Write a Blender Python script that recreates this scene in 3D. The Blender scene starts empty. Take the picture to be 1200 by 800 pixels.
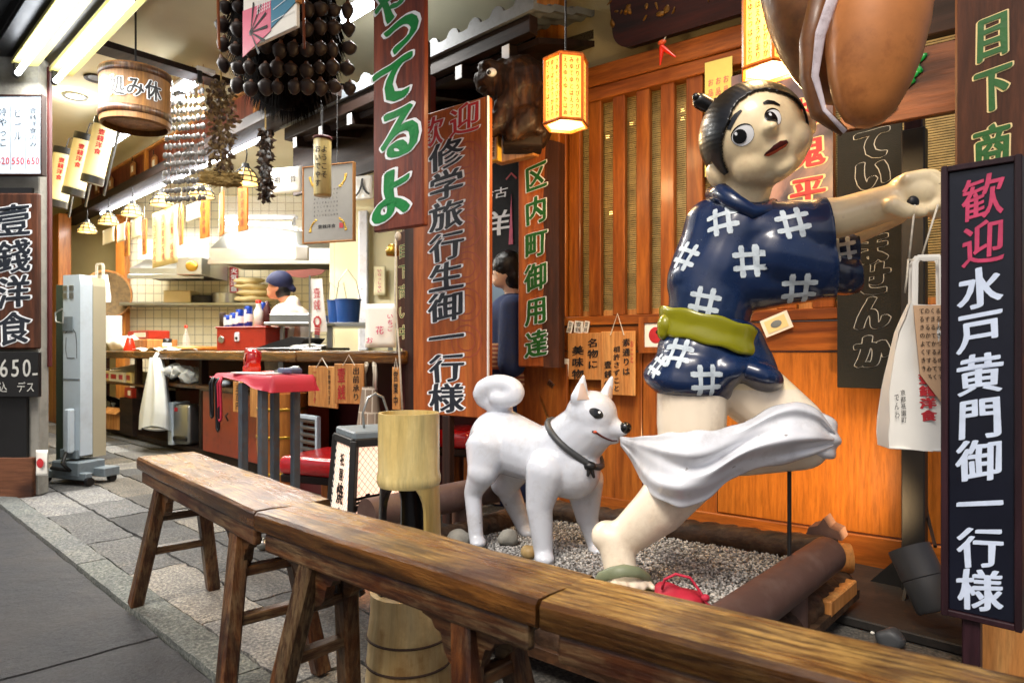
import bpy, bmesh, math, random
from mathutils import Vector, Matrix, noise
from mathutils.bvhtree import BVHTree
random.seed(7)
S = bpy.context.scene
COL = S.collection
R = math.radians
# ------------------------------------------------------------------ camera, sky, sun, exposure
cam_d = bpy.data.cameras.new('camera'); cam = bpy.data.objects.new('camera', cam_d); COL.objects.link(cam)
cam.location = (0, 0, 0.9); cam.rotation_euler = (R(90), 0, 0)
cam_d.sensor_width = 36; cam_d.lens = 24; cam_d.shift_y = 11/1200
cam_d.clip_start = .05; cam_d.clip_end = 500
cam_d.dof.use_dof = True; cam_d.dof.focus_distance = 2.25; cam_d.dof.aperture_fstop = 5.6
S.camera = cam
W = bpy.data.worlds.new('World'); S.world = W; W.use_nodes = True
wn = W.node_tree; bg = wn.nodes['Background']
sky = wn.nodes.new('ShaderNodeTexSky'); sky.sky_type = 'NISHITA'; sky.sun_disc = False
SUN_EL, SUN_AZ = 52, 205          # azimuth measured from +Y clockwise: behind the camera
sky.sun_elevation = R(SUN_EL); sky.sun_rotation = R(SUN_AZ)
sky.air_density = .8; sky.dust_density = 5.0; sky.ozone_density = .5
wn.links.new(sky.outputs[0], bg.inputs[0]); bg.inputs[1].default_value = 0.068
sd = bpy.data.lights.new('sun', 'SUN'); sun = bpy.data.objects.new('sun', sd); COL.objects.link(sun)
sd.energy = 1.35; sd.angle = R(18); sd.color = (1, .95, .87)
_d = Vector((math.sin(R(SUN_AZ))*math.cos(R(SUN_EL)), math.cos(R(SUN_AZ))*math.cos(R(SUN_EL)), math.sin(R(SUN_EL))))
sun.rotation_euler = _d.to_track_quat('Z', 'Y').to_euler()
sun.location = _d*20
S.view_settings.view_transform = 'Standard'; S.view_settings.look = 'None'
S.view_settings.gamma = 1; S.view_settings.use_curve_mapping = False
S.view_settings.exposure = 0.78
S.cycles.use_denoising = True
S.cycles.max_bounces = 8; S.cycles.diffuse_bounces = 4; S.cycles.glossy_bounces = 3; S.cycles.transmission_bounces = 4
S.cycles.sample_clamp_indirect = 6

# ------------------------------------------------------------------ measuring helpers
def P(px, py, Y):
    """world point seen at photograph pixel (px,py) at depth Y"""
    return Vector(((px-600)/800*Y, Y, .9+(411-py)/800*Y))
def G(px, py, z=0):
    return P(px, py, (.9-z)*800/(py-411))
class Frame:
    """upright plane: local x along it, local y into the scene, z up"""
    def __init__(s, o, rot):
        s.o = Vector((o[0], o[1])); s.rot = rot
        a = R(rot); s.U = Vector((math.cos(a), math.sin(a))); s.V = Vector((-math.sin(a), math.cos(a)))
    def loc(s, px, py, v=0):
        a = (px-600)/800
        bx = s.o.x+v*s.V.x; by = s.o.y+v*s.V.y
        u = (a*by-bx)/(s.U.x-a*s.U.y)
        Y = by+u*s.U.y
        return u, .9+(411-py)/800*Y
    def world(s, u, v, z):
        p = s.o+s.U*u+s.V*v
        return Vector((p.x, p.y, z))
KR, AR = -44.1, -37.2
FK = Frame((-1.9, 5.07), KR)            # street line along the kitchen counter
FA = Frame((.413, 3.67), AR)            # wall behind the statues
def fr(px, Y, rot=KR): return Frame(((px-600)/800*Y, Y), rot)

# ------------------------------------------------------------------ tags and objects
def tag(o, label=None, cat=None, group=None, kind=None):
    if label: o['label'] = label
    if cat: o['category'] = cat
    if group: o['group'] = group
    if kind: o['kind'] = kind
    return o
def thing(name, label, cat, loc=(0,0,0), rotz=0, group=None):
    o = bpy.data.objects.new(name, None); COL.objects.link(o)
    o.location = loc; o.rotation_euler = (0, 0, R(rotz)); o.empty_display_size = .05
    return tag(o, label, cat, group)
def dup(o, loc=None, rot=None, label=None, parent=None):
    c = o.copy(); COL.objects.link(c)
    if parent is not None: c.parent = parent
    for ch in list(o.children): dup(ch, parent=c)
    if loc is not None: c.location = loc
    if rot is not None: c.rotation_euler = rot
    if label: c['label'] = label
    return c

class MB:
    def __init__(s): s.bm = bmesh.new()
    def _merge(s, b, M=None):
        if M is not None: bmesh.ops.transform(b, matrix=M, verts=b.verts)
        me = bpy.data.meshes.new('tmp'); b.to_mesh(me); b.free()
        s.bm.from_mesh(me); bpy.data.meshes.remove(me); return s
    def box(s, c, size, rot=None, bev=0, seg=1):
        b = bmesh.new(); bmesh.ops.create_cube(b, size=1)
        bmesh.ops.scale(b, vec=size, verts=b.verts)
        if bev: bmesh.ops.bevel(b, geom=list(b.edges), offset=bev, segments=seg, profile=.5, affect='EDGES')
        M = Matrix.Translation(c)
        if rot is not None: M = M @ (rot if isinstance(rot, Matrix) else rot.to_matrix().to_4x4())
        return s._merge(b, M)
    def bar(s, p0, p1, w, h, bev=0, up=Vector((0,0,1))):
        """square bar from p0 to p1"""
        p0 = Vector(p0); p1 = Vector(p1); d = p1-p0; z = d.normalized()
        x = up.cross(z)
        if x.length < 1e-4: x = Vector((1,0,0))
        x.normalize(); y = z.cross(x)
        M = Matrix((x, y, z)).transposed().to_4x4()
        return s.box((p0+p1)/2, (w, h, d.length), M, bev)
    def tube(s, pts, r, seg=10, caps=True, flat=1):
        pts = [Vector(p) for p in pts]; n = len(pts)
        if not hasattr(r, '__len__'): r = [r]*n
        rings = []; prev = None
        for i, p in enumerate(pts):
            t = (pts[min(i+1, n-1)]-pts[max(i-1, 0)])
            if t.length < 1e-9: t = Vector((0,0,1))
            t.normalize()
            if prev is None:
                a = Vector((0,0,1)) if abs(t.z) < .9 else Vector((1,0,0))
                x = a.cross(t).normalized()
            else:
                x = (prev-t*prev.dot(t)).normalized()
            prev = x; y = t.cross(x)
            rings.append([s.bm.verts.new(p+(x*math.cos(k*2*math.pi/seg)*flat+y*math.sin(k*2*math.pi/seg))*r[i]) for k in range(seg)])
        for a, b in zip(rings, rings[1:]):
            for k in range(seg): s.bm.faces.new((a[k], a[(k+1)%seg], b[(k+1)%seg], b[k]))
        if caps:
            s.bm.faces.new(rings[0][::-1]); s.bm.faces.new(rings[-1])
        return s
    def lathe(s, prof, seg=24, M=None, caps=False):
        b = bmesh.new(); rings = []
        for r, z in prof:
            if r < 1e-5: rings.append([b.verts.new((0,0,z))])
            else: rings.append([b.verts.new((r*math.cos(k*2*math.pi/seg), r*math.sin(k*2*math.pi/seg), z)) for k in range(seg)])
        for a, c in zip(rings, rings[1:]):
            for k in range(seg):
                k2 = (k+1) % seg
                if len(a) == 1 and len(c) == 1: continue
                if len(a) == 1: b.faces.new((a[0], c[k2], c[k]))
                elif len(c) == 1: b.faces.new((a[k], a[k2], c[0]))
                else: b.faces.new((a[k], a[k2], c[k2], c[k]))
        if caps:
            for rg in (rings[0], rings[-1]):
                if len(rg) > 1: b.faces.new(rg)
        bmesh.ops.recalc_face_normals(b, faces=b.faces)
        return s._merge(b, M)
    def ell(s, c, rad, rot=None, seg=20, rings=12):
        b = bmesh.new(); bmesh.ops.create_uvsphere(b, u_segments=seg, v_segments=rings, radius=1)
        if not hasattr(rad, '__len__'): rad = (rad,)*3
        bmesh.ops.scale(b, vec=rad, verts=b.verts)
        M = Matrix.Translation(c)
        if rot is not None: M = M @ (rot if isinstance(rot, Matrix) else rot.to_matrix().to_4x4())
        return s._merge(b, M)
    def cap(s, p0, r0, p1, r1, seg=18):
        """tapered capsule"""
        p0 = Vector(p0); p1 = Vector(p1); d = p1-p0; L = d.length
        if L < 1e-6: return s.ell(p0, r0)
        prof = []
        for i in range(7): a = -math.pi/2+i*math.pi/12; prof.append((r0*math.cos(a), r0*math.sin(a)))
        for i in range(7): a = i*math.pi/12; prof.append((r1*math.cos(a), L+r1*math.sin(a)))
        prof[0] = (0, -r0); prof[-1] = (0, L+r1)
        M = Matrix.Translation(p0) @ d.to_track_quat('Z', 'Y').to_matrix().to_4x4()
        return s.lathe(prof, seg, M)
    def prism(s, poly, y0, y1, M=None):
        """polygon given in (x,z), extruded along y"""
        b = bmesh.new()
        f = [b.verts.new((x, y0, z)) for x, z in poly]; g = [b.verts.new((x, y1, z)) for x, z in poly]
        n = len(poly)
        b.faces.new(f); b.faces.new(g[::-1])
        for i in range(n): b.faces.new((f[i], g[i], g[(i+1)%n], f[(i+1)%n]))
        bmesh.ops.recalc_face_normals(b, faces=b.faces)
        return s._merge(b, M)
    def grid(s, fn, nu, nv, closed=False):
        vs = [[s.bm.verts.new(fn(i/nu, j/nv)) for j in range(nv+1)] for i in range(nu+1)]
        for i in range(nu):
            for j in range(nv): s.bm.faces.new((vs[i][j], vs[i+1][j], vs[i+1][j+1], vs[i][j+1]))
        return s
    def jitter(s, amp, sc, off=0):
        for v in s.bm.verts:
            v.co += noise.noise_vector((v.co+Vector((off, off*2, 0)))*sc)*amp
        return s
    def build(s, name, m, parent=None, smooth=False, loc=None, rotz=0, auto=None):
        me = bpy.data.meshes.new(name); s.bm.to_mesh(me); s.bm.free()
        if m is not None:
            for mm in (m if isinstance(m, (list, tuple)) else [m]): me.materials.append(mm)
        if smooth or auto:
            me.shade_smooth()
            if auto: 
                try: me.set_sharp_from_angle(angle=R(auto))
                except Exception: pass
        o = bpy.data.objects.new(name, me); COL.objects.link(o)
        if parent is not None: o.parent = parent
        if loc is not None: o.location = loc
        o.rotation_euler = (0, 0, R(rotz))
        return o

def remesh(mb, voxel, it=6, fac=.5, fn=None):
    """one continuous skin over overlapping volumes"""
    me = bpy.data.meshes.new('tmp'); mb.bm.to_mesh(me); mb.bm.free()
    o = bpy.data.objects.new('tmp', me); COL.objects.link(o)
    m = o.modifiers.new('r', 'REMESH'); m.mode = 'VOXEL'; m.voxel_size = voxel
    m2 = o.modifiers.new('s', 'SMOOTH'); m2.factor = fac; m2.iterations = it
    dg = bpy.context.evaluated_depsgraph_get(); dg.update()
    me2 = bpy.data.meshes.new_from_object(o.evaluated_get(dg))
    bpy.data.objects.remove(o); bpy.data.meshes.remove(me)
    r = MB(); r.bm.from_mesh(me2); bpy.data.meshes.remove(me2)
    if fn:
        for v in r.bm.verts: v.co = fn(v.co)
    return r
def bvh_of(mb): return BVHTree.FromBMesh(mb.bm)

# ------------------------------------------------------------------ materials
def lin(h):
    if isinstance(h, str):
        h = h.lstrip('#'); v = [int(h[i:i+2], 16)/255 for i in (0, 2, 4)]
        return tuple(c/12.92 if c <= .04045 else ((c+.055)/1.055)**2.4 for c in v)
    return tuple(h)
def newmat(name):
    m = bpy.data.materials.new(name); m.use_nodes = True
    nt = m.node_tree; return m, nt, nt.nodes['Principled BSDF']
def N(nt, typ, **kw):
    n = nt.nodes.new(typ)
    for k, v in kw.items():
        if k.startswith('i_'): n.inputs[k[2:].replace('_', ' ')].default_value = v
        else: setattr(n, k, v)
    return n
def L(nt, a, b): nt.links.new(a, b)
def coords(nt, scale=(1,1,1), rnd=True):
    tc = N(nt, 'ShaderNodeTexCoord'); mp = N(nt, 'ShaderNodeMapping')
    mp.inputs['Scale'].default_value = scale
    if rnd:
        oi = N(nt, 'ShaderNodeObjectInfo'); mul = N(nt, 'ShaderNodeMath', operation='MULTIPLY'); mul.inputs[1].default_value = 9.7
        L(nt, oi.outputs['Random'], mul.inputs[0])
        ad = N(nt, 'ShaderNodeVectorMath', operation='ADD'); L(nt, tc.outputs['Object'], ad.inputs[0]); L(nt, mul.outputs[0], ad.inputs[1])
        L(nt, ad.outputs[0], mp.inputs['Vector'])
    else: L(nt, tc.outputs['Object'], mp.inputs['Vector'])
    return mp.outputs[0]
def ramp(nt, fac, stops):
    r = N(nt, 'ShaderNodeValToRGB'); e = r.color_ramp.elements
    while len(e) < len(stops): e.new(.5)
    for el, (p, c) in zip(e, stops): el.position = p; el.color = (*lin(c), 1)
    L(nt, fac, r.inputs[0]); return r.outputs[0]
def mixc(nt, fac, a, b, mode='MIX'):
    m = N(nt, 'ShaderNodeMix', data_type='RGBA', blend_type=mode)
    for sock, v in ((m.inputs[0], fac), (m.inputs[6], a), (m.inputs[7], b)):
        if hasattr(v, 'is_output'): L(nt, v, sock)
        elif isinstance(v, (int, float)): sock.default_value = v
        else: sock.default_value = (*lin(v), 1)
    return m.outputs[2]
def bumpn(nt, bs, h, strength, dist=.01):
    b = N(nt, 'ShaderNodeBump'); b.inputs['Strength'].default_value = strength; b.inputs['Distance'].default_value = dist
    L(nt, h, b.inputs['Height']); L(nt, b.outputs[0], bs.inputs['Normal'])
def mat(name, c, rough=.5, var=.12, scale=5, bump=.15, bscale=60, metal=0, coat=0, dirt=None, dirt_amt=.5, bdist=.004, chip=None, chip_at=.69):
    m, nt, bs = newmat(name); c = lin(c)
    co = coords(nt)
    n = N(nt, 'ShaderNodeTexNoise', i_Scale=scale, i_Detail=6, i_Roughness=.6); L(nt, co, n.inputs['Vector'])
    col = ramp(nt, n.outputs[0], [(.3, tuple(x*(1-var) for x in c)), (.7, tuple(min(1, x*(1+var)) for x in c))])
    if dirt:
        n3 = N(nt, 'ShaderNodeTexNoise', i_Scale=scale*2.3, i_Detail=8, i_Roughness=.7); L(nt, co, n3.inputs['Vector'])
        f = ramp(nt, n3.outputs[0], [(.5, (0,0,0)), (.72, (dirt_amt,)*3)])
        col = mixc(nt, f, col, dirt)
    if chip:   # small flakes of missing paint
        n4 = N(nt, 'ShaderNodeTexNoise', i_Scale=26, i_Detail=5, i_Roughness=.62); L(nt, co, n4.inputs['Vector'])
        col = mixc(nt, ramp(nt, n4.outputs[0], [(chip_at, (0,0,0)), (chip_at+.02, (.85,)*3)]), col, chip)
    L(nt, col, bs.inputs['Base Color'])
    n2 = N(nt, 'ShaderNodeTexNoise', i_Scale=bscale, i_Detail=4); L(nt, co, n2.inputs['Vector'])
    rr = N(nt, 'ShaderNodeMapRange'); rr.inputs[3].default_value = rough*.8; rr.inputs[4].default_value = min(1, rough*1.2)
    L(nt, n.outputs[0], rr.inputs[0]); L(nt, rr.outputs[0], bs.inputs['Roughness'])
    if bump: bumpn(nt, bs, n2.outputs[0], bump, bdist)
    bs.inputs['Metallic'].default_value = metal
    bs.inputs['Coat Weight'].default_value = coat; bs.inputs['Coat Roughness'].default_value = .12
    return m
def wood(name, c1, c2, axis='z', scale=1, rough=.45, coat=0, bump=.25, c3=None, wear=None, wear_amt=.5, figure=False, topwear=False):
    """grain runs along the given local axis"""
    m, nt, bs = newmat(name)
    sc = {'x': (.55, 6, 6), 'y': (6, .55, 6), 'z': (6, 6, .55)}[axis]
    co = coords(nt, tuple(x*scale for x in sc))
    n = N(nt, 'ShaderNodeTexNoise', i_Scale=1.6, i_Detail=7, i_Roughness=.62, i_Distortion=1.1); L(nt, co, n.inputs['Vector'])
    if figure:
        w = N(nt, 'ShaderNodeTexWave', wave_type='BANDS', bands_direction='X', i_Scale=.55, i_Distortion=9, i_Detail=3, i_Detail_Scale=.9); L(nt, co, w.inputs['Vector'])
        mx = N(nt, 'ShaderNodeMix'); mx.inputs[0].default_value = .45; L(nt, n.outputs[0], mx.inputs[2]); L(nt, w.outputs['Fac'], mx.inputs[3])
        fac = mx.outputs[0]
    else: fac = n.outputs[0]
    a, b = lin(c1), lin(c2); mid = lin(c3) if c3 else tuple((x+y)/2 for x, y in zip(a, b))
    col = ramp(nt, fac, [(.3, a), (.5, mid), (.68, b)])
    f2 = N(nt, 'ShaderNodeTexNoise', i_Scale=9, i_Detail=5, i_Roughness=.7); L(nt, co, f2.inputs['Vector'])
    fine = ramp(nt, f2.outputs[0], [(.35, (.55,)*3), (.6, (1.0,)*3)])
    col = mixc(nt, .8, col, fine, 'MULTIPLY')
    gi = N(nt, 'ShaderNodeNewGeometry'); col = mixc(nt, 1.0, col, ramp(nt, gi.outputs['Random Per Island'], [(0, (.66,.62,.6)), (.5, (1,1,1)), (1, (1.18,1.14,1.05))]), 'MULTIPLY')
    if wear:
        co2 = coords(nt, (2.2,)*3); n4 = N(nt, 'ShaderNodeTexNoise', i_Scale=2.4, i_Detail=9, i_Roughness=.68); L(nt, co2, n4.inputs['Vector'])
        f = ramp(nt, n4.outputs[0], [(.40, (0,0,0)), (.62, (wear_amt,)*3)])
        # rubbed lighter along the grain, only on the faces people sit on
        fg = ramp(nt, f2.outputs[0], [(.42, (.15,)*3), (.58, (1.,)*3)]); f = mixc(nt, 1.0, f, fg, 'MULTIPLY')
        if topwear:
            ge = N(nt, 'ShaderNodeNewGeometry'); sz = N(nt, 'ShaderNodeSeparateXYZ'); L(nt, ge.outputs['True Normal'], sz.inputs[0])
            tw = ramp(nt, sz.outputs[2], [(.75, (.12,)*3), (.95, (1.,)*3)]); f = mixc(nt, 1.0, f, tw, 'MULTIPLY')
        col = mixc(nt, f, col, wear)
    L(nt, col, bs.inputs['Base Color'])
    rr = N(nt, 'ShaderNodeMapRange'); rr.inputs[3].default_value = rough*1.25; rr.inputs[4].default_value = rough*.75
    L(nt, fac, rr.inputs[0]); L(nt, rr.outputs[0], bs.inputs['Roughness'])
    bumpn(nt, bs, f2.outputs[0], bump, .004)
    bs.inputs['Specular IOR Level'].default_value = .3
    bs.inputs['Coat Weight'].default_value = coat; bs.inputs['Coat Roughness'].default_value = .15
    return m
def emit(name, c, strength, base=None):
    m, nt, bs = newmat(name); c = lin(c)
    bs.inputs['Base Color'].default_value = (*(lin(base) if base else c), 1)
    bs.inputs['Emission Color'].default_value = (*c, 1); bs.inputs['Emission Strength'].default_value = strength
    return m
def tile_mat(name, c1, c2, mortar, w, h, mort=.03, rough=.25, off=0):
    m, nt, bs = newmat(name)
    tc = N(nt, 'ShaderNodeTexCoord'); sx = N(nt, 'ShaderNodeSeparateXYZ'); L(nt, tc.outputs['Object'], sx.inputs[0])
    ad = N(nt, 'ShaderNodeMath', operation='ADD'); L(nt, sx.outputs[0], ad.inputs[0]); L(nt, sx.outputs[1], ad.inputs[1])
    cb = N(nt, 'ShaderNodeCombineXYZ'); L(nt, ad.outputs[0], cb.inputs[0]); L(nt, sx.outputs[2], cb.inputs[1])
    b = N(nt, 'ShaderNodeTexBrick'); b.offset = off
    b.inputs['Scale'].default_value = 1; b.inputs['Brick Width'].default_value = w; b.inputs['Row Height'].default_value = h
    b.inputs['Mortar Size'].default_value = mort*w; b.inputs['Mortar Smooth'].default_value = .2
    b.inputs['Color1'].default_value = (*lin(c1), 1); b.inputs['Color2'].default_value = (*lin(c2), 1); b.inputs['Mortar'].default_value = (*lin(mortar), 1)
    L(nt, cb.outputs[0], b.inputs['Vector'])
    n = N(nt, 'ShaderNodeTexNoise', i_Scale=2, i_Detail=5); L(nt, tc.outputs['Object'], n.inputs['Vector'])
    col = mixc(nt, .5, b.outputs['Color'], ramp(nt, n.outputs[0], [(.3, (.75, .72, .6)), (.7, (1, 1, 1))]), 'MULTIPLY')
    L(nt, col, bs.inputs['Base Color']); bs.inputs['Roughness'].default_value = rough
    inv = N(nt, 'ShaderNodeMath', operation='SUBTRACT'); inv.inputs[0].default_value = 1; L(nt, b.outputs['Fac'], inv.inputs[1])
    bumpn(nt, bs, inv.outputs[0], .5, .003)
    return m
def attr_stone(name, rough=.8, speck=.35, bump=.5, rust=False):
    """stone whose slab-to-slab tone sits in the colour attribute"""
    m, nt, bs = newmat(name)
    at = N(nt, 'ShaderNodeAttribute', attribute_name='tone')
    tc = N(nt, 'ShaderNodeTexCoord')
    n = N(nt, 'ShaderNodeTexNoise', i_Scale=6, i_Detail=10, i_Roughness=.75); L(nt, tc.outputs['Object'], n.inputs['Vector'])
    n2 = N(nt, 'ShaderNodeTexNoise', i_Scale=85, i_Detail=4, i_Roughness=.85); L(nt, tc.outputs['Object'], n2.inputs['Vector'])
    c = mixc(nt, .8, at.outputs['Color'], ramp(nt, n.outputs[0], [(.3, (.6,.62,.66)), (.55, (1,1,1)), (.75, (1.25,1.15,1.0))]), 'MULTIPLY')
    c = mixc(nt, speck, c, ramp(nt, n2.outputs[0], [(.36, (.12,)*3), (.5, (.85,)*3), (.63, (2.3,2.2,2.05))]), 'MULTIPLY')
    n5 = N(nt, 'ShaderNodeTexNoise', i_Scale=1.7, i_Detail=8, i_Roughness=.65, i_Distortion=.6); L(nt, tc.outputs['Object'], n5.inputs['Vector'])
    if rust: c = mixc(nt, ramp(nt, n5.outputs[0], [(.46, (0,0,0)), (.68, (.45,)*3)]), c, '#57504a')
    else: c = mixc(nt, .75, c, ramp(nt, n5.outputs[0], [(.3, (.5,.5,.52)), (.5, (1,1,1)), (.7, (1.2,1.15,1.05))]), 'MULTIPLY')
    L(nt, c, bs.inputs['Base Color'])
    rr = N(nt, 'ShaderNodeMapRange'); rr.inputs[3].default_value = rough*.75; rr.inputs[4].default_value = min(1, rough*1.15); L(nt, n.outputs[0], rr.inputs[0]); L(nt, rr.outputs[0], bs.inputs['Roughness'])
    ad = N(nt, 'ShaderNodeMath', operation='MULTIPLY_ADD'); ad.inputs[1].default_value = 3; L(nt, n.outputs[0], ad.inputs[0]); L(nt, n2.outputs[0], ad.inputs[2])
    if rust:
        n6 = N(nt, 'ShaderNodeTexVoronoi', i_Scale=2.6, feature='DISTANCE_TO_EDGE'); dn = mixc(nt, .22, tc.outputs['Object'], n.outputs['Color'], 'ADD'); L(nt, dn, n6.inputs['Vector'])
        st = N(nt, 'ShaderNodeMath', operation='MULTIPLY_ADD'); st.inputs[1].default_value = 3; L(nt, n5.outputs[0], st.inputs[0]); L(nt, ad.outputs[0], st.inputs[2])
        ck = ramp(nt, n6.outputs['Distance'], [(0, (0,0,0)), (.012, (1,1,1))]); bumpn(nt, bs, st.outputs[0], bump, .014)
    else: bumpn(nt, bs, ad.outputs[0], bump, .006)
    return m
def glass(name, c=(1,1,1), rough=.02, alpha=.18):
    m, nt, bs = newmat(name)
    bs.inputs['Base Color'].default_value = (*lin(c), 1); bs.inputs['Roughness'].default_value = rough
    bs.inputs['Alpha'].default_value = alpha; bs.inputs['Specular IOR Level'].default_value = .8
    return m

M = {}
M['white_paint'] = mat('white_paint', '#e0e2e7', .24, .05, 4, .05, 30, coat=.3, dirt='#8f8a84', dirt_amt=.45, chip='#86827c', chip_at=.70)
M['dog_paint'] = mat('dog_paint', '#cdd2db', .24, .04, 5, .16, 24, coat=.35, chip='#7f7d7b', chip_at=.70, dirt='#9d9a98', dirt_amt=.45, bdist=.006)
M['skin_paint'] = mat('skin_paint', '#fbe4b8', .3, .06, 4, .05, 30, coat=.3, dirt='#c09468', dirt_amt=.45, chip='#b59a78', chip_at=.70)
M['leg_paint'] = mat('leg_paint', '#f4e4cb', .3, .05, 4, .06, 30, coat=.25, dirt='#a98c6c', dirt_amt=.45, chip='#9b8468', chip_at=.69)
M['navy_paint'] = mat('navy_paint', '#0b2348', .27, .22, 5, .12, 24, coat=.35, dirt='#2a3a55', dirt_amt=.4, chip='#aeb6bf', chip_at=.71)
M['pattern_paint'] = mat('pattern_paint', '#c9d4da', .35, .06, 20, .1, 60, dirt='#5d6b80', dirt_amt=.5)
M['obi_paint'] = mat('obi_paint', '#8d8a10', .25, .12, 5, .1, 30, coat=.4)
M['black_gloss'] = mat('black_gloss', '#0a0a0b', .24, .2, 6, .15, 70, coat=.4)
M['black_paint'] = mat('black_paint', '#101011', .4, .2, 6, .1, 50)
M['eye_white'] = mat('eye_white', '#f1f3f4', .2, .02, 5, 0)
M['lip'] = mat('lip', '#c4502c', .3, .1, 10, .05)
M['mouth_dark'] = mat('mouth_dark', '#4d110d', .4, .1, 10, .05)
M['sandal'] = mat('sandal', '#7c8364', .5, .15, 8, .2, 60)
M['bench_top'] = wood('bench_top', '#1e0f07', '#8d5a26', 'x', 1.7, .28, .18, .9, '#523010', wear='#c39a54', wear_amt=.9, topwear=True)
M['bench_leg'] = wood('bench_leg', '#150803', '#6e3f1a', 'z', 1.8, .42, .1, .7, '#3d1d0a', wear='#85704f', wear_amt=.5)
M['bench_rail'] = wood('bench_rail', '#150803', '#6e3f1a', 'x', 1.8, .42, .1, .7, '#3d1d0a', wear='#85704f', wear_amt=.5)
M['bench_cross'] = wood('bench_cross', '#150803', '#6e3f1a', 'y', 1.8, .42, .1, .7, '#3d1d0a', wear='#85704f', wear_amt=.5)
M['cedar'] = wood('cedar', '#6d350f', '#b26a28', 'z', 1, .42, .12, .25, '#95511b')
M['cedar_h'] = wood('cedar_h', '#6a330f', '#b06827', 'x', 1, .42, .12, .25, '#914f1a')
M['plywood'] = wood('plywood', '#a5602055'[:7], '#aa6423', 'z', 1.6, .36, .15, .1, '#a05c1e', figure=True)
M['redwood'] = wood('redwood', '#4a1c10', '#8a4026', 'z', 1.2, .5, .1, .3, '#6d2d18')
M['signwood'] = wood('signwood', '#7f3d15', '#bd6c30', 'z', .9, .55, .05, .25, '#a25323')
M['oldwood'] = wood('oldwood', '#2a140b', '#6b3c24', 'z', 1, .65, .0, .5, '#4c2a19')
M['oldwood_h'] = wood('oldwood_h', '#20100a', '#6e4630', 'x', 1, .6, .05, .5, '#402417', figure=True)
M['darkwood'] = wood('darkwood', '#0d0603', '#2b160b', 'x', 1, .7, 0, .3)
M['darkwood_z'] = wood('darkwood_z', '#130905', '#40241a', 'z', 1, .65, 0, .3)
M['carving'] = wood('carving', '#120804', '#5d3814', 'z', 1.6, .6, .03, .6, '#321b0a')
M['palewood'] = wood('palewood', '#a86a31', '#d39c5c', 'z', 1.3, .5, 0, .2, '#c1854a')
M['strip_wood'] = wood('strip_wood', '#a85a17', '#dc9440', 'z', 1.3, .5, 0, .2)
M['postwood'] = wood('postwood', '#a4561a', '#d38b3e', 'z', .9, .4, .15, .2)
M['bamboo'] = wood('bamboo', '#c9b06a', '#ecdca6', 'z', .8, .34, .2, .1, '#dcc888', wear='#a98a4c', wear_amt=.5)
M['bamboo_old'] = wood('bamboo_old', '#b8975c', '#e8d2a0', 'z', .7, .45, .05, .25, '#d3b985', wear='#7d5524', wear_amt=.75)
M['tubwood'] = wood('tubwood', '#64431f', '#94683a', 'z', 1.3, .5, 0, .25)
M['stucco'] = mat('stucco', '#a59c78', .9, .12, 3, .6, 160, bdist=.006)
M['ceiling'] = mat('ceiling', '#bdb496', .9, .08, 2, .3, 120)
M['olive_wall'] = mat('olive_wall', '#ab9b68', .85, .1, 2, .2, 100)
M['cream_wall'] = mat('cream_wall', '#e6dcb2', .6, .06, 2, .1, 100)
M['concrete'] = mat('concrete', '#84827a', .85, .15, 5, .5, 90, dirt='#4d4a44')
M['tile'] = tile_mat('tile', '#f0e9cd', '#e9e0c0', '#98927c', .105, .105, .035, .2)
M['steel'] = mat('steel', '#a9aaa5', .3, .1, 4, .05, 60, metal=.9)
M['grey_steel'] = mat('grey_steel', '#59636c', .45, .25, 9, .15, 60, metal=.5, dirt='#6b4a33', dirt_amt=.6)
M['dark_metal'] = mat('dark_metal', '#141210', .55, .2, 8, .15, 60)
M['brass'] = mat('brass', '#b08a35', .35, .15, 8, .1, 60, metal=.9)
M['grey_paint'] = mat('grey_paint', '#6f7a80', .45, .1, 6, .1, 60, dirt='#4a4a46')
M['pale_cabinet'] = mat('pale_cabinet', '#bcc8d0', .4, .05, 3, .05, 60, dirt='#8d8f8c', dirt_amt=.3)
M['beige_side'] = mat('beige_side', '#a79f86', .5, .05, 3, .05)
M['dark_green'] = mat('dark_green', '#12292a', .6, .15, 4, .1)
M['paper'] = mat('paper', '#e4e1d8', .8, .04, 6, .15, 40)
M['cream_paper'] = mat('cream_paper', '#e3cf98', .8, .06, 6, .15, 40)
M['plastic_bag'] = mat('plastic_bag', '#d3d6d4', .4, .06, 6, .3, 40)
M['red_cloth'] = mat('red_cloth', '#b51f35', .65, .12, 6, .2, 200)
M['red_vinyl'] = mat('red_vinyl', '#b5161a', .22, .15, 6, .35, 14, coat=.6, bdist=.02)
M['red_box'] = mat('red_box', '#a02a17', .4, .12, 5, .1, 40, dirt='#5d1a10')
M['red_cabinet'] = mat('red_cabinet', '#8e3212', .4, .15, 4, .1, 40, coat=.2, dirt='#4a1708', dirt_amt=.6)
M['red_plastic'] = mat('red_plastic', '#cc2a14', .25, .1, 5, .03)
M['dark_red'] = mat('dark_red', '#4a0d0b', .6, .2, 4, .1)
M['pink_cord'] = mat('pink_cord', '#c0243f', .7, .2, 40, .4, 200)
M['blue_can'] = mat('blue_can', '#1c3f9c', .3, .2, 30, .03, metal=.4)
M['blue_plastic'] = mat('blue_plastic', '#123f7c', .35, .1, 5, .05)
M['navy_cloth'] = mat('navy_cloth', '#14264f', .85, .2, 20, .4, 300)
M['noren'] = mat('noren', '#0b0c12', .9, .2, 10, .4, 300)
M['black_cloth'] = mat('black_cloth', '#15150f', .9, .25, 12, .4, 260)
M['pipe'] = mat('pipe', '#513b34', .5, .12, 6, .06, 60, dirt='#7d6a60', dirt_amt=.3)
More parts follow.
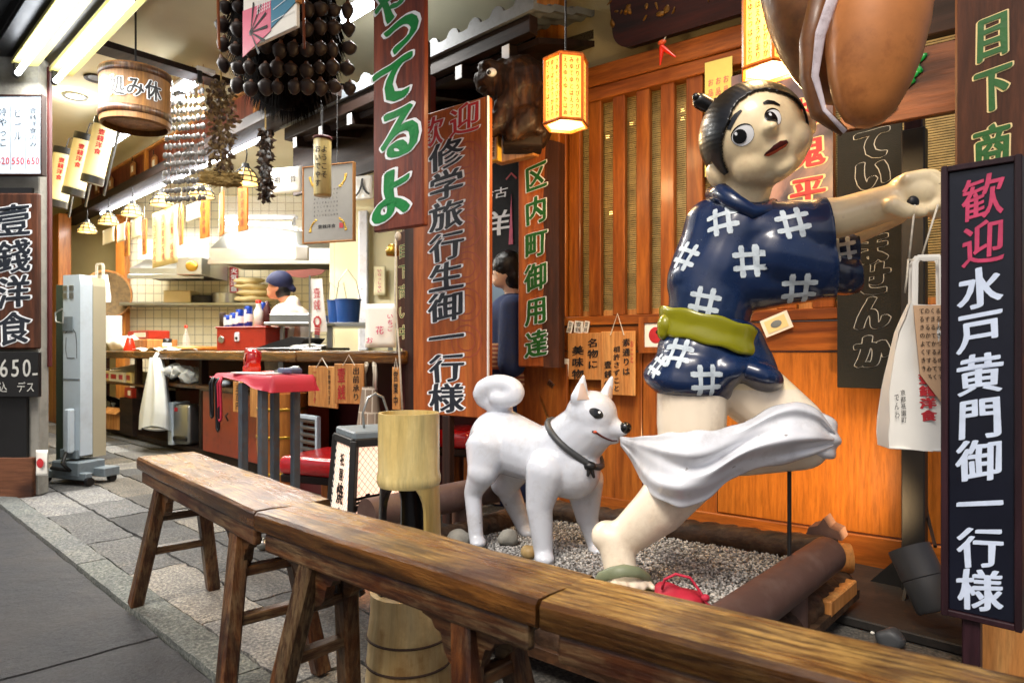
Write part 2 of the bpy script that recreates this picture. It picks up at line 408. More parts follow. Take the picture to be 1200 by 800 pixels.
M['can_grey'] = mat('can_grey', '#3b3d3f', .5, .1, 6, .08, 60)
M['base_plate'] = mat('base_plate', '#1d1a17', .7, .25, 6, .3, 60, dirt='#3d3128')
M['timber'] = wood('timber', '#150c07', '#4d3320', 'x', 1.2, .6, .05, .6, wear='#6b5a48', wear_amt=.4)
M['rooftile'] = mat('rooftile', '#6e757b', .6, .15, 8, .2, 60, dirt='#454a4d')
M['black_sign'] = mat('black_sign', '#0d1120', .35, .2, 5, .08, 60)
M['purple_frame'] = wood('purple_frame', '#1f1016', '#3f242b', 'z', 1, .45, .1, .2)
M['ink'] = mat('ink', '#15110e', .6, .1, 10, .05)
M['ink_navy'] = mat('ink_navy', '#0d1724', .7, .15, 15, .1)
M['ink_white'] = mat('ink_white', '#e6e8ea', .5, .05, 20, .15, 90)
M['ink_pale'] = mat('ink_pale', '#cfdcf0', .5, .08, 25, .2, 90)
M['ink_green'] = mat('ink_green', '#0e7a33', .3, .15, 18, .35, 70)
M['ink_green_dark'] = mat('ink_green_dark', '#1d5a1c', .4, .15, 18, .2, 70)
M['ink_red'] = mat('ink_red', '#b3262c', .5, .12, 20, .1)
M['ink_rose'] = mat('ink_rose', '#c23c62', .5, .2, 30, .15)
M['ink_chalk'] = mat('ink_chalk', '#b9b9b2', .9, .15, 60, .2)
M['ink_faint'] = mat('ink_faint', '#8c3a22', .6, .12, 20, .05)
M['straw'] = mat('straw', '#8a713f', .9, .35, 30, .6, 120)
M['dried'] = mat('dried', '#6b5636', .85, .4, 20, .5, 120)
M['dried_dark'] = mat('dried_dark', '#3a2718', .85, .4, 20, .5, 120)
M['gourd'] = mat('gourd', '#c27a3e', .46, .25, 5, .12, 30, coat=.06, dirt='#74391a', dirt_amt=.6)
M['gourd_dark'] = mat('gourd_dark', '#6d4119', .45, .4, 18, .25, 30, coat=.1, dirt='#7d5a22', dirt_amt=.4)
M['bell_brown'] = mat('bell_brown', '#2a1e1a', .55, .2, 20, .2, 90)
M['bell_cap'] = mat('bell_cap', '#5d3b28', .6, .2, 20, .2, 90)
M['shell'] = mat('shell', '#5a5856', .55, .2, 20, .2, 90)
M['fur'] = mat('fur', '#120d0a', 1.0, .3, 20, .6, 150)
M['lamp_paper'] = emit('lamp_paper', '#ff9f3e', .95, '#e8b060')
M['lamp_white'] = emit('lamp_white', '#ffe0a0', .06, '#cfc294')
M['cage_shade'] = emit('cage_shade', '#ffcf74', .8, '#d8b870')
M['tube_light'] = emit('tube_light', '#f2f7ff', 14)
M['down_light'] = emit('down_light', '#f6fff4', 3)
M['sign_light'] = emit('sign_light', '#d5e6ff', .12, '#b9c8d8')
M['bulb_warm'] = emit('bulb_warm', '#ffc56a', 7)
M['floor_lamp_mesh'] = emit('floor_lamp_mesh', '#ffceb0', .75, '#e8c4b0')
M['lamp_skin'] = mat('lamp_skin', '#d7cba0', .7, .08, 8, .2, 60)
M['reflector'] = mat('reflector', '#d6c978', .4, .06, 4, .05)
M['glass'] = glass('glass')
M['hair_paint'] = mat('hair_paint', '#0b0b0c', .36, .2, 6, .12, 70, coat=.15)
M['hair'] = mat('hair', '#0c0a09', .4, .3, 30, .4, 200)
M['skin'] = mat('skin', '#b97c5b', .5, .06, 12, .1, 120)
M['coat_pale'] = mat('coat_pale', '#e9d8c6', .8, .06, 8, .25, 40)
M['kerchief'] = mat('kerchief', '#11183c', .8, .12, 12, .25, 60)
M['rope'] = mat('rope', '#cfc6b4', .8, .2, 60, .6, 300)

M['fur'].node_tree.nodes['Principled BSDF'].inputs['Specular IOR Level'].default_value = .05
M['clear_wrap'] = glass('clear_wrap', (.8, .85, .88), .15, .4)
# ------------------------------------------------------------------ lettering
_gc = {}
def glyph0(ch):
    if ch in _gc: return _gc[ch]
    c = bpy.data.curves.new('g', 'FONT'); c.body = ch; c.size = 1; c.resolution_u = 3
    c.fill_mode = 'FRONT'
    o = bpy.data.objects.new('g', c)
    me = o.to_mesh()
    vs = [(v.co.x, v.co.y) for v in me.vertices]; fs = [tuple(p.vertices) for p in me.polygons]
    o.to_mesh_clear(); bpy.data.objects.remove(o); bpy.data.curves.remove(c)
    if vs:
        x0 = min(v[0] for v in vs); x1 = max(v[0] for v in vs)
        full = ord(ch) > 0x2000
        cx = .5 if full else (x0+x1)/2
        vs = [(x-cx, y-(.38 if full else .36)) for x, y in vs]
    _gc[ch] = (vs, fs); return _gc[ch]
def glyph(ch, bold=0.0):
    """brush-thick glyph: the thin form laid down several times round a small circle; returns flat lists (layers are separated in depth by put)"""
    vs, fs = glyph0(ch)
    if bold <= .004: return vs, fs
    k = (ch, round(bold, 4))
    if k in _gc: return _gc[k]
    V = []; F = []
    n = 10 if bold < .05 else 16
    for i in range(n):
        a = 2*math.pi*i/n; o = len(V)
        ox = bold*math.cos(a)*1.45; oy = bold*(.62*math.sin(a)+.28*math.cos(a)); V += [(x+ox, y+oy) for x, y in vs]; F += [tuple(q+o for q in f) for f in fs]
    if bold >= .05:
        for i in range(6):
            a = 2*math.pi*i/6; o = len(V)
            V += [(x+bold*.7*math.cos(a), y+bold*.3*math.sin(a)) for x, y in vs]; F += [tuple(q+o for q in f) for f in fs]
    _gc[k] = (V, F); return V, F
_lay = [0]
def put(mb, ch, x, z, w, h, y, bold=0.0, shear=0.0, wob=.015, seed=0):
    vs, fs = glyph(ch, bold)
    bv = []; n0 = max(1, len(glyph0(ch)[0])); base = (_lay[0] % 7)*.00001; _lay[0] += 1
    for q_, (a, b) in enumerate(vs):
        n = noise.noise_vector(Vector((a*2.2+seed*3.1, b*2.2, ord(ch)*.37)))
        a2, b2 = a+n.x*wob*3, b+n.y*wob*3
        b2 += a2*shear
        bv.append(mb.bm.verts.new((x+a2*w, y-(q_//n0)*.00004, z+b2*h)))
    for f in fs:
        try: mb.bm.faces.new([bv[i] for i in f])
        except ValueError: pass
def fixn(mb):
    for f in mb.bm.faces:
        f.normal_update()
        if f.normal.y > 0: f.normal_flip()
def vtext(parent, text, x, z0, z1, w, y, m, outline=None, bold=.02, obold=.055, fill=.92, shear=.06, h=None, wob=.015, name='lettering', rot=0):
    """a column of characters from z0 (top) to z1 (bottom), painted on the face at local y (facing -y)"""
    n = len(text); st = (z0-z1)/n; h = h or st*fill
    for layer, (mm, bo, yy) in enumerate(([(outline, obold, y-.0012)] if outline else [])+[(m, bold, y-.0024)]):
        mb = MB()
        for i, ch in enumerate(text): put(mb, ch, x, z0-(i+.5)*st, w, h, yy, bo, shear, wob)
        fixn(mb)
        if rot: bmesh.ops.rotate(mb.bm, verts=mb.bm.verts, cent=(x, y, (z0+z1)/2), matrix=Matrix.Rotation(R(rot), 3, 'Y'))
        mb.build('lettering_edge' if (outline and layer == 0) else name, mm, parent)
def htext(parent, text, x0, x1, z, h, y, m, outline=None, bold=.02, obold=.055, shear=0, w=None, wob=.01):
    n = len(text); st = (x1-x0)/n; w = w or st*.95
    for layer, (mm, bo, yy) in enumerate(([(outline, obold, y-.0012)] if outline else [])+[(m, bold, y-.0024)]):
        mb = MB()
        for i, ch in enumerate(text): put(mb, ch, x0+(i+.5)*st, z, w, h, yy, bo, shear, wob)
        fixn(mb); mb.build('lettering_edge' if (outline and layer == 0) else 'lettering', mm, parent)
def stroke2d(mb, pts, y, w):
    """flat painted stroke through (x,z) points"""
    n = len(pts)
    lr = []
    for i, (x, z) in enumerate(pts):
        a = pts[max(i-1, 0)]; b = pts[min(i+1, n-1)]
        d = Vector((b[0]-a[0], b[1]-a[1])); d = d.normalized() if d.length else Vector((1, 0))
        ww = w[i] if hasattr(w, '__len__') else w
        lr.append((mb.bm.verts.new((x-d.y*ww/2, y, z+d.x*ww/2)), mb.bm.verts.new((x+d.y*ww/2, y, z-d.x*ww/2))))
    for (a, b), (c, d) in zip(lr, lr[1:]): mb.bm.faces.new((a, b, d, c))

def board(f, x0, y0, x1, y1, v, th, m, name, label=None, cat=None, group=None, parent=None, bev=.003, tilt=0, frame=None, fw=.02, ftype=None):
    """upright board seen in the photograph between the given pixels, in frame f at local depth v; returns (object, w, h)"""
    xm = (x0+x1)/2; ym = (y0+y1)/2
    u0, _ = f.loc(x0, ym, v); u1, _ = f.loc(x1, ym, v); um = (u0+u1)/2
    # heights on the centre column
    o_ = f.o+f.U*um+f.V*v
    zt = .9+(411-y0)/800*o_.y; zb = .9+(411-y1)/800*o_.y
    w = u1-u0; h = zt-zb
    loc = f.world(um, v, (zt+zb)/2)
    mb = MB().box((0, th/2, 0), (w, th, h), bev=bev)
    o = mb.build(name, m, parent, loc=loc, rotz=f.rot)
    if tilt: o.rotation_euler.rotate_axis('Y', R(tilt))
    if label: tag(o, label, cat, group)
    if frame is not None:
        fb = MB()
        for sx in (-1, 1): fb.box((sx*(w/2+fw/2-.001), th/2-.004, 0), (fw, th+.012, h+2*fw), bev=.002)
        for sz in (-1, 1): fb.box((0, th/2-.0035, sz*(h/2+fw/2-.001)), (w, th+.011, fw), bev=.002)
        fb.build('frame', frame, o)
    return o, w, h
# ------------------------------------------------------------------ ground, road, kerb, pavement
M['ground'] = mat('ground', '#2b2a28', .95, .2, 2, .4, 60)
gm = MB(); gm.grid(lambda u, v: Vector(((u-.5)*160, (v-.5)*160, -.03)), 8, 8)
tag(gm.build('ground', M['ground']), kind='structure')
M['slab'] = attr_stone('slab', .85, .75, .8); M['roadstone'] = attr_stone('roadstone', .6, .4, 1.0, True)
def slabs(name, x0, x1, y0, y1, row_h, lens, tone, m, gap=.006, ztop=0, jz=.003, seed=1, wav=1):
    rnd = random.Random(seed)
    bm = bmesh.new(); lay = bm.loops.layers.float_color.new('tone')
    y = y0
    while y < y1-.02:
        h = min(row_h*rnd.uniform(.75, 1.3), y1-y)
        if y1-(y+h) < row_h*.4: h = y1-y
        x = x0-rnd.random()*lens
        while x < x1:
            l = lens*rnd.uniform(.5, 1.5); g = gap*rnd.uniform(.5, 1.5)
            z = ztop+rnd.uniform(-jz, jz); t = tone(rnd)
            a, b, c, d = x+g/2, x+l-g/2, y+g/2, y+h-g/2
            nx = max(1, int((b-a)/.05)); ny = max(1, int((d-c)/.05)); ch = .006
            def edge(px, py, k):
                n = noise.noise_vector(Vector((px*14, py*14, seed)))
                n2 = noise.noise_vector(Vector((px*45, py*45, seed+9))); return px+(n.x*.011+n2.x*.004)*k, py+(n.y*.011+n2.y*.004)*k
            vs = []
            for i in range(nx+1):
                row = []
                for j in range(ny+1):
                    px, py = edge(a+(b-a)*i/nx, c+(d-c)*j/ny, wav)
                    onb = i in (0, nx) or j in (0, ny)
                    zz = z-(.004 if onb else 0)+noise.noise(Vector((px*6, py*6, seed*2.)))*.003+noise.noise(Vector((px*19, py*19, seed*3.)))*.0035
                    row.append(bm.verts.new((px, py, zz)))
                vs.append(row)
            fs = []
            for i in range(nx):
                for j in range(ny): fs.append(bm.faces.new((vs[i][j], vs[i+1][j], vs[i+1][j+1], vs[i][j+1])))
            ring = [vs[i][0] for i in range(nx+1)]+[vs[nx][j] for j in range(1, ny+1)]+[vs[i][ny] for i in range(nx-1, -1, -1)]+[vs[0][j] for j in range(ny-1, 0, -1)]
            low = [bm.verts.new((q.co.x, q.co.y, -.028)) for q in ring]; k = len(ring)
            for i in range(k): fs.append(bm.faces.new((ring[i], low[i], low[(i+1)%k], ring[(i+1)%k])))
            for f in fs:
                for lp in f.loops: lp[lay] = (*t, 1)
            x += l
        y += h
    me = bpy.data.meshes.new(name); bm.to_mesh(me); bm.free(); me.materials.append(m); me.shade_smooth()
    me.set_sharp_from_angle(angle=R(35))
    o = bpy.data.objects.new(name, me); COL.objects.link(o)
    o.location = FK.world(0, 0, 0); o.rotation_euler = (0, 0, R(KR))
    return tag(o, kind='structure')
def t_pave(r):
    b = r.choice([.05, .075, .10, .13, .19, .07]); w = r.choice([0, 0, .012, .035])
    return (b+w, b+w*.6, b*.97)
def t_road(r):
    b = r.uniform(.042, .054); return (b*.95, b*.99, b*1.1)
slabs('pavement', -9.5, 8.5, -1.415, 3.2, .25, .52, t_pave, M['slab'], .010, jz=.004, seed=3)
slabs('kerb', -9.5, 8.5, -1.53, -1.418, .2, 1.1, lambda r: (.125+r.random()*.02,.132+r.random()*.02,.132), M['slab'], .004, ztop=.006, seed=5, wav=.3)
slabs('road', -9.5, 8.5, -6.5, -1.538, 1.3, 2.1, t_road, M['roadstone'], .005, ztop=-.006, seed=11, wav=.5)

# ------------------------------------------------------------------ kitchen building
KT = thing('restaurant_kitchen', 'open cream tiled restaurant kitchen under a pale ceiling', 'building', FK.world(0, 0, 0), KR)
def k_loc(px, py, v): return FK.loc(px, py, v)
def wp(p):   # world -> street-frame local
    d = Vector((p.x, p.y))-FK.o
    return Vector((d.dot(FK.U), d.dot(FK.V), p.z))
def quadbox(name, a, b, z0, z1, th, m, parent=KT):
    """wall slab between two plan points (world), thickness away from the camera"""
    A, B = wp(Vector((*a, 0))), wp(Vector((*b, 0))); d = (B-A).normalized(); n = Vector((-d.y, d.x, 0))
    mb = MB(); q = [A, B, B+n*th, A+n*th]
    lo = [mb.bm.verts.new((p.x, p.y, z0)) for p in q]; hi = [mb.bm.verts.new((p.x, p.y, z1)) for p in q]
    mb.bm.faces.new(lo[::-1]); mb.bm.faces.new(hi)
    for i in range(4): mb.bm.faces.new((lo[i], lo[(i+1)%4], hi[(i+1)%4], hi[i]))
    return mb.build(name, m, parent)
BW = 8.7                                     # back wall depth
def X(px, Y): return (px-600)/800*Y
quadbox('back_wall', (-7.2, BW+.35), (X(146, BW), BW+.35), 0, 3.05, .12, M['olive_wall'])
# tiles need a frontal frame of their own: object rotated back to the world axes
def front_part(name, x0, x1, Y, z0, z1, th, m, bev=0):
    c = wp(Vector(((x0+x1)/2, Y+th/2, (z0+z1)/2)))
    o = MB().box((0, 0, 0), (x1-x0, th, z1-z0), bev=bev).build(name, m, KT, loc=c, rotz=-KR); return o
front_part('tiled_wall', X(146, BW), X(398, BW), BW, 0, 3.05, .1, M['tile'])
front_part('side_wall', X(392, 6.9), X(505, 6.9), 6.9, 0, 3.05, .1, M['cream_wall'])
front_part('wall_pipe_cover', X(421, 6.85), X(432, 6.85), 6.8, .9, 2.3, .08, M['white_paint'], .01)
front_part('wall_return', X(392, 6.9)-.05, X(392, 6.9)-.002, 6.9, 0, 3.05, 1.9, M['cream_wall'])
quadbox('side_wall', (-7.25, BW+.4), (X(36, 4.6), 4.6), 0, 3.05, .1, M['olive_wall'])
# ceiling: sheet in the street frame
cl = MB().box((-2.2, 1.55, 3.08), (11, 5.6, .06)); cl.build('ceiling', M['ceiling'], KT)
cb = MB().bar(wp(P(108, 52, 4.2)), wp(P(262, 98, 5.1)), .16, .04); cb.build('ceiling_board', M['darkwood'], KT)
# posts, beam and transom
def k_post(px0, px1, v, z0, z1, d, m, name='post'):
    u0, _ = FK.loc(px0, 400, v); u1, _ = FK.loc(px1, 400, v)
    return MB().box(((u0+u1)/2, v, (z0+z1)/2), (u1-u0, d, z1-z0), bev=.008).build(name, m, KT)
k_post(64, 76, -.1, 0, 2.6, .14, M['postwood'])
P2 = wp(P(144, 400, BW-.15)); MB().box((P2.x, P2.y, 1.3), (.12, .12, 2.6), rot=Matrix.Rotation(R(-KR), 4, 'Z'), bev=.008).build('post', M['postwood'], KT)
u0, zb = FK.loc(72, 257, .06); u1, zb2 = FK.loc(330, 152, .06)
zb = 2.56
MB().box(((u0+u1)/2+.35, .06, zb+.045), (u1-u0+.7, .2, .09), bev=.006).build('beam', M['darkwood'], KT)
ut0, _ = FK.loc(96, 240, .16); ut1, _ = FK.loc(330, 150, .16)
MB().box(((ut0+ut1)/2, .18, 2.82), (ut1-ut0, .05, .33), bev=.003).build('transom_panel', M['redwood'], KT)
for px in (171, 300):
    uu, _ = FK.loc(px, 200, .14); MB().box((uu, .145, 2.82), (.07, .03, .33), bev=.003).build('transom_post', M['strip_wood'], KT)
MB().box(((ut0+ut1)/2, .16, 2.995), (ut1-ut0, .06, .02)).build('transom_rail', M['palewood'], KT)
# dark red return beside the counter end and dark passage behind the signs
ue, _ = FK.loc(468, 450, .0); uf, _ = FK.loc(497, 450, .0)
MB().box(((ue+uf)/2, .05, 1.2), (uf-ue, .06, 2.4)).build('end_partition', M['dark_red'], KT)
k_post(482, 497, -.05, 0, 2.55, .1, M['darkwood_z'])

# counter
CT = thing('counter', 'long dark wood serving counter with open shelves under the slab', 'counter', FK.world(0, 0, 0), KR)
cu0, _ = FK.loc(117, 410, -.1); cu1, _ = FK.loc(478, 415, -.1)
us, _ = FK.loc(350, 415, -.12)
cs = MB(); cs.box(((cu0+us)/2, .19, .862), (us-cu0-.004, .66, .07), bev=.012, seg=2); cs.box(((cu1+us)/2, .19, .866), (cu1-us, .66, .07), bev=.012, seg=2)
cs.build('slab', M['bench_top'], CT)
MB().box(((cu0+cu1)/2, .5, .41), (cu1-cu0-.1, .03, .82)).build('back_panel', M['dark_red'], CT)
sh0, _ = FK.loc(117, 460, 0); sh1, _ = FK.loc(206, 470, 0)
MB().box(((sh0+sh1)/2, .22, .55), (sh1-sh0, .44, .025), bev=.003).build('shelf', M['bench_leg'], CT)
MB().box(((sh0+sh1)/2+.4, .22, .04), (sh1-sh0+1.4, .46, .05), bev=.004).build('plinth', M['darkwood'], CT)
for px in (122, 160, 198, 236): 
    uu, _ = FK.loc(px, 470, .02); MB().box((uu, .04, .43), (.06, .06, .79), bev=.004).build('leg', M['darkwood_z'], CT)
ub, _ = FK.loc(243, 480, .05); ucx, _ = FK.loc(318, 480, .05)
# shelf board over the heater
uh0, _ = FK.loc(196, 460, 0); uh1, _ = FK.loc(300, 470, 0)
MB().box(((uh0+uh1)/2, .12, .6), (uh1-uh0, .4, .03), bev=.004).build('shelf', M['bench_leg'], CT)

# ------------------------------------------------------------------ little tiled roof over the entrance
ET = thing('tiled_eave', 'small grey tiled eave on dark rafters above the entrance', 'roof', FK.world(0, 0, 0), KR)
e0 = wp(P(318, 152, 4.98)); e1 = wp(P(640, 4, 3.42))
zE = (e0.z+e1.z)/2; vE = (e0.y+e1.y)/2
e0.z = e1.z = zE; 
LE = e1.x-e0.x
def tilef(u, v):
    x = e0.x+u*LE; ph = (x/.17) % 1
    wave = (.028*math.exp(-((ph-.25)/.14)**2) - .012*math.sin(ph*2*math.pi))
    row = v*5; saw = (row % 1)*.018
    return Vector((x, vE+v*.85, zE+.03+wave+v*.26-saw))
tb = MB(); tb.grid(tilef, 220, 24)
ex = bmesh.ops.extrude_face_region(tb.bm, geom=list(tb.bm.faces)); 
for v_ in [g for g in ex['geom'] if isinstance(g, bmesh.types.BMVert)]: v_.co.z -= .035
tb.build('tiles', M['rooftile'], ET, auto=50)
fb = MB()
nT = int(LE/.17)
def edgeprof(): pass
for i in range(nT+1):
    x = e0.x+(i+.25)*.17
    if x > e1.x: break
    fb.prism([(-.085, -.06), (.085, -.06), (.085, -.004), (.05, .0), (.03, .03), (0, .04), (-.03, .03), (-.05, .0), (-.085, -.004)], -.012, .012, Matrix.Translation((x, vE-.014, zE+.035)))
fb.build('tile_ends', M['rooftile'], ET)
MB().box(((e0.x+e1.x)/2, vE+.02, zE-.075), (LE, .06, .09), bev=.004).build('fascia', M['darkwood'], ET)
MB().box(((e0.x+e1.x)/2, vE+.44, zE-.03), (LE, .8, .03), rot=Matrix.Rotation(R(16), 4, 'X')).build('roof_boards', M['darkwood'], ET)
MB().box(((e0.x+e1.x)/2, vE+.62, zE-.18), (LE, .1, .16), bev=.005).build('beam', M['darkwood'], ET)
rf = MB(); rc = MB()
for px, py in ((351, 152), (379, 128), (405, 152), (449, 110), (548, 72), (606, 46)):
    pass
for i in range(7):
    x = e0.x+LE*(.06+i*.145)
    rfo = MB().bar((x, vE+.0, zE-.165), (x, vE+.8, zE-.02), .05, .07, bev=.003).build('rafter', M['darkwood'], ET)
    MB().box((x, vE-.004, zE-.165), (.05, .004, .07)).build('rafter_tip', M['ink_white'], rfo)
# wall above the eave, under the ceiling
MB().box(((e0.x+e1.x)/2, vE+.9, 2.75), (LE+.4, .08, 1.1)).build('upper_wall', M['stucco'], ET)
# dark boards behind the eave at the kitchen's end
dk0, _ = FK.loc(330, 200, .35)
MB().box((dk0+.62, .47, 2.42), (1.24, .04, .5)).build('dark_boards', M['darkwood'], ET)

# ------------------------------------------------------------------ wall behind the statues
AT = thing('shop_wall', 'amber cedar shop wall with slatted window and stucco above', 'wall', FA.world(0, 0, 0), AR)
ua0, _ = FA.loc(655, 300, 0); ua1 = 2.35
LINT = 2.30
def a_box(name, x0, x1, z0, z1, y, th, m, bev=.004, parent=AT):
    return MB().box(((x0+x1)/2, y+th/2, (z0+z1)/2), (x1-x0, th, z1-z0), bev=bev).build(name, m, parent)
a_box('stucco_panel', ua0-.1, ua1+.3, LINT+.1, 3.6, .05, .1, M['stucco'], 0)
a_box('lintel', ua0-.06, ua1, LINT, LINT+.105, -.035, .12, M['cedar_h'], .005)
a_box('lower_rail', ua0, ua1, 1.035, 1.085, -.02, .09, M['cedar_h'])
a_box('sill_board', ua0, ua1, .90, 1.03, -.008, .06, M['cedar_h'])
um0, _ = FA.loc(752, 450, 0); um1, _ = FA.loc(782, 450, 0)
a_box('lower_panel', ua0, um0, .06, .895, 0, .05, M['cedar'])
a_box('lower_panel', um0+.004, um1+.25, .06, .895, .003, .05, M['cedar'])
up0, _ = FA.loc(852, 500, 0)
a_box('plywood_panel', um1+.254, ua1, .135, .895, .001, .05, M['plywood'])
a_box('skirting', ua0, ua1, 0, .13, -.012, .06, M['cedar_h'])
# end post
ue0, _ = FA.loc(653, 300, -.03); 
a_box('corner_post', ua0-.14, ua0+.02, 0, 3.4, -.03, .13, M['postwood'])
# slatted window
wn_x1, _ = FA.loc(1010, 300, 0)
LW = bpy.data.objects.new('slatted_window', None); COL.objects.link(LW); LW.parent = AT
a_box('frame', ua0, ua1, LINT-.075, LINT-.003, -.025, .09, M['cedar_h'], parent=LW)
sl = MB()
for a, b in ((667, 680), (690, 704), (718, 732), (745.5, 761), (774, 790), (804, 824), (836, 857), (870, 892), (910, 934), (952, 978)):
    x0, _ = FA.loc(a, 280, -.01); x1, _ = FA.loc(b, 280, -.01)
    sl.box(((x0+x1)/2, .005, (1.085+LINT-.075)/2), (x1-x0, .035, LINT-.075-1.085), bev=.004)
x0, _ = FA.loc(655, 280, -.02); x1, _ = FA.loc(663, 280, -.02)
sl.box(((x0+x1)/2, .005, (1.085+LINT-.075)/2), (x1-x0, .05, LINT-.075-1.085), bev=.004)
sl.build('slats', M['cedar'], LW)
bl = MB(); z = 1.10
rb = random.Random(4)
while z < LINT-.06:
    bl.box(((ua0+ua1)/2, .048, z), (ua1-ua0, .005, .0074), rot=Matrix.Rotation(R(rb.uniform(-.03, .03)), 4, 'Y')); z += .0105
M['blind'] = mat('blind', '#9c8754', .6, .35, 14, .1, 60)
bl.build('bamboo_blind', M['blind'], LW)
a_box('blind_batten', ua0, ua1, 1.085, 1.115, .03, .014, M['palewood'], .002, LW)
a_box('dark_glass', ua0-.02, ua1, 1.05, LINT, .14, .01, M['black_gloss'], 0, LW)
# warm room lights behind the blind, seen as bright specks
for px, py in ((712, 160), (740, 145), (716, 250), (800, 130), (800, 140)):
    u_, z_ = FA.loc(px, py, .1); MB().box((u_, .1, z_), (.02, .01, .018), bev=.003).build('lamp_glow', M['bulb_warm'], LW)
# alcove roof board high above the statues
MB().box(((ua0+ua1)/2, -.1, 3.6), (ua1-ua0+.9, .5, .06)).build('roof_boards', M['darkwood'], AT)
# entrance: dark passage behind the curtain
EN = thing('entrance_passage', 'dark entrance passage behind the black door curtain', 'doorway', FA.world(0, 0, 0), AR)
d0, _ = FA.loc(520, 300, .9)
MB().box((-.75, 1.7, 1.3), (2.2, .06, 2.6)).build('back_wall', M['cream_wall'], EN)
MB().box((-.17, .9, 1.3), (.05, 1.6, 2.6)).build('side_wall', M['olive_wall'], EN)
MB().box((-.55, .12, 2.36), (.95, .14, .16), bev=.005).build('lintel', M['postwood'], EN)
MB().box((-.7, .9, 2.62), (1.4, 1.7, .05)).build('ceiling', M['darkwood'], EN)
# pillar at the street's far end
PT = thing('street_pillar', 'grey concrete pillar carrying the menu signs', 'pillar', P(20, 411, 4.25)*1, 0)
PT.location.z = 0
pxw = X(45.5, 4.25)-X(20, 4.25)
MB().box((pxw-.65, .048, 1.65), (1.3, .092, 3.3), bev=.006).build('shaft', M['concrete'], PT)
MB().box((pxw-.06-.65, -.008, .42), (1.3, .025, .62), bev=.003).build('dark_panel', M['black_paint'], PT)
MB().box((pxw-.02-.65, -.012, .115), (1.3, .04, .25), bev=.003).build('skirting', M['oldwood_h'], PT)
MB().box((pxw+.004, .09, 1.75), (.022, .03, 1.9), bev=.003).build('corner_strip', M['dark_red'], PT)
MB().box((pxw-.16, -.007, 1.86), (.26, .02, .1)).build('sign_bracket', M['black_paint'], PT)
# ------------------------------------------------------------------ tube lamps and ceiling lamps
def PZ(px, py, z):
    return P(px, py, (z-.9)*800/(411-py))
def area(name, parent, loc, rot, sx, sy, e, col):
    d = bpy.data.lights.new(name, 'AREA'); d.shape = 'RECTANGLE'; d.size = sx; d.size_y = sy; d.energy = e; d.color = col
    o = bpy.data.objects.new(name, d); COL.objects.link(o); o.parent = parent; o.location = loc; o.rotation_euler = rot; return o
def point(name, parent, loc, e, col, r=.03):
    d = bpy.data.lights.new(name, 'POINT'); d.energy = e; d.color = col; d.shadow_soft_size = r
    o = bpy.data.objects.new(name, d); COL.objects.link(o); o.parent = parent; o.location = loc; return o
FL = (1.0, .98, .93)
def tube_fix(a, b, label, refl, e, wide=.13):
    c = (a+b)/2; Ln = (Vector((b.x, b.y))-Vector((a.x, a.y))).length
    t = thing('tube_lamp', label, 'lamp', c, KR, 'fluorescent tube lamps')
    MB().tube([(-Ln/2+.03, 0, 0), (Ln/2-.03, 0, 0)], .016, 12).build('tube', M['tube_light'], t, True)
    cp = MB()
    for s in (-1, 1):
        cp.tube([(s*(Ln/2-.035), 0, 0), (s*(Ln/2+.01), 0, 0)], .02, 12)
        cp.box((s*(Ln/2), 0, .035), (.022, .03, .07), bev=.004)
    cp.build('end_caps', M['black_paint'], t)
    MB().box((0, wide*.32, .085), (Ln*1.04, wide, .03), bev=.004).build('reflector', refl, t)
    if e: area('lamp_light', t, (0, 0, -.03), (0, 0, 0), Ln*.9, .04, e, FL)
    return t
a, b = PZ(17, 87, 2.6), PZ(94, -6, 2.6)
tube_fix(a, b, 'bright fluorescent tube beside the black awning soffit, outer of the pair', M['reflector'], 16)
a, b = PZ(58, 95, 2.6), PZ(166, -4, 2.6)
tube_fix(a, b, 'bright fluorescent tube on the kitchen side of the street end pair', M['reflector'], 22)
a, b = PZ(113, 183, 2.72), PZ(172, 140, 2.72)
tube_fix(a, b, 'fluorescent tube behind the hanging wooden tub', M['white_paint'], 20)
a, b = PZ(388, 45, 2.9), PZ(452, -12, 2.9)
tube_fix(a, b, 'fluorescent tube on the ceiling between the brown bell cluster and green lettered sign', M['white_paint'], 22)
a, b = PZ(178, 130, 2.8), PZ(238, 96, 2.8)
tube_fix(a, b, 'fluorescent tube behind the curtain of grey shells', M['white_paint'], 40)
# long lamp under the beam
a = FK.world(FK.loc(118, 248, .12)[0], .12, 2.535); b = FK.world(FK.loc(318, 170, .12)[0], .12, 2.535)
tube_fix(a, b, 'long fluorescent tube running under the dark kitchen beam', M['white_paint'], 84, .1)
a = P(262, 262, 7.75); b = P(345, 262, 7.75); tk = tube_fix(a, b, 'added fluorescent tube brightening the kitchen behind the wide hood glass', M['white_paint'], 20, .1); tk.rotation_euler = (0, 0, 0)  # extra tube added to brighten the kitchen and give the hood its glare
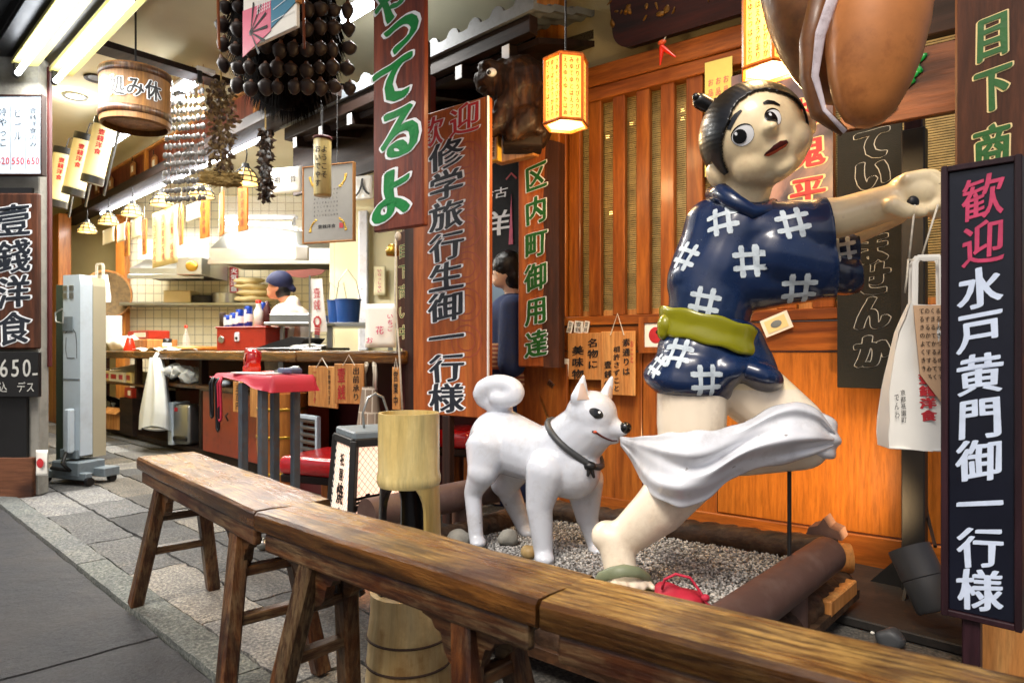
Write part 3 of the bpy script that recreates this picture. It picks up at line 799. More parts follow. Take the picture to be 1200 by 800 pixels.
# black soffit of the awning
sf = thing('awning_soffit', 'black awning soffit over the street end of the kitchen', 'awning', FK.world(0, 0, 0), KR)
s0 = wp(PZ(17, 87, 2.7)); s1 = wp(PZ(94, -6, 2.7))
MB().box(((s0.x+s1.x)/2+.1, s0.y-.72, 2.86), (4.2, 1.2, .06), bev=.004).build('soffit_board', M['black_paint'], sf)
MB().box(((s0.x+s1.x)/2+.1, s0.y+.0, 2.745), (2.4, .3, .03), bev=.004).build('lamp_tray', M['black_paint'], sf)
MB().box(((s0.x+s1.x)/2+.1, s0.y-.14, 2.83), (4.2, .03, .15), bev=.004).build('fascia', M['black_paint'], sf)
def downlight(px, py, lit, label):
    p = PZ(px, py, 3.045); t = thing('downlight', label, 'lamp', p, 0)
    MB().lathe([(.062, 0), (.09, -.012), (.095, 0), (.062, .004)], 28).build('ring', M['steel'] if lit else M['darkwood'], t, True)
    MB().lathe([(0, -.002), (.064, -.002)], 28).build('lens', M['down_light'] if lit else M['black_paint'], t)
    if lit: point('lamp_light', t, (0, 0, -.12), 6, FL, .06)
downlight(88, 113, True, 'lit round ceiling lamp above the three white paper lanterns')
downlight(114, 92, False, 'dark round ceiling lamp beside the hanging wooden tub')

# ------------------------------------------------------------------ hanging wooden tub sign
p = P(159, 118, 4.25)
t = thing('hanging_tub', 'wooden tub hung from the ceiling with brushed characters on its side', 'tub', p, -8)
rt = .2; hh = .17
MB().lathe([(rt*.9, -hh), (rt*.985, -hh*.95), (rt, hh), (rt*.93, hh), (rt*.86, -hh*.8), (0, -hh*.8)], 40).build('tub', M['tubwood'], t, auto=40)
hp = MB()
for z in (-hh*.62, hh*.82):
    hp.lathe([(rt*(.99+.006*(z>0)), z-.022), (rt*1.03, z-.018), (rt*1.03, z+.018), (rt*1.0, z+.022)], 40)
hp.build('hoop', M['bench_leg'], t, True)
hg = MB(); hg.tube([(0, 0, hh), (0, 0, 3.02-p.z)], .006, 6); hg.tube([(-rt*.9, 0, hh*.9), (rt*.9, 0, hh*.9)], .012, 6); hg.build('hanger', M['dark_metal'], t)
lb = [MB(), MB()]
for ch, ang in (('処', -29), ('み', 0), ('休', 29)):
    for mb, bo, rr in ((lb[0], .06, 1.012), (lb[1], .02, 1.026)):
        vs, fs = glyph(ch, bo); bv = []
        for x, y in vs:
            an = R(ang+36)+x*.10/rt*1.0
            ry = rr+(len(bv)//max(1, len(glyph0(ch)[0])))*.0003
            bv.append(mb.bm.verts.new((math.sin(an)*rt*ry, -math.cos(an)*rt*ry, .02+y*.125)))
        for f in fs: mb.bm.faces.new([bv[i] for i in f])
lb[0].build('lettering_edge', M['ink_white'], t); lb[1].build('lettering', M['ink'], t)

# three white paper lanterns
def paper_lantern(x0, y0, x1, y1, Y, lit, label, tilt):
    c = P((x0+x1)/2, (y0+y1)/2, Y); r = .052*Y/4.2*1.15; h = (y1-y0)/800*Y/2
    t = thing('paper_lantern', label, 'lantern', c, 0, 'white paper lanterns by the pillar'); t.rotation_mode = 'QUATERNION'; ax_ = (P((x0+x1)/2+tilt, y0, Y)-P((x0+x1)/2-tilt, y1, Y)).normalized(); t.rotation_quaternion = Vector((0, 0, 1)).rotation_difference(ax_)
    prof = [(r*.9, -h*.8)]
    for i in range(33):
        z = -h*.78+i*h*1.56/32; prof.append((r*(1+.012*(i % 2)), z))
    prof.append((r*.9, h*.8))
    MB().lathe(prof, 24).build('shade', M['lamp_white'], t, True)
    for z in (-1, 1): MB().lathe([(0, z*h*.78), (r*1.04, z*h*.78), (r*1.04, z*h), (0, z*h)], 24).build('cap', M['black_paint'], t, auto=30)
    MB().bar((r*.9, r*.95, -h*1.25), (r*.9, r*.95, h*1.05), .012, .018).build('back_strip', M['black_paint'], t)
    w = MB(); w.tube([(0, 0, h), (.0, .02, h+.1), (.05, .05, h+.12)], .005, 6); w.build('hook', M['dark_metal'], t)
    mb = MB()
    for i, ch in enumerate('壹錢洋食'):
        vs, fs = glyph(ch, .03); bv = []
        for x, y in vs:
            an = .45+x*.045/r; q_ = 1.03+(len(bv)//len(glyph0(ch)[0]))*.0008; bv.append(mb.bm.verts.new((math.sin(an)*r*q_, -math.cos(an)*r*q_, h*.55-i*.05+y*.046)))
        for f in fs: mb.bm.faces.new([bv[i2] for i2 in f])
    mb.build('lettering', M['ink_red'], t)
paper_lantern(96, 139, 136, 216, 5.2, 1, 'largest of the white paper lanterns, the one touching the wooden tub', 9)
paper_lantern(76, 157, 110, 230, 5.6, 1, 'white paper lantern hanging between two others', 8)
paper_lantern(56, 174, 86, 243, 6.0, 1, 'yellowish paper lantern next to the dark red pillar edge', 6)

# ------------------------------------------------------------------ bell cluster
p = P(335, 40, 3.55)
t = thing('bell_cluster', 'round dark fibre bundle strung all over with brown bell shaped cups', 'hanging ornament', p, 0)
RB = .34; kb = 3.55/800
fm = MB()
rr_ = random.Random(5)
fm.ell((0, 0, .02), (.27, .25, .41), seg=40, rings=26)
fm.jitter(.03, 9)
for i in range(1500):
    th = rr_.uniform(0, 2*math.pi); ph = rr_.uniform(-1.35, .6)
    c = Vector((.275*math.cos(th)*math.cos(ph), .255*math.sin(th)*math.cos(ph), .02+.40*math.sin(ph)))
    d = Vector((c.x*.12, c.y*.12, -.06-.05*rr_.random()))
    w = .004
    a = fm.bm.verts.new(c+Vector((w, 0, 0))); b = fm.bm.verts.new(c+Vector((-w, w, 0))); e = fm.bm.verts.new(c+d)
    fm.bm.faces.new((a, b, e))
fm.build('fibre_ball', M['fur'], t)
bellp = None; cordm = MB()
def bell_mesh(par):
    o = MB().lathe([(0, .024), (.012, .026), (.026, .018), (.036, .004), (.034, -.004), (.03, -.018), (.016, -.034), (0, -.042)], 18).build('bell', M['bell_brown'], par, True)
    MB().lathe([(0, .040), (.007, .038), (.012, .027), (.022, .0215), (.02, .018), (0, .02)], 14).build('cap', M['bell_cap'], o, True)
    return o
for pl_, (yo, cols_, rows_) in enumerate(((-.30, 10, (-37, -13, 10, 33, 56, 80, 101)), (.12, 9, (-13, 33, 80)))):
    for r_i, ry_ in enumerate(rows_):
        zc = (40-ry_)/800*(3.55+yo*.9)
        row_pts = []
        for k_ in range(cols_):
            fx = (k_/(cols_-1))*2-1
            x_ = fx*.315+rr_.uniform(-.004, .004); y_ = yo+(.13*fx*fx if pl_ == 0 else -.05*fx*fx)
            q = P(335+fx*73+rr_.uniform(-2.2, 2.2), ry_+rr_.uniform(-2.4, 2.4)-(3 if k_ < 1 else 0), 3.55+y_)-p
            if ry_ == 101 and k_ == 0: continue
            row_pts.append(q+Vector((0, .0, .012)))
            if bellp is None: bellp = bell_mesh(t); o = bellp
            else: o = dup(bellp, parent=t)
            o.location = q; o.rotation_euler = (rr_.uniform(-.22, .22), rr_.uniform(-.22, .22), rr_.uniform(0, 6)); o.scale = (rr_.uniform(.82, 1.12),)*2+(rr_.uniform(.85, 1.2),)
        cordm.tube(row_pts, .005, 5)
cordm.build('string', M['fur'], t)
kw = MB()
for x in (-.2, .2): kw.tube([(x, -.345, -.23), (x, -.36, .1), (x*.95, -.2, .6), (x*.5, 0, 3.05-p.z)], .007, 6)
kw.build('rope', M['cedar'], t)
# painted panel leaning on it
f = fr(315, 3.0, -37)
o, w, h = board(f, 285, -40, 347, 46, 0, .02, M['paper'], 'painted_panel', 'small pink, white and blue painted panel with black spokes on the bell cluster', 'painted panel')
bm = MB(); bm.prism([(-w/2, -h/2-.03), (0.02, -h/2+.03), (0.02, .0), (-w/2, .02)], -.003, -.001); bm.build('pink_field', mat('pink_field', '#d97088', .6), o)
bm = MB(); bm.prism([(.022, -h/2+.04), (w/2, -h/2+.1), (w/2, h/2), (.05, h/2), (.05, 0), (.022, 0)], -.003, -.001); bm.build('blue_field', mat('blue_field', '#3f7a95', .6), o)
bm = MB()
for an in range(-60, 100, 28): stroke2d(bm, [(-w*.33, -h*.3), (-w*.33+.13*math.cos(R(an)), -h*.3+.13*math.sin(R(an)))], -.005, [.004, .014])
bm.ell((-w*.33, -.004, -h*.3), (.014, .002, .014)); bm.build('spokes', M['ink'], o)
bm = MB()
for i in range(5): stroke2d(bm, [(.03+.01*i, -h*.3+.05*i), (w/2-.004, -h*.28+.07*i)], -.005, .003)
for i in range(6):
    for j in range(5): stroke2d(bm, [(-w*.2+i*.018, -h*.1+j*.014), (-w*.2+i*.018+.008, -h*.1+j*.014+.01)], -.006, .005)
bm.build('lines', M['ink_white'], o)
MB().prism([(w/2, -h/2+.1), (w/2+.012, -h/2+.1), (w/2+.012, h/2), (w/2, h/2)], -.004, .022).build('side_strip', M['palewood'], o)

# ------------------------------------------------------------------ strings of grey shells
def shell_curtain(px0, px1, py0, py1, Y, ncol, nrow, label):
    c = P((px0+px1)/2, py0, Y); t = thing('shell_curtain', label, 'hanging ornament', c, -14, None)
    w = (px1-px0)/800*Y; h = (py1-py0)/800*Y
    first = None
    sm = MB().tube([(-.0, 0, 0), (-.004, 0, -.012)], .004, 5)
    rnd = random.Random(2)
    half = [[], []]
    strands = MB()
    for i in range(ncol):
        x = -w/2+w*(i+.5)/ncol
        gap = .012 if i >= ncol-2 else 0
        strands.tube([(x+gap, 0, (2.98-c.z)), (x+gap, 0, -h)], .002, 4)
        col_ = MB()
        for j in range(nrow):
            z = -h*(j+.5)/nrow
            col_.ell((x+gap, rnd.uniform(-.01, .01), z), (.021*rnd.uniform(.75, 1.15), .013, .0225*rnd.uniform(.75, 1.15)), Matrix.Rotation(rnd.uniform(-.4, .4), 4, 'Z') @ Matrix.Rotation(rnd.uniform(-.15, .15), 4, 'Y'), 12, 8)
        col_.jitter(.003, 60)
        tag(col_.build('shell_string', M['shell'], t, True), kind='stuff')
    strands.build('cord', M['cedar'], t)
sm = None
shell_curtain(188, 243, 104, 238, 5.0, 9, 13, 'curtain of grey shells threaded in rows before the wooden transom')
def bundle(px, py0, py1, Y, r, m, m2, label, name, kind):
    c = P(px, py0, Y); h = (py1-py0)/800*Y
    t = thing(name, label, 'garland', c, 20)
    rnd = random.Random(px)
    MB().tube([(0, 0, 2.98-c.z), (0, 0, -h)], .006, 6).build('cord', M['straw'], t)
    for mm, nme, cnt in ((m, 'dried_leaves', 420), (m2, 'dried_pods', 90)):
        b = MB()
        for i in range(cnt):
            z = -h*rnd.random(); rr = r*(.45+.55*math.sin(min(1, -z/h*1.4+.2)*math.pi*.8)); an = rnd.uniform(0, 6.28); q = rr*rnd.random()**.5
            pos = Vector((q*math.cos(an), q*math.sin(an), z))
            if nme == 'dried_pods': b.ell(pos*1.0, (.012*rnd.uniform(.7, 1.5), .012, .016), None, 8, 6)
            else:
                d = Vector((rnd.uniform(-1, 1), rnd.uniform(-1, 1), rnd.uniform(-1.2, .4))).normalized()*.055*rnd.uniform(.5, 1.2)
                s_ = d.cross(Vector((rnd.random(), rnd.random(), rnd.random()))).normalized()*.014
                v = [b.bm.verts.new(pos), b.bm.verts.new(pos+d*.5+s_), b.bm.verts.new(pos+d), b.bm.verts.new(pos+d*.5-s_)]
                b.bm.faces.new(v)
        tag(b.build(nme, mm, t), kind='stuff')
    return t, h
g, h = bundle(259, 97, 205, 4.7, .1, M['dried'], M['dried_dark'], 'shaggy garland of dried leaves and pods above a straw bundle', 'dried_garland', 0)
st = MB(); rnd = random.Random(8)
for i in range(700):
    a = rnd.uniform(0, 6.28); c = Vector((rnd.uniform(-.09, .09), rnd.uniform(-.05, .05), -h-.02+rnd.uniform(-.045, .03)))
    d = Vector((math.cos(a), math.sin(a)*.6, rnd.uniform(-.3, .3)))*.06; n_ = Vector((0, 0, .003))
    st.bm.faces.new([st.bm.verts.new(c-d-n_), st.bm.verts.new(c+d-n_), st.bm.verts.new(c+d+n_), st.bm.verts.new(c-d+n_)])
st.ell((0, 0, -h-.03), (.09, .055, .045)); tag(st.build('straw_bundle', M['straw'], g), kind='stuff')
g2, h2 = bundle(311, 152, 234, 4.6, .035, M['dried_dark'], M['shell'], 'narrow string of pale dried pods hanging beside the certificate', 'pod_string', 0)

# ------------------------------------------------------------------ lamps, tags and papers along the beam
ords = ['first', 'second', 'third', 'fourth', 'fifth', 'sixth', 'seventh', 'eighth']
first = None
for i, (px, py) in enumerate(((102, 270), (127, 260), (155, 250), (190, 238), (236, 228), (288, 212))):
    u, z = FK.loc(px, py, -.12); loc = FK.world(u, -.12, z+.03)
    if first is None:
        t = first = thing('cage_lamp', '', 'lamp', loc, KR, 'wire cage lamps along the kitchen beam')
        MB().lathe([(.0, .06), (.03, .058), (.06, .03), (.085, -.01), (.095, -.035), (.094, -.05), (.09, -.035), (.08, -.01), (.055, .028), (0, .05)], 20).build('shade', M['cage_shade'], t, True)
        c = MB()
        for k in range(10):
            a = k*math.pi/5; c.tube([(r_*1.03*math.cos(a), r_*1.03*math.sin(a), z_) for r_, z_ in ((.03, .06), (.062, .03), (.088, -.01), (.098, -.05))], .005, 5)
        for r_, z_ in ((.062, .03), (.088, -.01), (.098, -.05)): c.tube([(r_*1.03*math.cos(k*math.pi/9), r_*1.03*math.sin(k*math.pi/9), z_) for k in range(19)], .0055, 5, caps=False)
        c.lathe([(0, .1), (.022, .095), (.034, .055), (0, .05)], 14)
        c.build('cage', M['dark_metal'], t)
        c = MB(); c.tube([(0, 0, .1), (.02, 0, .16), (0, 0, .22)], .005, 6); c.build('hook', M['dark_metal'], t)
        MB().ell((0, 0, -.015), (.035, .035, .04)).build('bulb', M['bulb_warm'], t, True)
        t['label'] = 'first wire cage lamp, the one by the far wooden post'
        point('lamp_light', t, (0, 0, -.11), 1.6, (1, .8, .5), .04)
    else:
        dup(first, loc, label=('last wire cage lamp, next to the straw bundle' if i == 5 else f'{ords[i]} wire cage lamp counting from the far wooden post'))
# wooden menu strips
first = None
strips = ((145, 152, 265, 297), (165, 174, 262, 294), (207, 218, 246, 283), (234, 246, 239, 271), (254, 266, 230, 272), (278, 292, 223, 266))
for i, (x0, x1, y0, y1) in enumerate(strips):
    u0, zt = FK.loc(x0, y0, -.02); u1, zb = FK.loc(x1, y1, -.02)
    z = (zt+zb)/2; loc = FK.world((u0+u1)/2, -.02, z)
    lab = ('wooden menu strip hanging nearest the far post' if 0 else f'{ords[i]} orange wooden menu strip counting from the far post')
    if i == 5: lab = 'last and longest orange wooden menu strip, beneath the straw bundle'
    if first is None:
        first = MB().box((0, 0, 0), (.15, .012, .34), bev=.002).build('menu_strip', M['strip_wood'], None, loc=loc, rotz=KR)
        tag(first, lab, 'menu tag', 'orange wooden menu strips under the beam')
        vtext(first, 'お好み焼', 0, .14, -.14, .06, -.006, M['ink_faint'], bold=.01)
        MB().tube([(0, 0, .17), (0, 0, .30)], .002, 4).build('string', M['rope'], first)
    else: dup(first, loc, (0, 0, R(KR+random.uniform(-14, 14))), lab)
# papers pinned under the beam
def sheet(f, x0, y0, x1, y1, v, m, name, label, cat, text=None, ink='ink', cols=1, group=None, curl=.012):
    um, _ = f.loc((x0+x1)/2, (y0+y1)/2, v); u0, _ = f.loc(x0, (y0+y1)/2, v); u1, _ = f.loc(x1, (y0+y1)/2, v)
    o_ = f.o+f.U*um+f.V*v; zt = .9+(411-y0)/800*o_.y; zb = .9+(411-y1)/800*o_.y; w = u1-u0; h = zt-zb
    mb = MB(); mb.grid(lambda a, b: Vector(((a-.5)*w, -curl*math.sin(b*3.1)*(a-.3), (.5-b)*h)), 6, 8)
    ex = bmesh.ops.extrude_face_region(mb.bm, geom=list(mb.bm.faces))
    for g in ex['geom']:
        if isinstance(g, bmesh.types.BMVert): g.co.y += .0015
    o = mb.build(name, m, None, True, loc=f.world(um, v, (zt+zb)/2), rotz=f.rot)
    tag(o, label, cat, group)
    if text:
        for c, tx in enumerate(text if isinstance(text, (list, tuple)) else [text]):
            n = len(text) if isinstance(text, (list, tuple)) else 1
            vtext(o, tx, w*(.5-(c+.5)/n), h*.42, -h*.42, min(w/n*.8, h*.9/max(1, len(tx))), -curl-.002, M[ink], bold=.015)
    return o
sheet(FK, 120, 268, 134, 285, -.03, M['paper'], 'paper_slip', 'small white paper slip under the second cage lamp', 'paper')
sheet(FK, 137, 262, 147, 283, -.05, M['paper'], 'paper_slip', 'white paper slip hanging beside the first menu strip', 'paper')
sheet(FK, 153, 256, 166, 279, -.06, M['paper'], 'paper_slip', 'white paper slip hung under the third cage lamp', 'paper')
sheet(FK, 178, 245, 208, 311, -.07, M['cream_paper'], 'menu_sheet', 'long cream paper menu hanging below the fourth cage lamp', 'paper', ['御品書一銭焼', '冷酒麦酒各種', '五百五十円也'], 'ink_faint')
sheet(FK, 218, 238, 235, 258, -.03, M['paper'], 'paper_slip', 'white paper slip between two orange menu strips under the shells', 'paper')
# hanging wooden plaques on the transom
for i, (px, py) in enumerate(((113, 220), (129, 215), (155, 198), (180, 191))):
    u, z = FK.loc(px, py, .12); loc = FK.world(u, .12, z)
    o = MB().prism([(-.07, -.07), (.07, -.07), (.07, .05), (0, .09), (-.07, .05)], 0, .015).build('votive_plaque', M['palewood'], None, loc=loc, rotz=KR)
    tag(o, f'{ords[i]} little wooden votive plaque on the red transom from the far end', 'plaque', 'votive plaques on the transom')
    MB().prism([(-.03, -.035), (.03, -.035), (.03, .03), (-.03, .03)], -.003, -.001).build('label_card', M['paper'], o)
    MB().tube([(-.02, 0, .06), (0, 0, .13), (.02, 0, .06)], .004, 5).build('cord', M['black_paint'], o)

# certificate, bamboo vase, cloth papers under the eave
f = fr(385, 4.35, -20)
o, w, h = board(f, 356, 194, 414, 283, 0, .02, M['paper'], 'certificate', 'framed certificate with gold border motifs and a red seal', 'certificate', frame=M['palewood'], fw=.007)
MB().box((0, -.002, 0), (w*.98, .002, h*.98)).build('mat_board', mat('mat_board', '#8f8b83', .7), o)
gb = MB()
for sx in (-1, 1):
    for sz in (-1, 1):
        for k in range(7): gb.ell((sx*(w*.36-k*.004*k*.3), -.004, sz*(h*.36)-sz*k*.012), (.012, .002, .006), Matrix.Rotation(k*.6, 4, 'Y'), 8, 6)
gb.build('gold_motif', M['brass'], o)
for i in range(7): 
    htext(o, 'ようこそおこしやす'[:9-i % 3], -w*.3, w*.22, h*(.18-i*.055), .014, -.003, M['ink'], w=.013)
htext(o, '壹銭洋食', -w*.2, w*.16, -h*.3, .026, -.003, M['ink'])
MB().box((w*.27, -.004, -h*.3), (.028, .002, .032)).build('seal', M['ink_red'], o)
hb = MB()
for x in (-.06, .06): hb.tube([(x, .01, h/2), (x, .01, h/2+.5)], .002, 4)
hb.build('wire', M['dark_metal'], o)
p = P(378, 197, 4.05); t = thing('bamboo_tube', 'pale hanging bamboo tube with brushed greeting before the certificate', 'bamboo tube', p, 0)
hb_ = 66/800*4.05/2
MB().lathe([(0, -hb_), (.049, -hb_), (.052, -hb_+.01), (.05, 0), (.052, hb_-.01), (.049, hb_), (0, hb_)], 24).build('tube', M['bamboo'], t, True)
MB().lathe([(0, hb_), (.056, hb_), (.056, hb_+.015), (0, hb_+.02)], 24).build('lid', M['dark_red'], t, True)
mb = MB()
for tx, an in (('ようこそ', .45), ('おいでやす', -.3)):
    for i, ch in enumerate(tx):
        vs, fs = glyph(ch, .01); bv = []
        for x, y in vs:
            a = an+x*.04/.05; q_ = .053+(len(bv)//len(glyph0(ch)[0]))*.00004; bv.append(mb.bm.verts.new((math.sin(a)*q_, -math.cos(a)*q_, hb_*.6-i*.05+y*.045)))
        for f_ in fs: mb.bm.faces.new([bv[q] for q in f_])
mb.build('lettering', M['ink'], t)
MB().tube([(0, 0, hb_), (0, 0, hb_+.35)], .003, 5).build('wire', M['dark_metal'], t)
f = fr(340, 5.2, -18)
sheet(f, 317, 196, 354, 226, 0, M['paper'], 'paper_notice', 'white paper notice with red and black characters beside the certificate', 'paper', ['　昔　', '　祖　'], 'ink')
f = fr(425, 4.7, -18)
sheet(f, 415, 206, 437, 234, 0, M['paper'], 'paper_notice', 'white paper slip half hidden by the green lettered sign', 'paper', '人', 'ink')

# ------------------------------------------------------------------ kitchen contents
F0 = Frame((0, BW-.35), 0)
def hoodbox(x0, x1, y0, y1, Y, d, label, extra=None):
    c = P((x0+x1)/2, (y0+y1)/2, Y); w = (x1-x0)/800*Y; h = (y1-y0)/800*Y
    t = thing('range_hood', label, 'range hood', (c.x, c.y+d/2, c.z), 0)
    mb = MB(); mb.prism([(-d/2, -h/2), (d/2, -h/2), (d/2, h/2), (d*.1, h/2), (-d/2, -h*.2)], -w/2, w/2, Matrix.Rotation(R(90), 4, 'Z')); mb.build('canopy', M['steel'], t)
    MB().box((0, -d/2-.01, -h/2-.02), (w+.02, .05, .05), bev=.004).build('lip', M['steel'], t)
    MB().box((0, 0, -h/2+.004), (w*.94, d*.9, .01)).build('filter', M['dark_metal'], t)
    MB().box((0, -d*.25, h*.75), (w, .01, h*.9)).build('glass_apron', M['glass'], t)
    return t, w, h, d
hoodbox(152, 237, 296, 322, 7.9, .7, 'small stainless hood over the tiled corner below the menu strips')
hoodbox(246, 398, 258, 305, 7.4, .9, 'wide stainless hood above the cook with a glass apron')
o = MB().box((0, 0, 0), (.28, .22, .19), bev=.006).build('lamp_box', M['steel'], None, loc=P(227, 313, 7.6)); tag(o, 'small steel warmer box with a golden glow between the hoods', 'warmer')
MB().ell((.03, -.11, 0), (.07, .02, .06)).build('bulb', M['brass'], o, True)
# wall shelf and what stands on it
sw = P(245, 357, BW-.2)
o = MB().box((0, 0, 0), (X(310, BW)-X(150, BW), .35, .035), bev=.004).build('wall_shelf', M['steel'], None, loc=(X(230, BW-.2), BW-.18, sw.z)); tag(o, 'long thin steel shelf fixed on the tiled wall', 'shelf')
ztop = sw.z+.018
def on_shelf(px, Y=BW-.2): return Vector((X(px, Y), Y, ztop))
o = MB().box((0, 0, .075), (.33, .25, .15), bev=.006).build('carton', M['cream_paper'], None, loc=on_shelf(213)); tag(o, 'pale carton on the steel wall shelf', 'box')
for i, (px, r, h_, lab) in enumerate(((241, .15, .09, 'low dark cooking pot on the wall shelf beside the pale carton'), (266, .17, .12, 'wide steel cooking pot on the wall shelf under the red fire notice'))):
    t = thing('cooking_pot', lab, 'pot', on_shelf(px), 0)
    MB().lathe([(0, 0), (r, 0), (r*1.03, h_), (r*1.06, h_), (r*1.03, h_-.004), (r*.97, .01), (0, .01)], 28).build('bowl', M['steel'] if i else M['dark_metal'], t, auto=40)
    for s in (-1, 1): MB().tube([(s*r, -.04, h_*.7), (s*(r+.05), -.03, h_*.75), (s*(r+.05), .03, h_*.75), (s*r, .04, h_*.7)], .008, 8).build('handle', M['dark_metal'], t)
for i in range(4):
    mb = MB(); mb.ell((0, 0, 0), (.26-.02*i, .14, .045)); mb.jitter(.025, 8, i); 
    o = mb.build('flour_sack', M['cream_paper'], None, True, loc=on_shelf(296+[0, 4, 1, -3][i])+Vector((0, -.02, .05+.075*i))); tag(o, ['lowest flour sack of the pile behind the cook', 'second flour sack from the bottom of the pile', 'third flour sack from the bottom of the pile', 'topmost sack of the flour pile behind the cook'][i], 'sack', 'flour sacks on the wall shelf')
f = Frame((0, BW-.02), 0)
o, w, h = board(f, 269, 313, 279, 343, 0, .006, M['ink_red'], 'fire_notice', 'red vertical fire notice with white characters on tiles', 'notice')
vtext(o, '火気注意', 0, h*.47, -h*.47, w*.85, 0, M['ink_white'], bold=.03)
# basket and bag on the olive wall
p = P(124, 345, 8.3); t = thing('flat_basket', 'round brown winnowing basket hung on the olive wall', 'basket', p, 0); t.rotation_euler = (R(90), 0, R(55))
MB().lathe([(0, 0), (.22, .01), (.27, .05), (.29, .05), (.28, 0), (.23, -.02), (0, -.02)], 32).build('tray', M['dried'], t, True)
MB().lathe([(.265, .045), (.28, .06), (.295, .05), (.285, .03)], 32).build('rim', M['palewood'], t, True)
def carrier(name, label, loc, w, h, d, rotz, m, tp=.06, sh=0):
    t = thing(name, label, 'bag', loc, rotz)
    b = MB(); b.grid(lambda u, v: Vector(((u-.5)*w*(1-tp*v**3)+sh*v*v, -d/2*(1-.75*v)+.008*math.sin(u*9+v*5), v*h)), 8, 10)
    b.grid(lambda u, v: Vector(((.5-u)*w*(1-tp*v**3)+sh*v*v, d/2*(1-.75*v)+.008*math.sin(u*7+v*4), v*h)), 8, 10)
    b.grid(lambda u, v: Vector((-w/2*(1-tp*v**3)+sh*v*v, (.5-u)*d*(1-.75*v), v*h)), 3, 10); b.grid(lambda u, v: Vector((w/2*(1-tp*v**3)+sh*v*v, (u-.5)*d*(1-.75*v), v*h)), 3, 10)
    b.box((0, 0, .002), (w, d, .004)); b.jitter(.006, 16, w)
    b.build('body', m, t, True)
    hw = min(w*.22, w*(1-tp)*.4)
    for s in (-1, 1): MB().tube([(sh-hw, s*d*.12, h-.02), (sh-hw*.95, s*d*.12, h+.11), (sh-hw*.7, s*d*.12, h+.125), (sh+hw*.7, s*d*.12, h+.125), (sh+hw*.95, s*d*.12, h+.11), (sh+hw, s*d*.12, h-.02)], .009, 6, flat=.25).build('handle', m, t)
    return t
t = carrier('paper_carrier', 'white paper carrier bag with printed text behind the upright cabinet', P(117, 354, 7.6), .23, .3, .09, -20, M['paper'])
for i, tx in enumerate(('壹銭洋食', '祇園名物', 'お土産')): vtext(t, tx, .04-.05*i, .24, .06, .03, -.046, M['ink'], bold=.02)
o = MB().box((0, 0, 0), (.36, .05, .32), bev=.004).build('info_card', M['paper'], None, loc=P(124, 386, 8.0)); tag(o, 'pale notice card standing at the far end of the counter', 'notice')

# the cook: one continuous body
YC = 5.95
t = thing('person', 'cook in a pale coat and navy kerchief looking down behind the counter', 'person', (X(338, YC), YC, 0), 0)
def ck(px, py, dy=0): 
    q = P(px, py, YC+dy); return Vector((q.x-X(338, YC), dy, q.z))
b = MB()
hd = ck(326, 337)
b.ell(hd, (.085, .075, .105), Matrix.Rotation(R(-14), 4, 'Y')); b.ell(hd+Vector((-.045, 0, -.06)), (.05, .05, .045)); b.ell(hd+Vector((-.088, 0, -.018)), (.018, .014, .02)); b.ell(hd+Vector((-.085, 0, -.062)), (.014, .02, .01))
b.ell(hd+Vector((.02, -.075, -.01)), (.018, .012, .032))
b.cap(hd+Vector((.03, 0, -.06)), .05, ck(341, 360), .055)
b.cap(ck(341, 385), .13, ck(341, 430), .14); b.cap((0.02, .0, .85), .15, (0.02, 0, .75), .15)
for s in (-1, 1):
    b.cap(ck(343, 378, s*.16), .06, ck(346, 408, s*.19), .05); b.cap(ck(346, 408, s*.19), .047, ck(318, 412, s*.1), .035); b.ell(ck(311, 413, s*.09), (.05, .03, .022))
    b.cap((.02, s*.09, .75), .09, (.02, s*.09, .42), .06); b.cap((.02, s*.09, .42), .06, (.04, s*.09, .07), .042); b.ell((-.03, s*.09, .045), (.12, .045, .045))
body = remesh(b, .014, 4).build('body', M['skin'], t, True)
b = MB()
b.cap(ck(343, 356), .07, ck(339, 378), .175); b.cap(ck(339, 380), .195, ck(338, 440), .2); b.cap(ck(340, 440), .17, (0, 0, .55), .19)
for s in (-1, 1): b.cap(ck(339, 370, s*.17), .09, ck(333, 404, s*.21), .075); b.cap(ck(333, 404, s*.2), .062, ck(318, 411, s*.13), .048)
b = remesh(b, .014, 4); b.jitter(.012, 12); b.build('coat', M['coat_pale'], t, True)
MB().tube([ck(331, 363, -.09), ck(337, 372, -.135), ck(342, 390, -.175)], .008, 6).build('collar', M['ink_rose'], t)
b = MB(); b.ell(hd+Vector((.03, 0, -.01)), (.075, .082, .1)); b.cap(hd+Vector((.06, 0, -.02)), .055, hd+Vector((.06, 0, -.07)), .04); remesh(b, .012, 3).build('hair', M['hair'], t, True)
b = MB(); b.ell(hd+Vector((.012, 0, .05)), (.118, .1, .1), Matrix.Rotation(R(-10), 4, 'Y')); b.cap(hd+Vector((.085, 0, .015)), .045, hd+Vector((.13, .0, -.015)), .03); b = remesh(b, .012, 3)
for v in list(b.bm.verts): pass
bmesh.ops.bisect_plane(b.bm, geom=list(b.bm.verts)+list(b.bm.edges)+list(b.bm.faces), plane_co=hd+Vector((-.09, 0, .045)), plane_no=Vector((-.45, 0, -1)), clear_outer=True)
b.build('kerchief', M['kerchief'], t, True)
for s in (-1, 1): MB().ell(hd+Vector((-.078, s*.03, .0)), (.008, .014, .004)).build('eye', M['ink'], t, True)

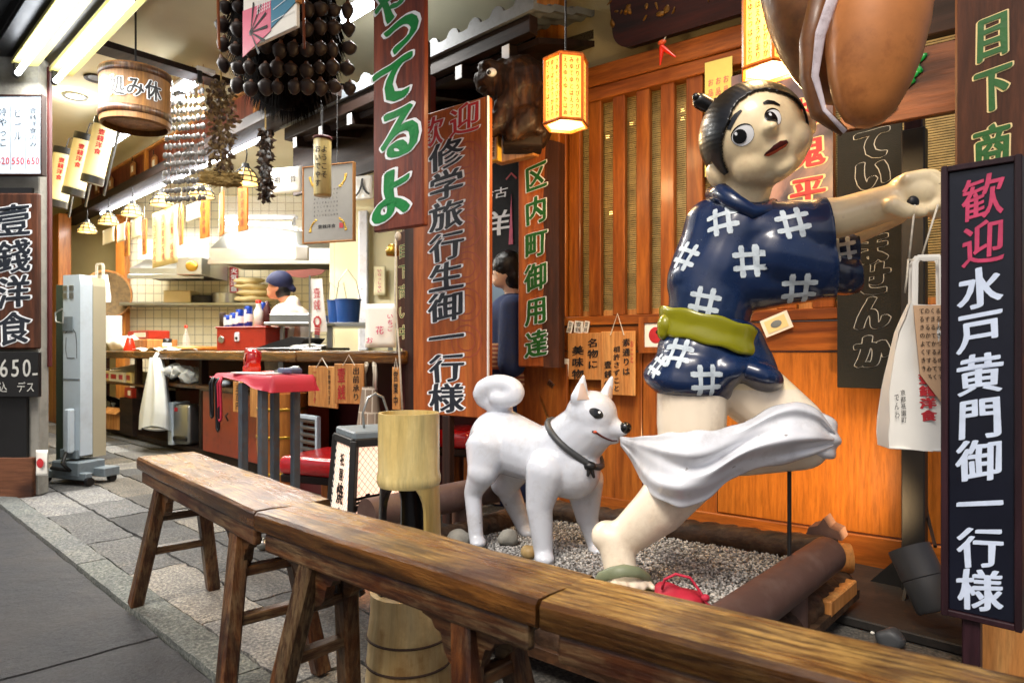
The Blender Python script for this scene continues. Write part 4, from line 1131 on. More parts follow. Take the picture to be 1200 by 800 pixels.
# things on the counter
ZC = .902
def onc(px, v, z=ZC): u, _ = FK.loc(px, 411, v); return FK.world(u, v, z)
mb = MB(); mb.ell((0, 0, .06), (.42, .2, .1)); mb.ell((.2, .05, .1), (.24, .16, .09)); b = remesh(mb, .02, 3); b.jitter(.05, 7); tag(b.build('cloth_bundle', M['paper'], None, True, loc=onc(152, .2), rotz=KR), 'heap of white cloth and paper on the far counter end', 'cloth')
t = thing('box_pile', '', 'box'); bpy.data.objects.remove(t)
tag(MB().box((0, 0, .06), (.6, .3, .12), bev=.006).build('carton', M['palewood'], None, loc=onc(179, .28), rotz=KR), 'tan carton under the printed red and white packet on the counter', 'box')
tag(MB().box((0, 0, .045), (.55, .22, .09), bev=.006).build('printed_packet', M['red_box'], None, loc=onc(174, .28, ZC+.125), rotz=KR+4), 'flat red and white printed packet on top of the tan carton', 'box')
o = bpy.data.objects['printed_packet']; MB().box((.05, -.112, .045), (.3, .003, .05)).build('label_band', M['paper'], o)
tag(MB().lathe([(.055, 0), (.06, .01), (.03, .13), (.025, .135), (0, .135)], 20).build('red_cup', M['red_plastic'], None, True, loc=onc(152, .0)), 'small red plastic cup upside down before the white cloth', 'cup')
t = thing('condiment_jar', 'small pale jar with a black lid on the counter', 'jar', onc(196, .1), 0)
MB().lathe([(0, 0), (.04, 0), (.042, .07), (.036, .08), (0, .08)], 20).build('jar', M['paper'], t, True); MB().lathe([(.041, .078), (.041, .115), (0, .12)], 20).build('lid', M['black_paint'], t, True)
mb = MB(); mb.grid(lambda u, v: Vector(((u-.5)*.9, (v-.5)*.28, .012+.02*math.sin(u*13)*math.sin(v*7+u*3))), 20, 8); b = mb; b.build('paper_sheet', M['paper'], None, True, loc=onc(192, .02), rotz=KR); tag(bpy.data.objects['paper_sheet'], 'crumpled white paper lying along the counter edge', 'paper')
tag(MB().lathe([(0, 0), (.24, 0), (.26, .02), (.24, .04), (0, .045)], 28).build('food_tray', M['strip_wood'], None, True, loc=onc(224, .25)), 'round tray of orange brown food before the red box', 'tray')
t = thing('glass_bottle', 'clear glass bottle with a red cap on the counter', 'bottle', onc(218, .4), 0)
MB().lathe([(0, 0), (.035, 0), (.035, .13), (.014, .19), (.014, .24)], 16).build('glass_body', M['glass'], t, True); MB().lathe([(.016, .235), (.016, .26), (0, .262)], 12).build('cap', M['red_plastic'], t, True)
# red box with tag, and cans on it
u0, _ = FK.loc(242, 411, .05); u1, _ = FK.loc(317, 411, .05)
rb0 = Vector(((u0+u1)/2, .05))
t = thing('red_box', 'red lacquered wooden box with a white clasp on the counter', 'box', onc(285, .12), -16)
zb_ = 27/800*5.3
MB().box((0, .13, zb_/2), (.46, .32, zb_), bev=.005).build('body', M['red_box'], t)
MB().box((.0, .13, zb_+.007), (.475, .335, .014), bev=.004).build('lid', M['red_box'], t)
MB().lathe([(.0, 0), (.028, 0), (.03, .008), (.022, .014), (.012, .01), (0, .012)], 20, Matrix.Translation((-.18, -.031, zb_*.5)) @ Matrix.Rotation(R(90), 4, 'X')).build('lock', M['steel'], t, True)
MB().box((-.03, -.036, zb_*.62), (.045, .014, .075), bev=.012, seg=3).build('clasp', M['white_paint'], t)
MB().ell((-.03, -.045, zb_*.56), (.012, .006, .012)).build('clasp_button', M['black_paint'], t, True)
canz = ZC+zb_+.015
first = None
for i, (px, h_) in enumerate(((267, .11), (274, .125), (281, .15), (291, .17))):
    loc = onc(px, .2, canz)
    if first is None:
        first = thing('beer_can', '', 'can', loc, -20, 'blue cans on the red box')
        MB().lathe([(0, 0), (.027, 0), (.033, .008), (.033, .11), (.027, .12), (0, .119)], 20).build('can', M['blue_can'], first, auto=40)
        MB().lathe([(.0335, .03), (.0338, .045), (.0338, .06), (.0335, .075)], 20).build('label_band', M['paper'], first, True)
        vtext(first, '麦酒', .0, .105, .02, .03, -.0335, M['ink_white'], bold=.03)
        c = first
    else: c = dup(first, loc)
    c.scale = (1, 1, h_/.12)
    c['label'] = ['shortest of the blue cans on the red box', 'second shortest blue can on the red box', 'blue can just before the tallest one on the red box', 'tallest blue can on the red box'][i]
t = thing('glass_bottle', 'clear bottle with pale label beside the tallest blue can', 'bottle', onc(303, .2, canz), 0)
MB().lathe([(0, 0), (.036, 0), (.036, .12), (.02, .15), (.02, .19)], 16).build('glass_body', M['paper'], t, True); MB().lathe([(.022, .185), (.022, .21), (0, .212)], 12).build('cap', M['red_plastic'], t, True)
tag(MB().lathe([(0, 0), (.03, 0), (.03, .14), (.012, .17), (.012, .2), (0, .2)], 16).build('sauce_bottle', M['dark_red'], None, True, loc=onc(313, .24, canz)), 'dark red sauce bottle at the end of the red box', 'bottle')
tag(MB().lathe([(0, 0), (.03, 0), (.03, .19), (.026, .2), (0, .2)], 16).build('spray_can', M['blue_can'], None, True, loc=onc(308, .28, canz)), 'slim blue spray can behind the clear bottle', 'can')
tag(MB().lathe([(0, 0), (.028, 0), (.028, .13), (.024, .14), (0, .14)], 16).build('drink_can', M['dried_dark'], None, True, loc=onc(261, .22, canz)), 'dark brown drink can beside the shortest blue can', 'can')
# trays and pan on the counter
t = thing('serving_tray', 'flat black lacquer tray with white cloths on the counter', 'tray', onc(350, .2), KR+30)
MB().box((0, 0, .012), (.62, .42, .02), bev=.008).build('tray', M['black_gloss'], t)
mb = MB(); mb.ell((.1, -.06, .03), (.16, .1, .02)); mb.jitter(.02, 12); mb.build('cloth', M['paper'], t, True)
mb = MB(); mb.prism([(-.26, .02), (.08, .02), (.14, .09), (.02, .1)], -.14, .14); mb.build('pan', M['dark_metal'], t)
# banner on a small pole
p = onc(363, .12); t = thing('table_banner', 'small white banner with a red face print on a thin pole', 'banner', p, -8)
kB = p.y/800
MB().tube([(0, 0, 0), (0, 0, 88*kB)], .007, 8).build('pole', M['steel'], t); MB().lathe([(0, 0), (.05, 0), (.05, .012), (0, .015)], 20).build('foot', M['paper'], t)
mb = MB(); bw = 20*kB; bh = 62*kB
mb.grid(lambda u, v: Vector((.006+u*bw*(.75+.25*v), .012*math.sin(u*4+v*3), 84*kB-v*bh)), 6, 10)
mb.build('flag', M['paper'], t, True)
ib = MB()
for ang in range(0, 360, 40): stroke2d(ib, [(bw*.52+.022*math.cos(R(ang)), 34*kB+.03*math.sin(R(ang))), (bw*.52+.026*math.cos(R(ang+38)), 34*kB+.036*math.sin(R(ang+38)))], -.016, .012)
for i in range(4): stroke2d(ib, [(bw*.35, 28*kB-i*.016), (bw*.7, 27*kB-i*.016)], -.016, .009)
ib.build('print', M['ink_red'], t)
vtext(t, '壹銭', bw*.5, 74*kB, 46*kB, .05, -.016, M['ink_red'], bold=.01)
# back table with blue buckets
t = thing('steel_table', 'stainless kitchen table with shelf behind the counter', 'table', P(418, 411, 5.7)*1, 0); t.location.z = 0
zt = .9+(411-381)/800*5.7
MB().box((0, .1, zt), (.66, .5, .035), bev=.004).build('tabletop', M['steel'], t)
for sx in (-.3, .3):
    for sy in (-.1, .3): MB().box((sx, sy, zt/2), (.035, .035, zt), bev=.003).build('leg', M['steel'], t)
MB().box((0, .1, .6), (.6, .4, .3), bev=.01).build('drawer_box', M['dark_metal'], t)
for px, sc, lab in ((391, .8, 'blue bucket half hidden by the white banner'), (408, 1, 'blue bucket with a wire handle on the steel table')):
    b_ = thing('bucket', lab, 'bucket', (X(px, 5.75), 5.75+(.12 if sc < 1 else 0), zt+.02), 0); s_ = .105*sc
    MB().lathe([(0, 0), (s_*.85, 0), (s_, .19), (s_*1.05, .19), (s_*1.05, .2), (s_*.96, .2), (s_*.82, .01), (0, .01)], 28).build('pail', M['blue_plastic'], b_, auto=40)
    MB().tube([(-s_, 0, .18), (-s_*.7, -.02, .35), (0, -.03, .45 if sc == 1 else .3), (s_*.7, -.02, .35), (s_, 0, .18)], .004, 6).build('handle', M['steel'], b_)
o = MB().box((0, 0, 0), (.38, .3, .075), bev=.006).build('steel_tray', M['steel'], None, loc=(X(351, 5.5), 5.5, .9+(411-374)/800*5.5)); tag(o, 'steel griddle tray in front of the cook', 'tray')
o = MB().box((0, 0, 0), (.5, .34, .02), bev=.004).build('griddle_shelf', M['steel'], None, loc=(X(354, 5.5), 5.5, .9+(411-380)/800*5.5)); tag(o, 'steel griddle shelf holding the tray beside the banner', 'griddle')
for sx in (-.2, .2): MB().box((sx, .1, -.45), (.04, .04, .88)).build('leg', M['steel'], o)
mb = MB(); mb.prism([(-.2, .0), (-.15, .025), (.1, .04), (.2, .03), (.16, -.01), (0, -.045), (-.12, -.03)], 0, .02); o = mb.build('red_fan', mat('fan_red', '#6e3528', .6), None, loc=P(356, 320, 6.3), rotz=0); tag(o, 'dark red fish shaped board hung behind the cook', 'board')
f = Frame((0, 6.88), 0)
sheet(Frame((0, 4.35), -12), 428, 356, 464, 407, 0, M['paper'], 'drawing_poster', 'white paper drawing with pink flowers by the narrow green lettered board', 'poster', ['　いちご　　', '　　花　', '　　　　お']  , 'ink_rose')
sheet(f, 438, 312, 452, 346, -.03, M['cream_wall'], 'wall_writing', 'pale paper strip with faint pink writing on the cream wall', 'paper', 'いらっしゃい', 'ink_rose')
sheet(Frame((0, 6.5), 25), 345, 288, 362, 305, 0, M['paper'], 'paper_slip', 'tilted square paper note hanging from the wide hood', 'paper')
# ------------------------------------------------------------------ under the counter
def under(px, v, z): u, _ = FK.loc(px, 470, v); return FK.world(u, v, z)
rnd = random.Random(12)
for i in range(5):
    loc = under(128+i*9, .12, .565); c_ = [M['paper'], M['cream_paper'], M['paper'], M['paper'], M['cream_paper']][i]
    o = MB().box((0, 0, .055), (.3, .22, .11), bev=.004).build('carton', c_, None, loc=loc, rotz=KR+rnd.uniform(-6, 6))
    MB().box((0, -.112, .055), (.16, .003, .05)).build('label_band', M['ink_rose' if i % 2 else 'ink_red'], o)
    tag(o, f'{ords[i]} small printed carton from the far end of the counter shelf', 'box', 'cartons on the counter shelf')
mb = MB(); mb.grid(lambda u, v: Vector(((u-.5)*.5, (v-.5)*.26, .05*math.sin(u*5)*v)), 8, 6); o = mb.build('newspaper', M['paper'], None, True, loc=under(146, .1, .70), rotz=KR); tag(o, 'loose newspaper lying over the shelf cartons', 'newspaper')
o = MB().box((0, 0, .05), (.24, .16, .1), bev=.004).build('red_carton', M['red_box'], None, loc=under(160, .05, .42), rotz=KR); MB().box((.04, -.082, .05), (.08, .003, .05)).build('label_band', M['paper'], o); tag(o, 'small red carton with a white label under the counter shelf', 'box')
MB().box((.0, .05, -.19), (.4, .3, .37)).build('stand_block', M['darkwood'], o)
t = thing('cardboard_box', 'open brown cardboard box on the floor under the counter', 'box', under(147, .05, .07), KR+15)
MB().box((0, 0, .1), (.3, .26, .2), bev=.004).build('body', M['palewood'], t); MB().box((0, -.15, .2), (.28, .1, .008), Matrix.Rotation(R(35), 4, 'X')).build('flap', M['palewood'], t)
mb = MB()
for k in range(5): mb.ell((rnd.uniform(-.15, .15), rnd.uniform(-.1, .1), .08+rnd.random()*.2), (.09, .08, .09))
b = remesh(mb, .02, 2); b.jitter(.05, 9); o = b.build('black_bag', M['black_gloss'], None, True, loc=under(133, .1, .05), rotz=KR); tag(o, 'crumpled black rubbish bag under the far end of the counter', 'bag')
for i in range(5):
    o = MB().lathe([(0, 0), (.06, .0), (.11, .03), (.112, .032), (.06, .008), (0, .008)], 24).build('bowl', M['dark_metal'], None, True, loc=under(198, .12, .605+i*.022)); tag(o, ['lowest dark bowl of the nested pile under the counter', 'second dark bowl from the bottom of the nested pile', 'middle dark bowl of the nested pile', 'second dark bowl from the top of the nested pile', 'topmost dark bowl of the nested pile under the counter'][i], 'bowl', 'nested dark bowls under the counter')
# hanging plastic bag
p = under(183, -.15, .84); t = thing('plastic_bag', 'white plastic bag hanging full from the counter edge', 'bag', p, KR)
hB = .62
def bagf(u, v):
    w = .05+.2*min(1, v*1.25)**.8+.02*math.sin(u*6+v*5); y = .055*math.sin(u*math.pi)*(.3+v)+.012*math.sin(u*21+v*3)*(v+.2)
    a = u*2*math.pi
    return Vector((math.cos(a)*w*(1+.06*math.sin(a*5+v*2)), math.sin(a)*(.05+.06*v)*(1+.15*math.sin(a*7)), -v*hB-.03*math.sin(a*2)*v))
mb = MB(); mb.grid(bagf, 40, 24); mb.ell((0, 0, -hB), (.22, .1, .03)); mb.build('body', M['plastic_bag'], t, True)
for s in (-1, 1): MB().tube([(s*.04, 0, -.08), (s*.03, -.01, 0), (s*.02, .02, .05)], .02, 8, flat=.35).build('handle', M['plastic_bag'], t, True)
# heater
p = under(219, .02, .075); t = thing('fan_heater', 'silver fan heater with a dark grille under the counter', 'heater', p, -20)
hh = .36
MB().box((0, 0, hh/2), (.2, .14, hh), bev=.035, seg=4).build('body', M['steel'], t, auto=50)
MB().box((0, -.069, .055), (.15, .012, .05), bev=.02, seg=3).build('grille', M['black_gloss'], t); MB().box((-.05, -.071, hh*.86), (.035, .004, .035), bev=.002).build('label_patch', M['ink_red'], t)
MB().box((-.14, .05, hh*.5), (.06, .2, hh*1.05), bev=.006).build('side_panel', M['pale_cabinet'], t)
mb = MB(); 
for k in range(7): mb.ell((rnd.uniform(-.2, .2), rnd.uniform(-.1, .1), .05+rnd.random()*.06), (.1, .08, .05))
b = remesh(mb, .018, 1); b.jitter(.05, 11); o = b.build('plastic_wrap', M['clear_wrap'], None, True, loc=under(224, .0, .615), rotz=KR); tag(o, 'heap of clear plastic wrap on the low shelf above the heater', 'plastic wrap')
mb = MB().ell((0, 0, .03), (.09, .05, .03)); o = mb.build('folded_towel', M['pale_cabinet'], None, True, loc=under(262, -.02, .615), rotz=KR); tag(o, 'pale folded towel on the low shelf by the red cabinet', 'towel')
# red cabinet
c0, _ = FK.loc(236, 500, -.05); c1, _ = FK.loc(322, 500, -.05)
t = thing('red_cabinet', 'scuffed reddish brown cabinet below the counter behind the small cloth table', 'cabinet', FK.world((c0+c1)/2, -.05, 0), KR)
MB().box((0, .22, .325), (c1-c0, .42, .5), bev=.006).build('body', M['red_cabinet'], t); MB().box((0, .22, .585), (c1-c0+.05, .45, .03), bev=.004).build('top', M['bench_leg'], t)
MB().box((0, .22, .04), (c1-c0, .38, .07)).build('plinth', M['darkwood'], t); MB().tube([(-.1, -.01, .42), (-.1, -.03, .4), (-.1, -.01, .36)], .006, 6).build('handle', M['dark_metal'], t)
# wooden barrel and white crate
p = under(331, -.12, 0); t = thing('wooden_barrel', 'yellowish wooden barrel standing behind the red cloth table', 'barrel', p, 0)
MB().lathe([(0, 0), (.14, 0), (.165, .3), (.16, .62), (.15, .62), (.14, .56), (0, .56)], 30).build('staves', M['postwood'], t, auto=40)
for z, r in ((.1, .152), (.34, .168), (.52, .165)): MB().lathe([(r-.006, z-.01), (r, z-.008), (r, z+.008), (r-.006, z+.01)], 30).build('hoop', M['brass'], t, True)
p = under(362, -.1, .0); t = thing('shutter_crate', 'small pale louvred crate leaning behind the red cushion bench', 'crate', p+Vector((0, 0, .18)), KR)
mb = MB()
for i in range(6): mb.box((0, 0, .05+i*.045), (.2, .02, .02), rot=Matrix.Rotation(R(30), 4, 'X'), bev=.002)
mb.build('louvres', M['steel'], t)
mb = MB()
for s in (-1, 1): mb.box((s*.11, 0, .15), (.025, .03, .32), bev=.003)
for z in (.0, .3): mb.box((0, 0, z), (.22, .03, .025), bev=.003)
mb.build('frame', M['pale_cabinet'], t); MB().box((0, .12, -.09), (.3, .2, .18)).build('base', M['dark_red'], t)
# wooden notices on the counter front
for x0, y0, x1, y1, v, rot, tx, lab, ink in (
    (273, 447, 284, 483, -.16, 0, ['五百円'], 'slim wooden notice hanging before the red cabinet', 'ink'),
    (293, 449, 305, 489, -.16, 0, [''], 'plain orange wooden strip hanging between the cloth table legs', 'ink'),
    (361, 429, 395, 477, -.15, 0, ['お飲物あります', '一服どうぞ'], 'wide wooden notice with red and black columns on the counter front', 'ink'),
    (398, 426, 420, 473, -.2, 25, ['出前承り', '壹銭'], 'wooden notice hung askew beside the newspaper sack', 'ink'),
    (460, 430, 468, 480, -.14, 10, ['営業中'], 'narrow wooden notice at the end of the counter', 'ink')):
    o, w, h = board(FK, x0, y0, x1, y1, v, .012, M['palewood'], 'wooden_notice', lab, 'notice')
    o.rotation_euler.z += R(rot)
    for c, s in enumerate(tx):
        if s: vtext(o, s, w*(.5-(c+.5)/len(tx)), h*.43, -h*.43, min(w/len(tx)*.55, h*.8/len(s)), 0, M['ink' if c == 0 else 'ink_red'], bold=.012, h=h*.8/len(s))
    MB().tube([(-w*.2, 0, h/2-.01), (0, .0, h/2+.05), (w*.2, 0, h/2-.01)], .003, 5).build('cord', M['rope'], o)
p = under(433, -.14, .82); t = thing('newspaper_sack', 'tall sack folded from old newspaper hanging on the counter front', 'bag', p, KR)
M['newsprint'] = tile_mat('newsprint', '#a79c8a', '#7c6a58', '#c8bfae', .06, .13, .08, .8, .4)
mb = MB(); mb.grid(lambda u, v: Vector((math.cos(u*6.283)*(.06+.06*v), math.sin(u*6.283)*(.03+.05*v), -.12-v*.42+.02*math.sin(u*12)*v)), 28, 12); mb.ell((0, 0, -.54), (.12, .08, .03)); mb.build('body', M['newsprint'], t, True)
for s in (-1, 1): MB().tube([(s*.05, 0, -.14), (s*.055, 0, -.05), (s*.03, .01, .03)], .02, 8, flat=.4).build('handle', M['newsprint'], t, True)
# ------------------------------------------------------------------ upright cabinet, green panel
ub = G(84, 566); t = thing('upright_cabinet', 'tall pale grey upright cabinet on a wheeled steel base', 'cabinet', (ub.x, ub.y, 0), KR+24)
zt = .9+89/800*ub.y; kk = ub.y/800
MB().prism([(-14*kk, .19), (14*kk, .19), (14*kk, zt-.06), (12*kk, zt), (-14*kk, zt)], 0, .09).build('front_shell', M['pale_cabinet'], t)
MB().prism([(-13.5*kk, .17), (14.5*kk, .17), (14.5*kk, zt-.07), (12.5*kk, zt-.012), (-13.5*kk, zt-.012)], .092, .19).build('rear_shell', M['beige_side'], t)
MB().box((-.01, -.004, .2), (27*kk, .03, .06), bev=.004).build('kick_panel', M['grey_paint'], t)
MB().box((-.03, -.006, zt*.765), (.1, .006, .1), bev=.002).build('caution_plate', M['grey_paint'], t)
for k in range(2):
    for j in range(2): MB().box((-.055+j*.06, -.006, zt-.09-k*.05), (.04, .006, .035), bev=.002).build('vent', M['steel'], t)
mb = MB()
for pts_ in ([(-.06, zt*.72), (-.03, zt*.735), (.02, zt*.735), (.04, zt*.72), (.05, zt*.66), (.05, zt*.6)], [(-.05, zt*.7), (-.055, zt*.64), (-.04, zt*.6), (.03, zt*.6)], [(-.01, zt*.735), (0, zt*.75), (.02, zt*.735)]): stroke2d(mb, pts_, -.002, .006)
mb.build('line_drawing', M['ink'], t)
MB().box((0, -.002, zt*.5), (26*kk, .004, .006)).build('panel_seam', M['grey_paint'], t)
MB().box((.02, -.03, .36), (.05, .05, .3), bev=.01).build('cable_cover', M['pale_cabinet'], t)
MB().tube([(.02, -.05, .22), (.03, -.09, .15), (.06, -.06, .1), (.0, -.05, .1), (-.1, -.07, .11)], .012, 8).build('cable', M['dark_metal'], t, True)
MB().tube([(-.06, -.02, zt-.23), (-.09, -.05, zt-.26), (-.07, -.06, zt-.32), (-.03, -.04, zt-.33), (-.04, -.03, zt-.25)], .006, 6).build('hook', M['steel'], t)
MB().box((.0, .05, .105), (.26, .2, .1), bev=.008).build('base_box', M['grey_paint'], t); mb = MB(); mb.box((.02, .12, .075), (.42, .12, .06), bev=.005); mb.box((-.02, -.02, .06), (.42, .05, .05), bev=.005); mb.build('base_frame', M['grey_paint'], t)
for x in (-.2, .2):
    for y in (-.03, .14): MB().lathe([(0, -.015), (.028, -.015), (.028, .015), (0, .015)], 16, Matrix.Translation((x, y, .03)) @ Matrix.Rotation(R(90), 4, 'Y')).build('caster', M['black_paint'], t, auto=40)
p = G(66, 560); o = MB().box((0, .02, .72), (.2, .03, 1.32), bev=.004).build('green_panel', M['dark_green'], None, loc=(p.x, p.y+.12, 0), rotz=-8); tag(o, 'dark green panel standing between the pillar and the upright cabinet', 'panel')
MB().box((0, .02, .03), (.22, .16, .05), bev=.004).build('foot', M['grey_paint'], o)
# signs on the pillar (they run out of the picture)
f = Frame((0, 4.22), 0)
o, w, h = board(f, -62, 113, 49, 204, -.04, .03, M['sign_light'], 'menu_board', 'lit white menu board in a dark red frame with red prices', 'menu board', frame=M['darkwood_z'], fw=.01)
for cx, tx, pr in ((.41, '壹銭洋食のみ', '650'), (.25, 'ビール', '550'), (.095, '冷やっこ', '620'), (-.06, 'ラムネ', '350'), (-.21, '冷酒', '620'), (-.36, '甘酒', '350')):
    vtext(o, tx, w*cx, h*.36, -h*.16 if len(tx) > 3 else -h*.08, .05, 0, M['ink'], bold=.005); htext(o, pr, w*cx-.04, w*cx+.04, -h*.33, .06, 0, M['ink_red'], bold=.01, w=.05)
mb = MB()
for i in range(6): mb.box((w*(.485-i*.155), -.001, 0), (.003, .002, h*.9))
mb.build('dividers', M['steel'], o)
o, w, h = board(f, -40, 226, 45, 409, -.045, .035, M['oldwood'], 'wooden_signboard', 'thick brown wooden signboard with black white edged characters on the pillar', 'signboard', bev=.01)
hx = w*.5-.115
vtext(o, '壹錢洋食', hx-.035, h*.44, -h*.48, .21, 0, M['ink_navy'], M['ink_white'], bold=.022, obold=.06, shear=.1, fill=.95)
o, w, h = board(f, -60, 412, 45, 465, -.05, .03, M['black_paint'], 'price_board', 'black price board with white chalk numbers below the wooden signboard', 'price board')
htext(o, '￥650', w*.5-.315, w*.5-.035, h*.15, .15, 0, M['ink_chalk'], bold=.008, w=.11, shear=.05)
htext(o, '税込 デス', w*.5-.30, w*.5-.02, -h*.28, .07, 0, M['ink_chalk'], bold=0, w=.055)
mb = MB(); stroke2d(mb, [(w*.5-.035, h*.0), (w*.5-.003, h*.01)], -.003, .012); mb.build('lettering', M['ink_chalk'], o)
f = Frame((0, 4.24), 0)
o = sheet(f, 42, 527, 56, 557, -.012, M['paper'], 'red_sticker', 'small white sticker with a red drawing low on the pillar', 'sticker')
MB().ell((.0, -.016, .0), (.022, .002, .03)).build('print', M['ink_red'], o)

# ------------------------------------------------------------------ small cloth covered table
ft = Vector((X(318, 2.98), 2.98)); U = FK.U; V = FK.V
tl = .62; td = .22; c = ft-U*tl/2+V*td/2; zt = .77
t = thing('cloth_table', 'small grey steel legged table under a crimson cloth beside the counter', 'table', (c.x, c.y, 0), KR)
MB().box((0, 0, zt), (tl-.03, td-.03, .03), bev=.003).build('tabletop', M['palewood'], t)
mb = MB()
legxy = []
for px_, Y_ in ((285, 3.2), (308, 3.08), (346, 3.24), (322, 3.36)):
    dv = Vector((X(px_, Y_), Y_))-c; legxy.append((dv.dot(U), dv.dot(V)))
for x, y in legxy:
    o = MB().box((x, y, zt/2+.03), (.036, .036, zt-.1), bev=.004).build('leg', M['grey_steel'], t)
    MB().ell((x, y, .03), .028).build('caster', M['steel'], o, True)
for i_ in range(4): MB().bar((*legxy[i_], .16), (*legxy[(i_+1) % 4], .16), .025, .025).build('stretcher', M['grey_steel'], t)
cl = thing('table_cloth', 'crimson cloth draped over the small steel legged table', 'tablecloth', (c.x, c.y, zt+.016), KR)
def clothf(u, v):
    x = (u-.5)*tl*1.1; y = (v-.5)*td*1.2; ex = max(0, abs(x)-tl/2+.01); ey = max(0, abs(y)-td/2+.01)
    hang = 0.02+.05*max(0, min(1, (x+.05)/.3))
    z = .004-min(hang, (ex+ey)*3.0)+.004*math.sin(x*30)*(ex+ey > 0)
    return Vector((max(-tl/2-.012, min(tl/2+.012, x)), max(-td/2-.012, min(td/2+.012, y)), z))
mb = MB(); mb.grid(clothf, 50, 30); mb.build('cloth', M['red_cloth'], cl, True)
def ontab(x, y, z=zt+.022): q = c+U*x+V*y; return Vector((q.x, q.y, z))
t = thing('tape_dispenser', 'red orange plastic tape dispenser on the crimson table', 'dispenser', ontab(-.12, .0), KR-10)
MB().prism([(-.06, 0), (.07, 0), (.075, .03), (.03, .1), (.0, .12), (-.03, .105), (-.02, .05), (-.06, .03)], -.025, .025).build('body', M['red_plastic'], t)
MB().lathe([(.02, -.03), (.045, -.03), (.05, 0), (.045, .03), (.02, .03)], 24, Matrix.Translation((.02, 0, .07)) @ Matrix.Rotation(R(80), 4, 'X')).build('reel', M['red_vinyl'], t, True)
MB().tube([(-.03, 0, .06), (-.08, 0, .07), (-.1, 0, .04), (-.08, 0, .02), (-.05, 0, .02)], .005, 6).build('wire_loop', M['red_plastic'], t)
o = MB().box((0, 0, .003), (.3, .11, .006), bev=.001).build('paper_pad', M['paper'], None, loc=ontab(.04, -.04), rotz=KR+6); tag(o, 'white paper pad lying on the crimson table', 'paper')
o = MB().box((0, 0, .006), (.16, .06, .01), bev=.003).build('red_folder', M['red_plastic'], None, loc=ontab(.05, .05), rotz=KR+15); tag(o, 'flat red folder next to the white paper pad', 'folder')
o = MB().box((0, 0, .016), (.13, .06, .026), bev=.008, seg=2).build('pencil_case', mat('case_blue', '#4a5470', .6), None, loc=ontab(.21, .03, zt+.022), rotz=KR); tag(o, 'grey blue pencil case on the end of the crimson table', 'case')
mb = MB(); mb.tube([(0, 0, .01), (.06, .01, .02), (.09, .015, .03)], .008, 6); mb.ell((.1, .02, .03), (.02, .012, .008)); o = mb.build('steel_spoon', M['steel'], None, True, loc=ontab(.12, .0), rotz=KR+30); tag(o, 'small metal tongs resting on the paper pad', 'tongs')
for dx, ln, mm, lab in ((-.27, .19, 'black_paint', 'short black strap loop hanging off the crimson table'), (-.2, .25, 'black_paint', 'long black strap loop hanging off the crimson table'), (-.175, .2, 'pink_cord', 'pink and white cord hanging off the crimson table')):
    q = ontab(dx, -td/2-.02, zt-.01)
    mb = MB(); mb.tube([(-.008, .01, .01), (-.01, -.006, -.02), (-.016, 0, -ln*.7), (-.014, 0, -ln*.95), (0, 0, -ln), (.014, 0, -ln*.95), (.012, 0, -ln*.7), (.004, 0, -.02), (.004, .01, .01)], .006, 8)
    o = mb.build('strap_loop', M[mm], None, True, loc=q, rotz=KR); tag(o, lab, 'strap')
# red cushion benches
def red_bench(px0, px1, Y, ztop, d, rot, label, two=False):
    p = P((px0+px1)/2, 411, Y); w = (px1-px0)/800*Y
    t = thing('cushion_bench', label, 'bench', (p.x, p.y, 0), rot)
    mb = MB(); mb.box((0, d/2, ztop-.05), (w, d, .1), bev=.035, seg=4); mb.jitter(.012, 10); mb.build('cushion', M['red_vinyl'], t, True)
    MB().box((0, d/2, ztop-.12), (w*.96, d*.94, .04), bev=.005).build('seat_board', M['darkwood'], t)
    for sx in (-1, 1):
        for sy in (.12, .88): MB().box((sx*w*.42, d*sy, (ztop-.14)/2), (.05, .05, ztop-.14), bev=.004).build('leg', M['cedar'], t)
red_bench(312, 436, 3.55, .34, .42, -22, 'low bench with a shiny red cushion behind the floor lantern')
red_bench(498, 552, 3.75, .46, .4, -20, 'red cushioned bench half hidden behind the welcome sign post')
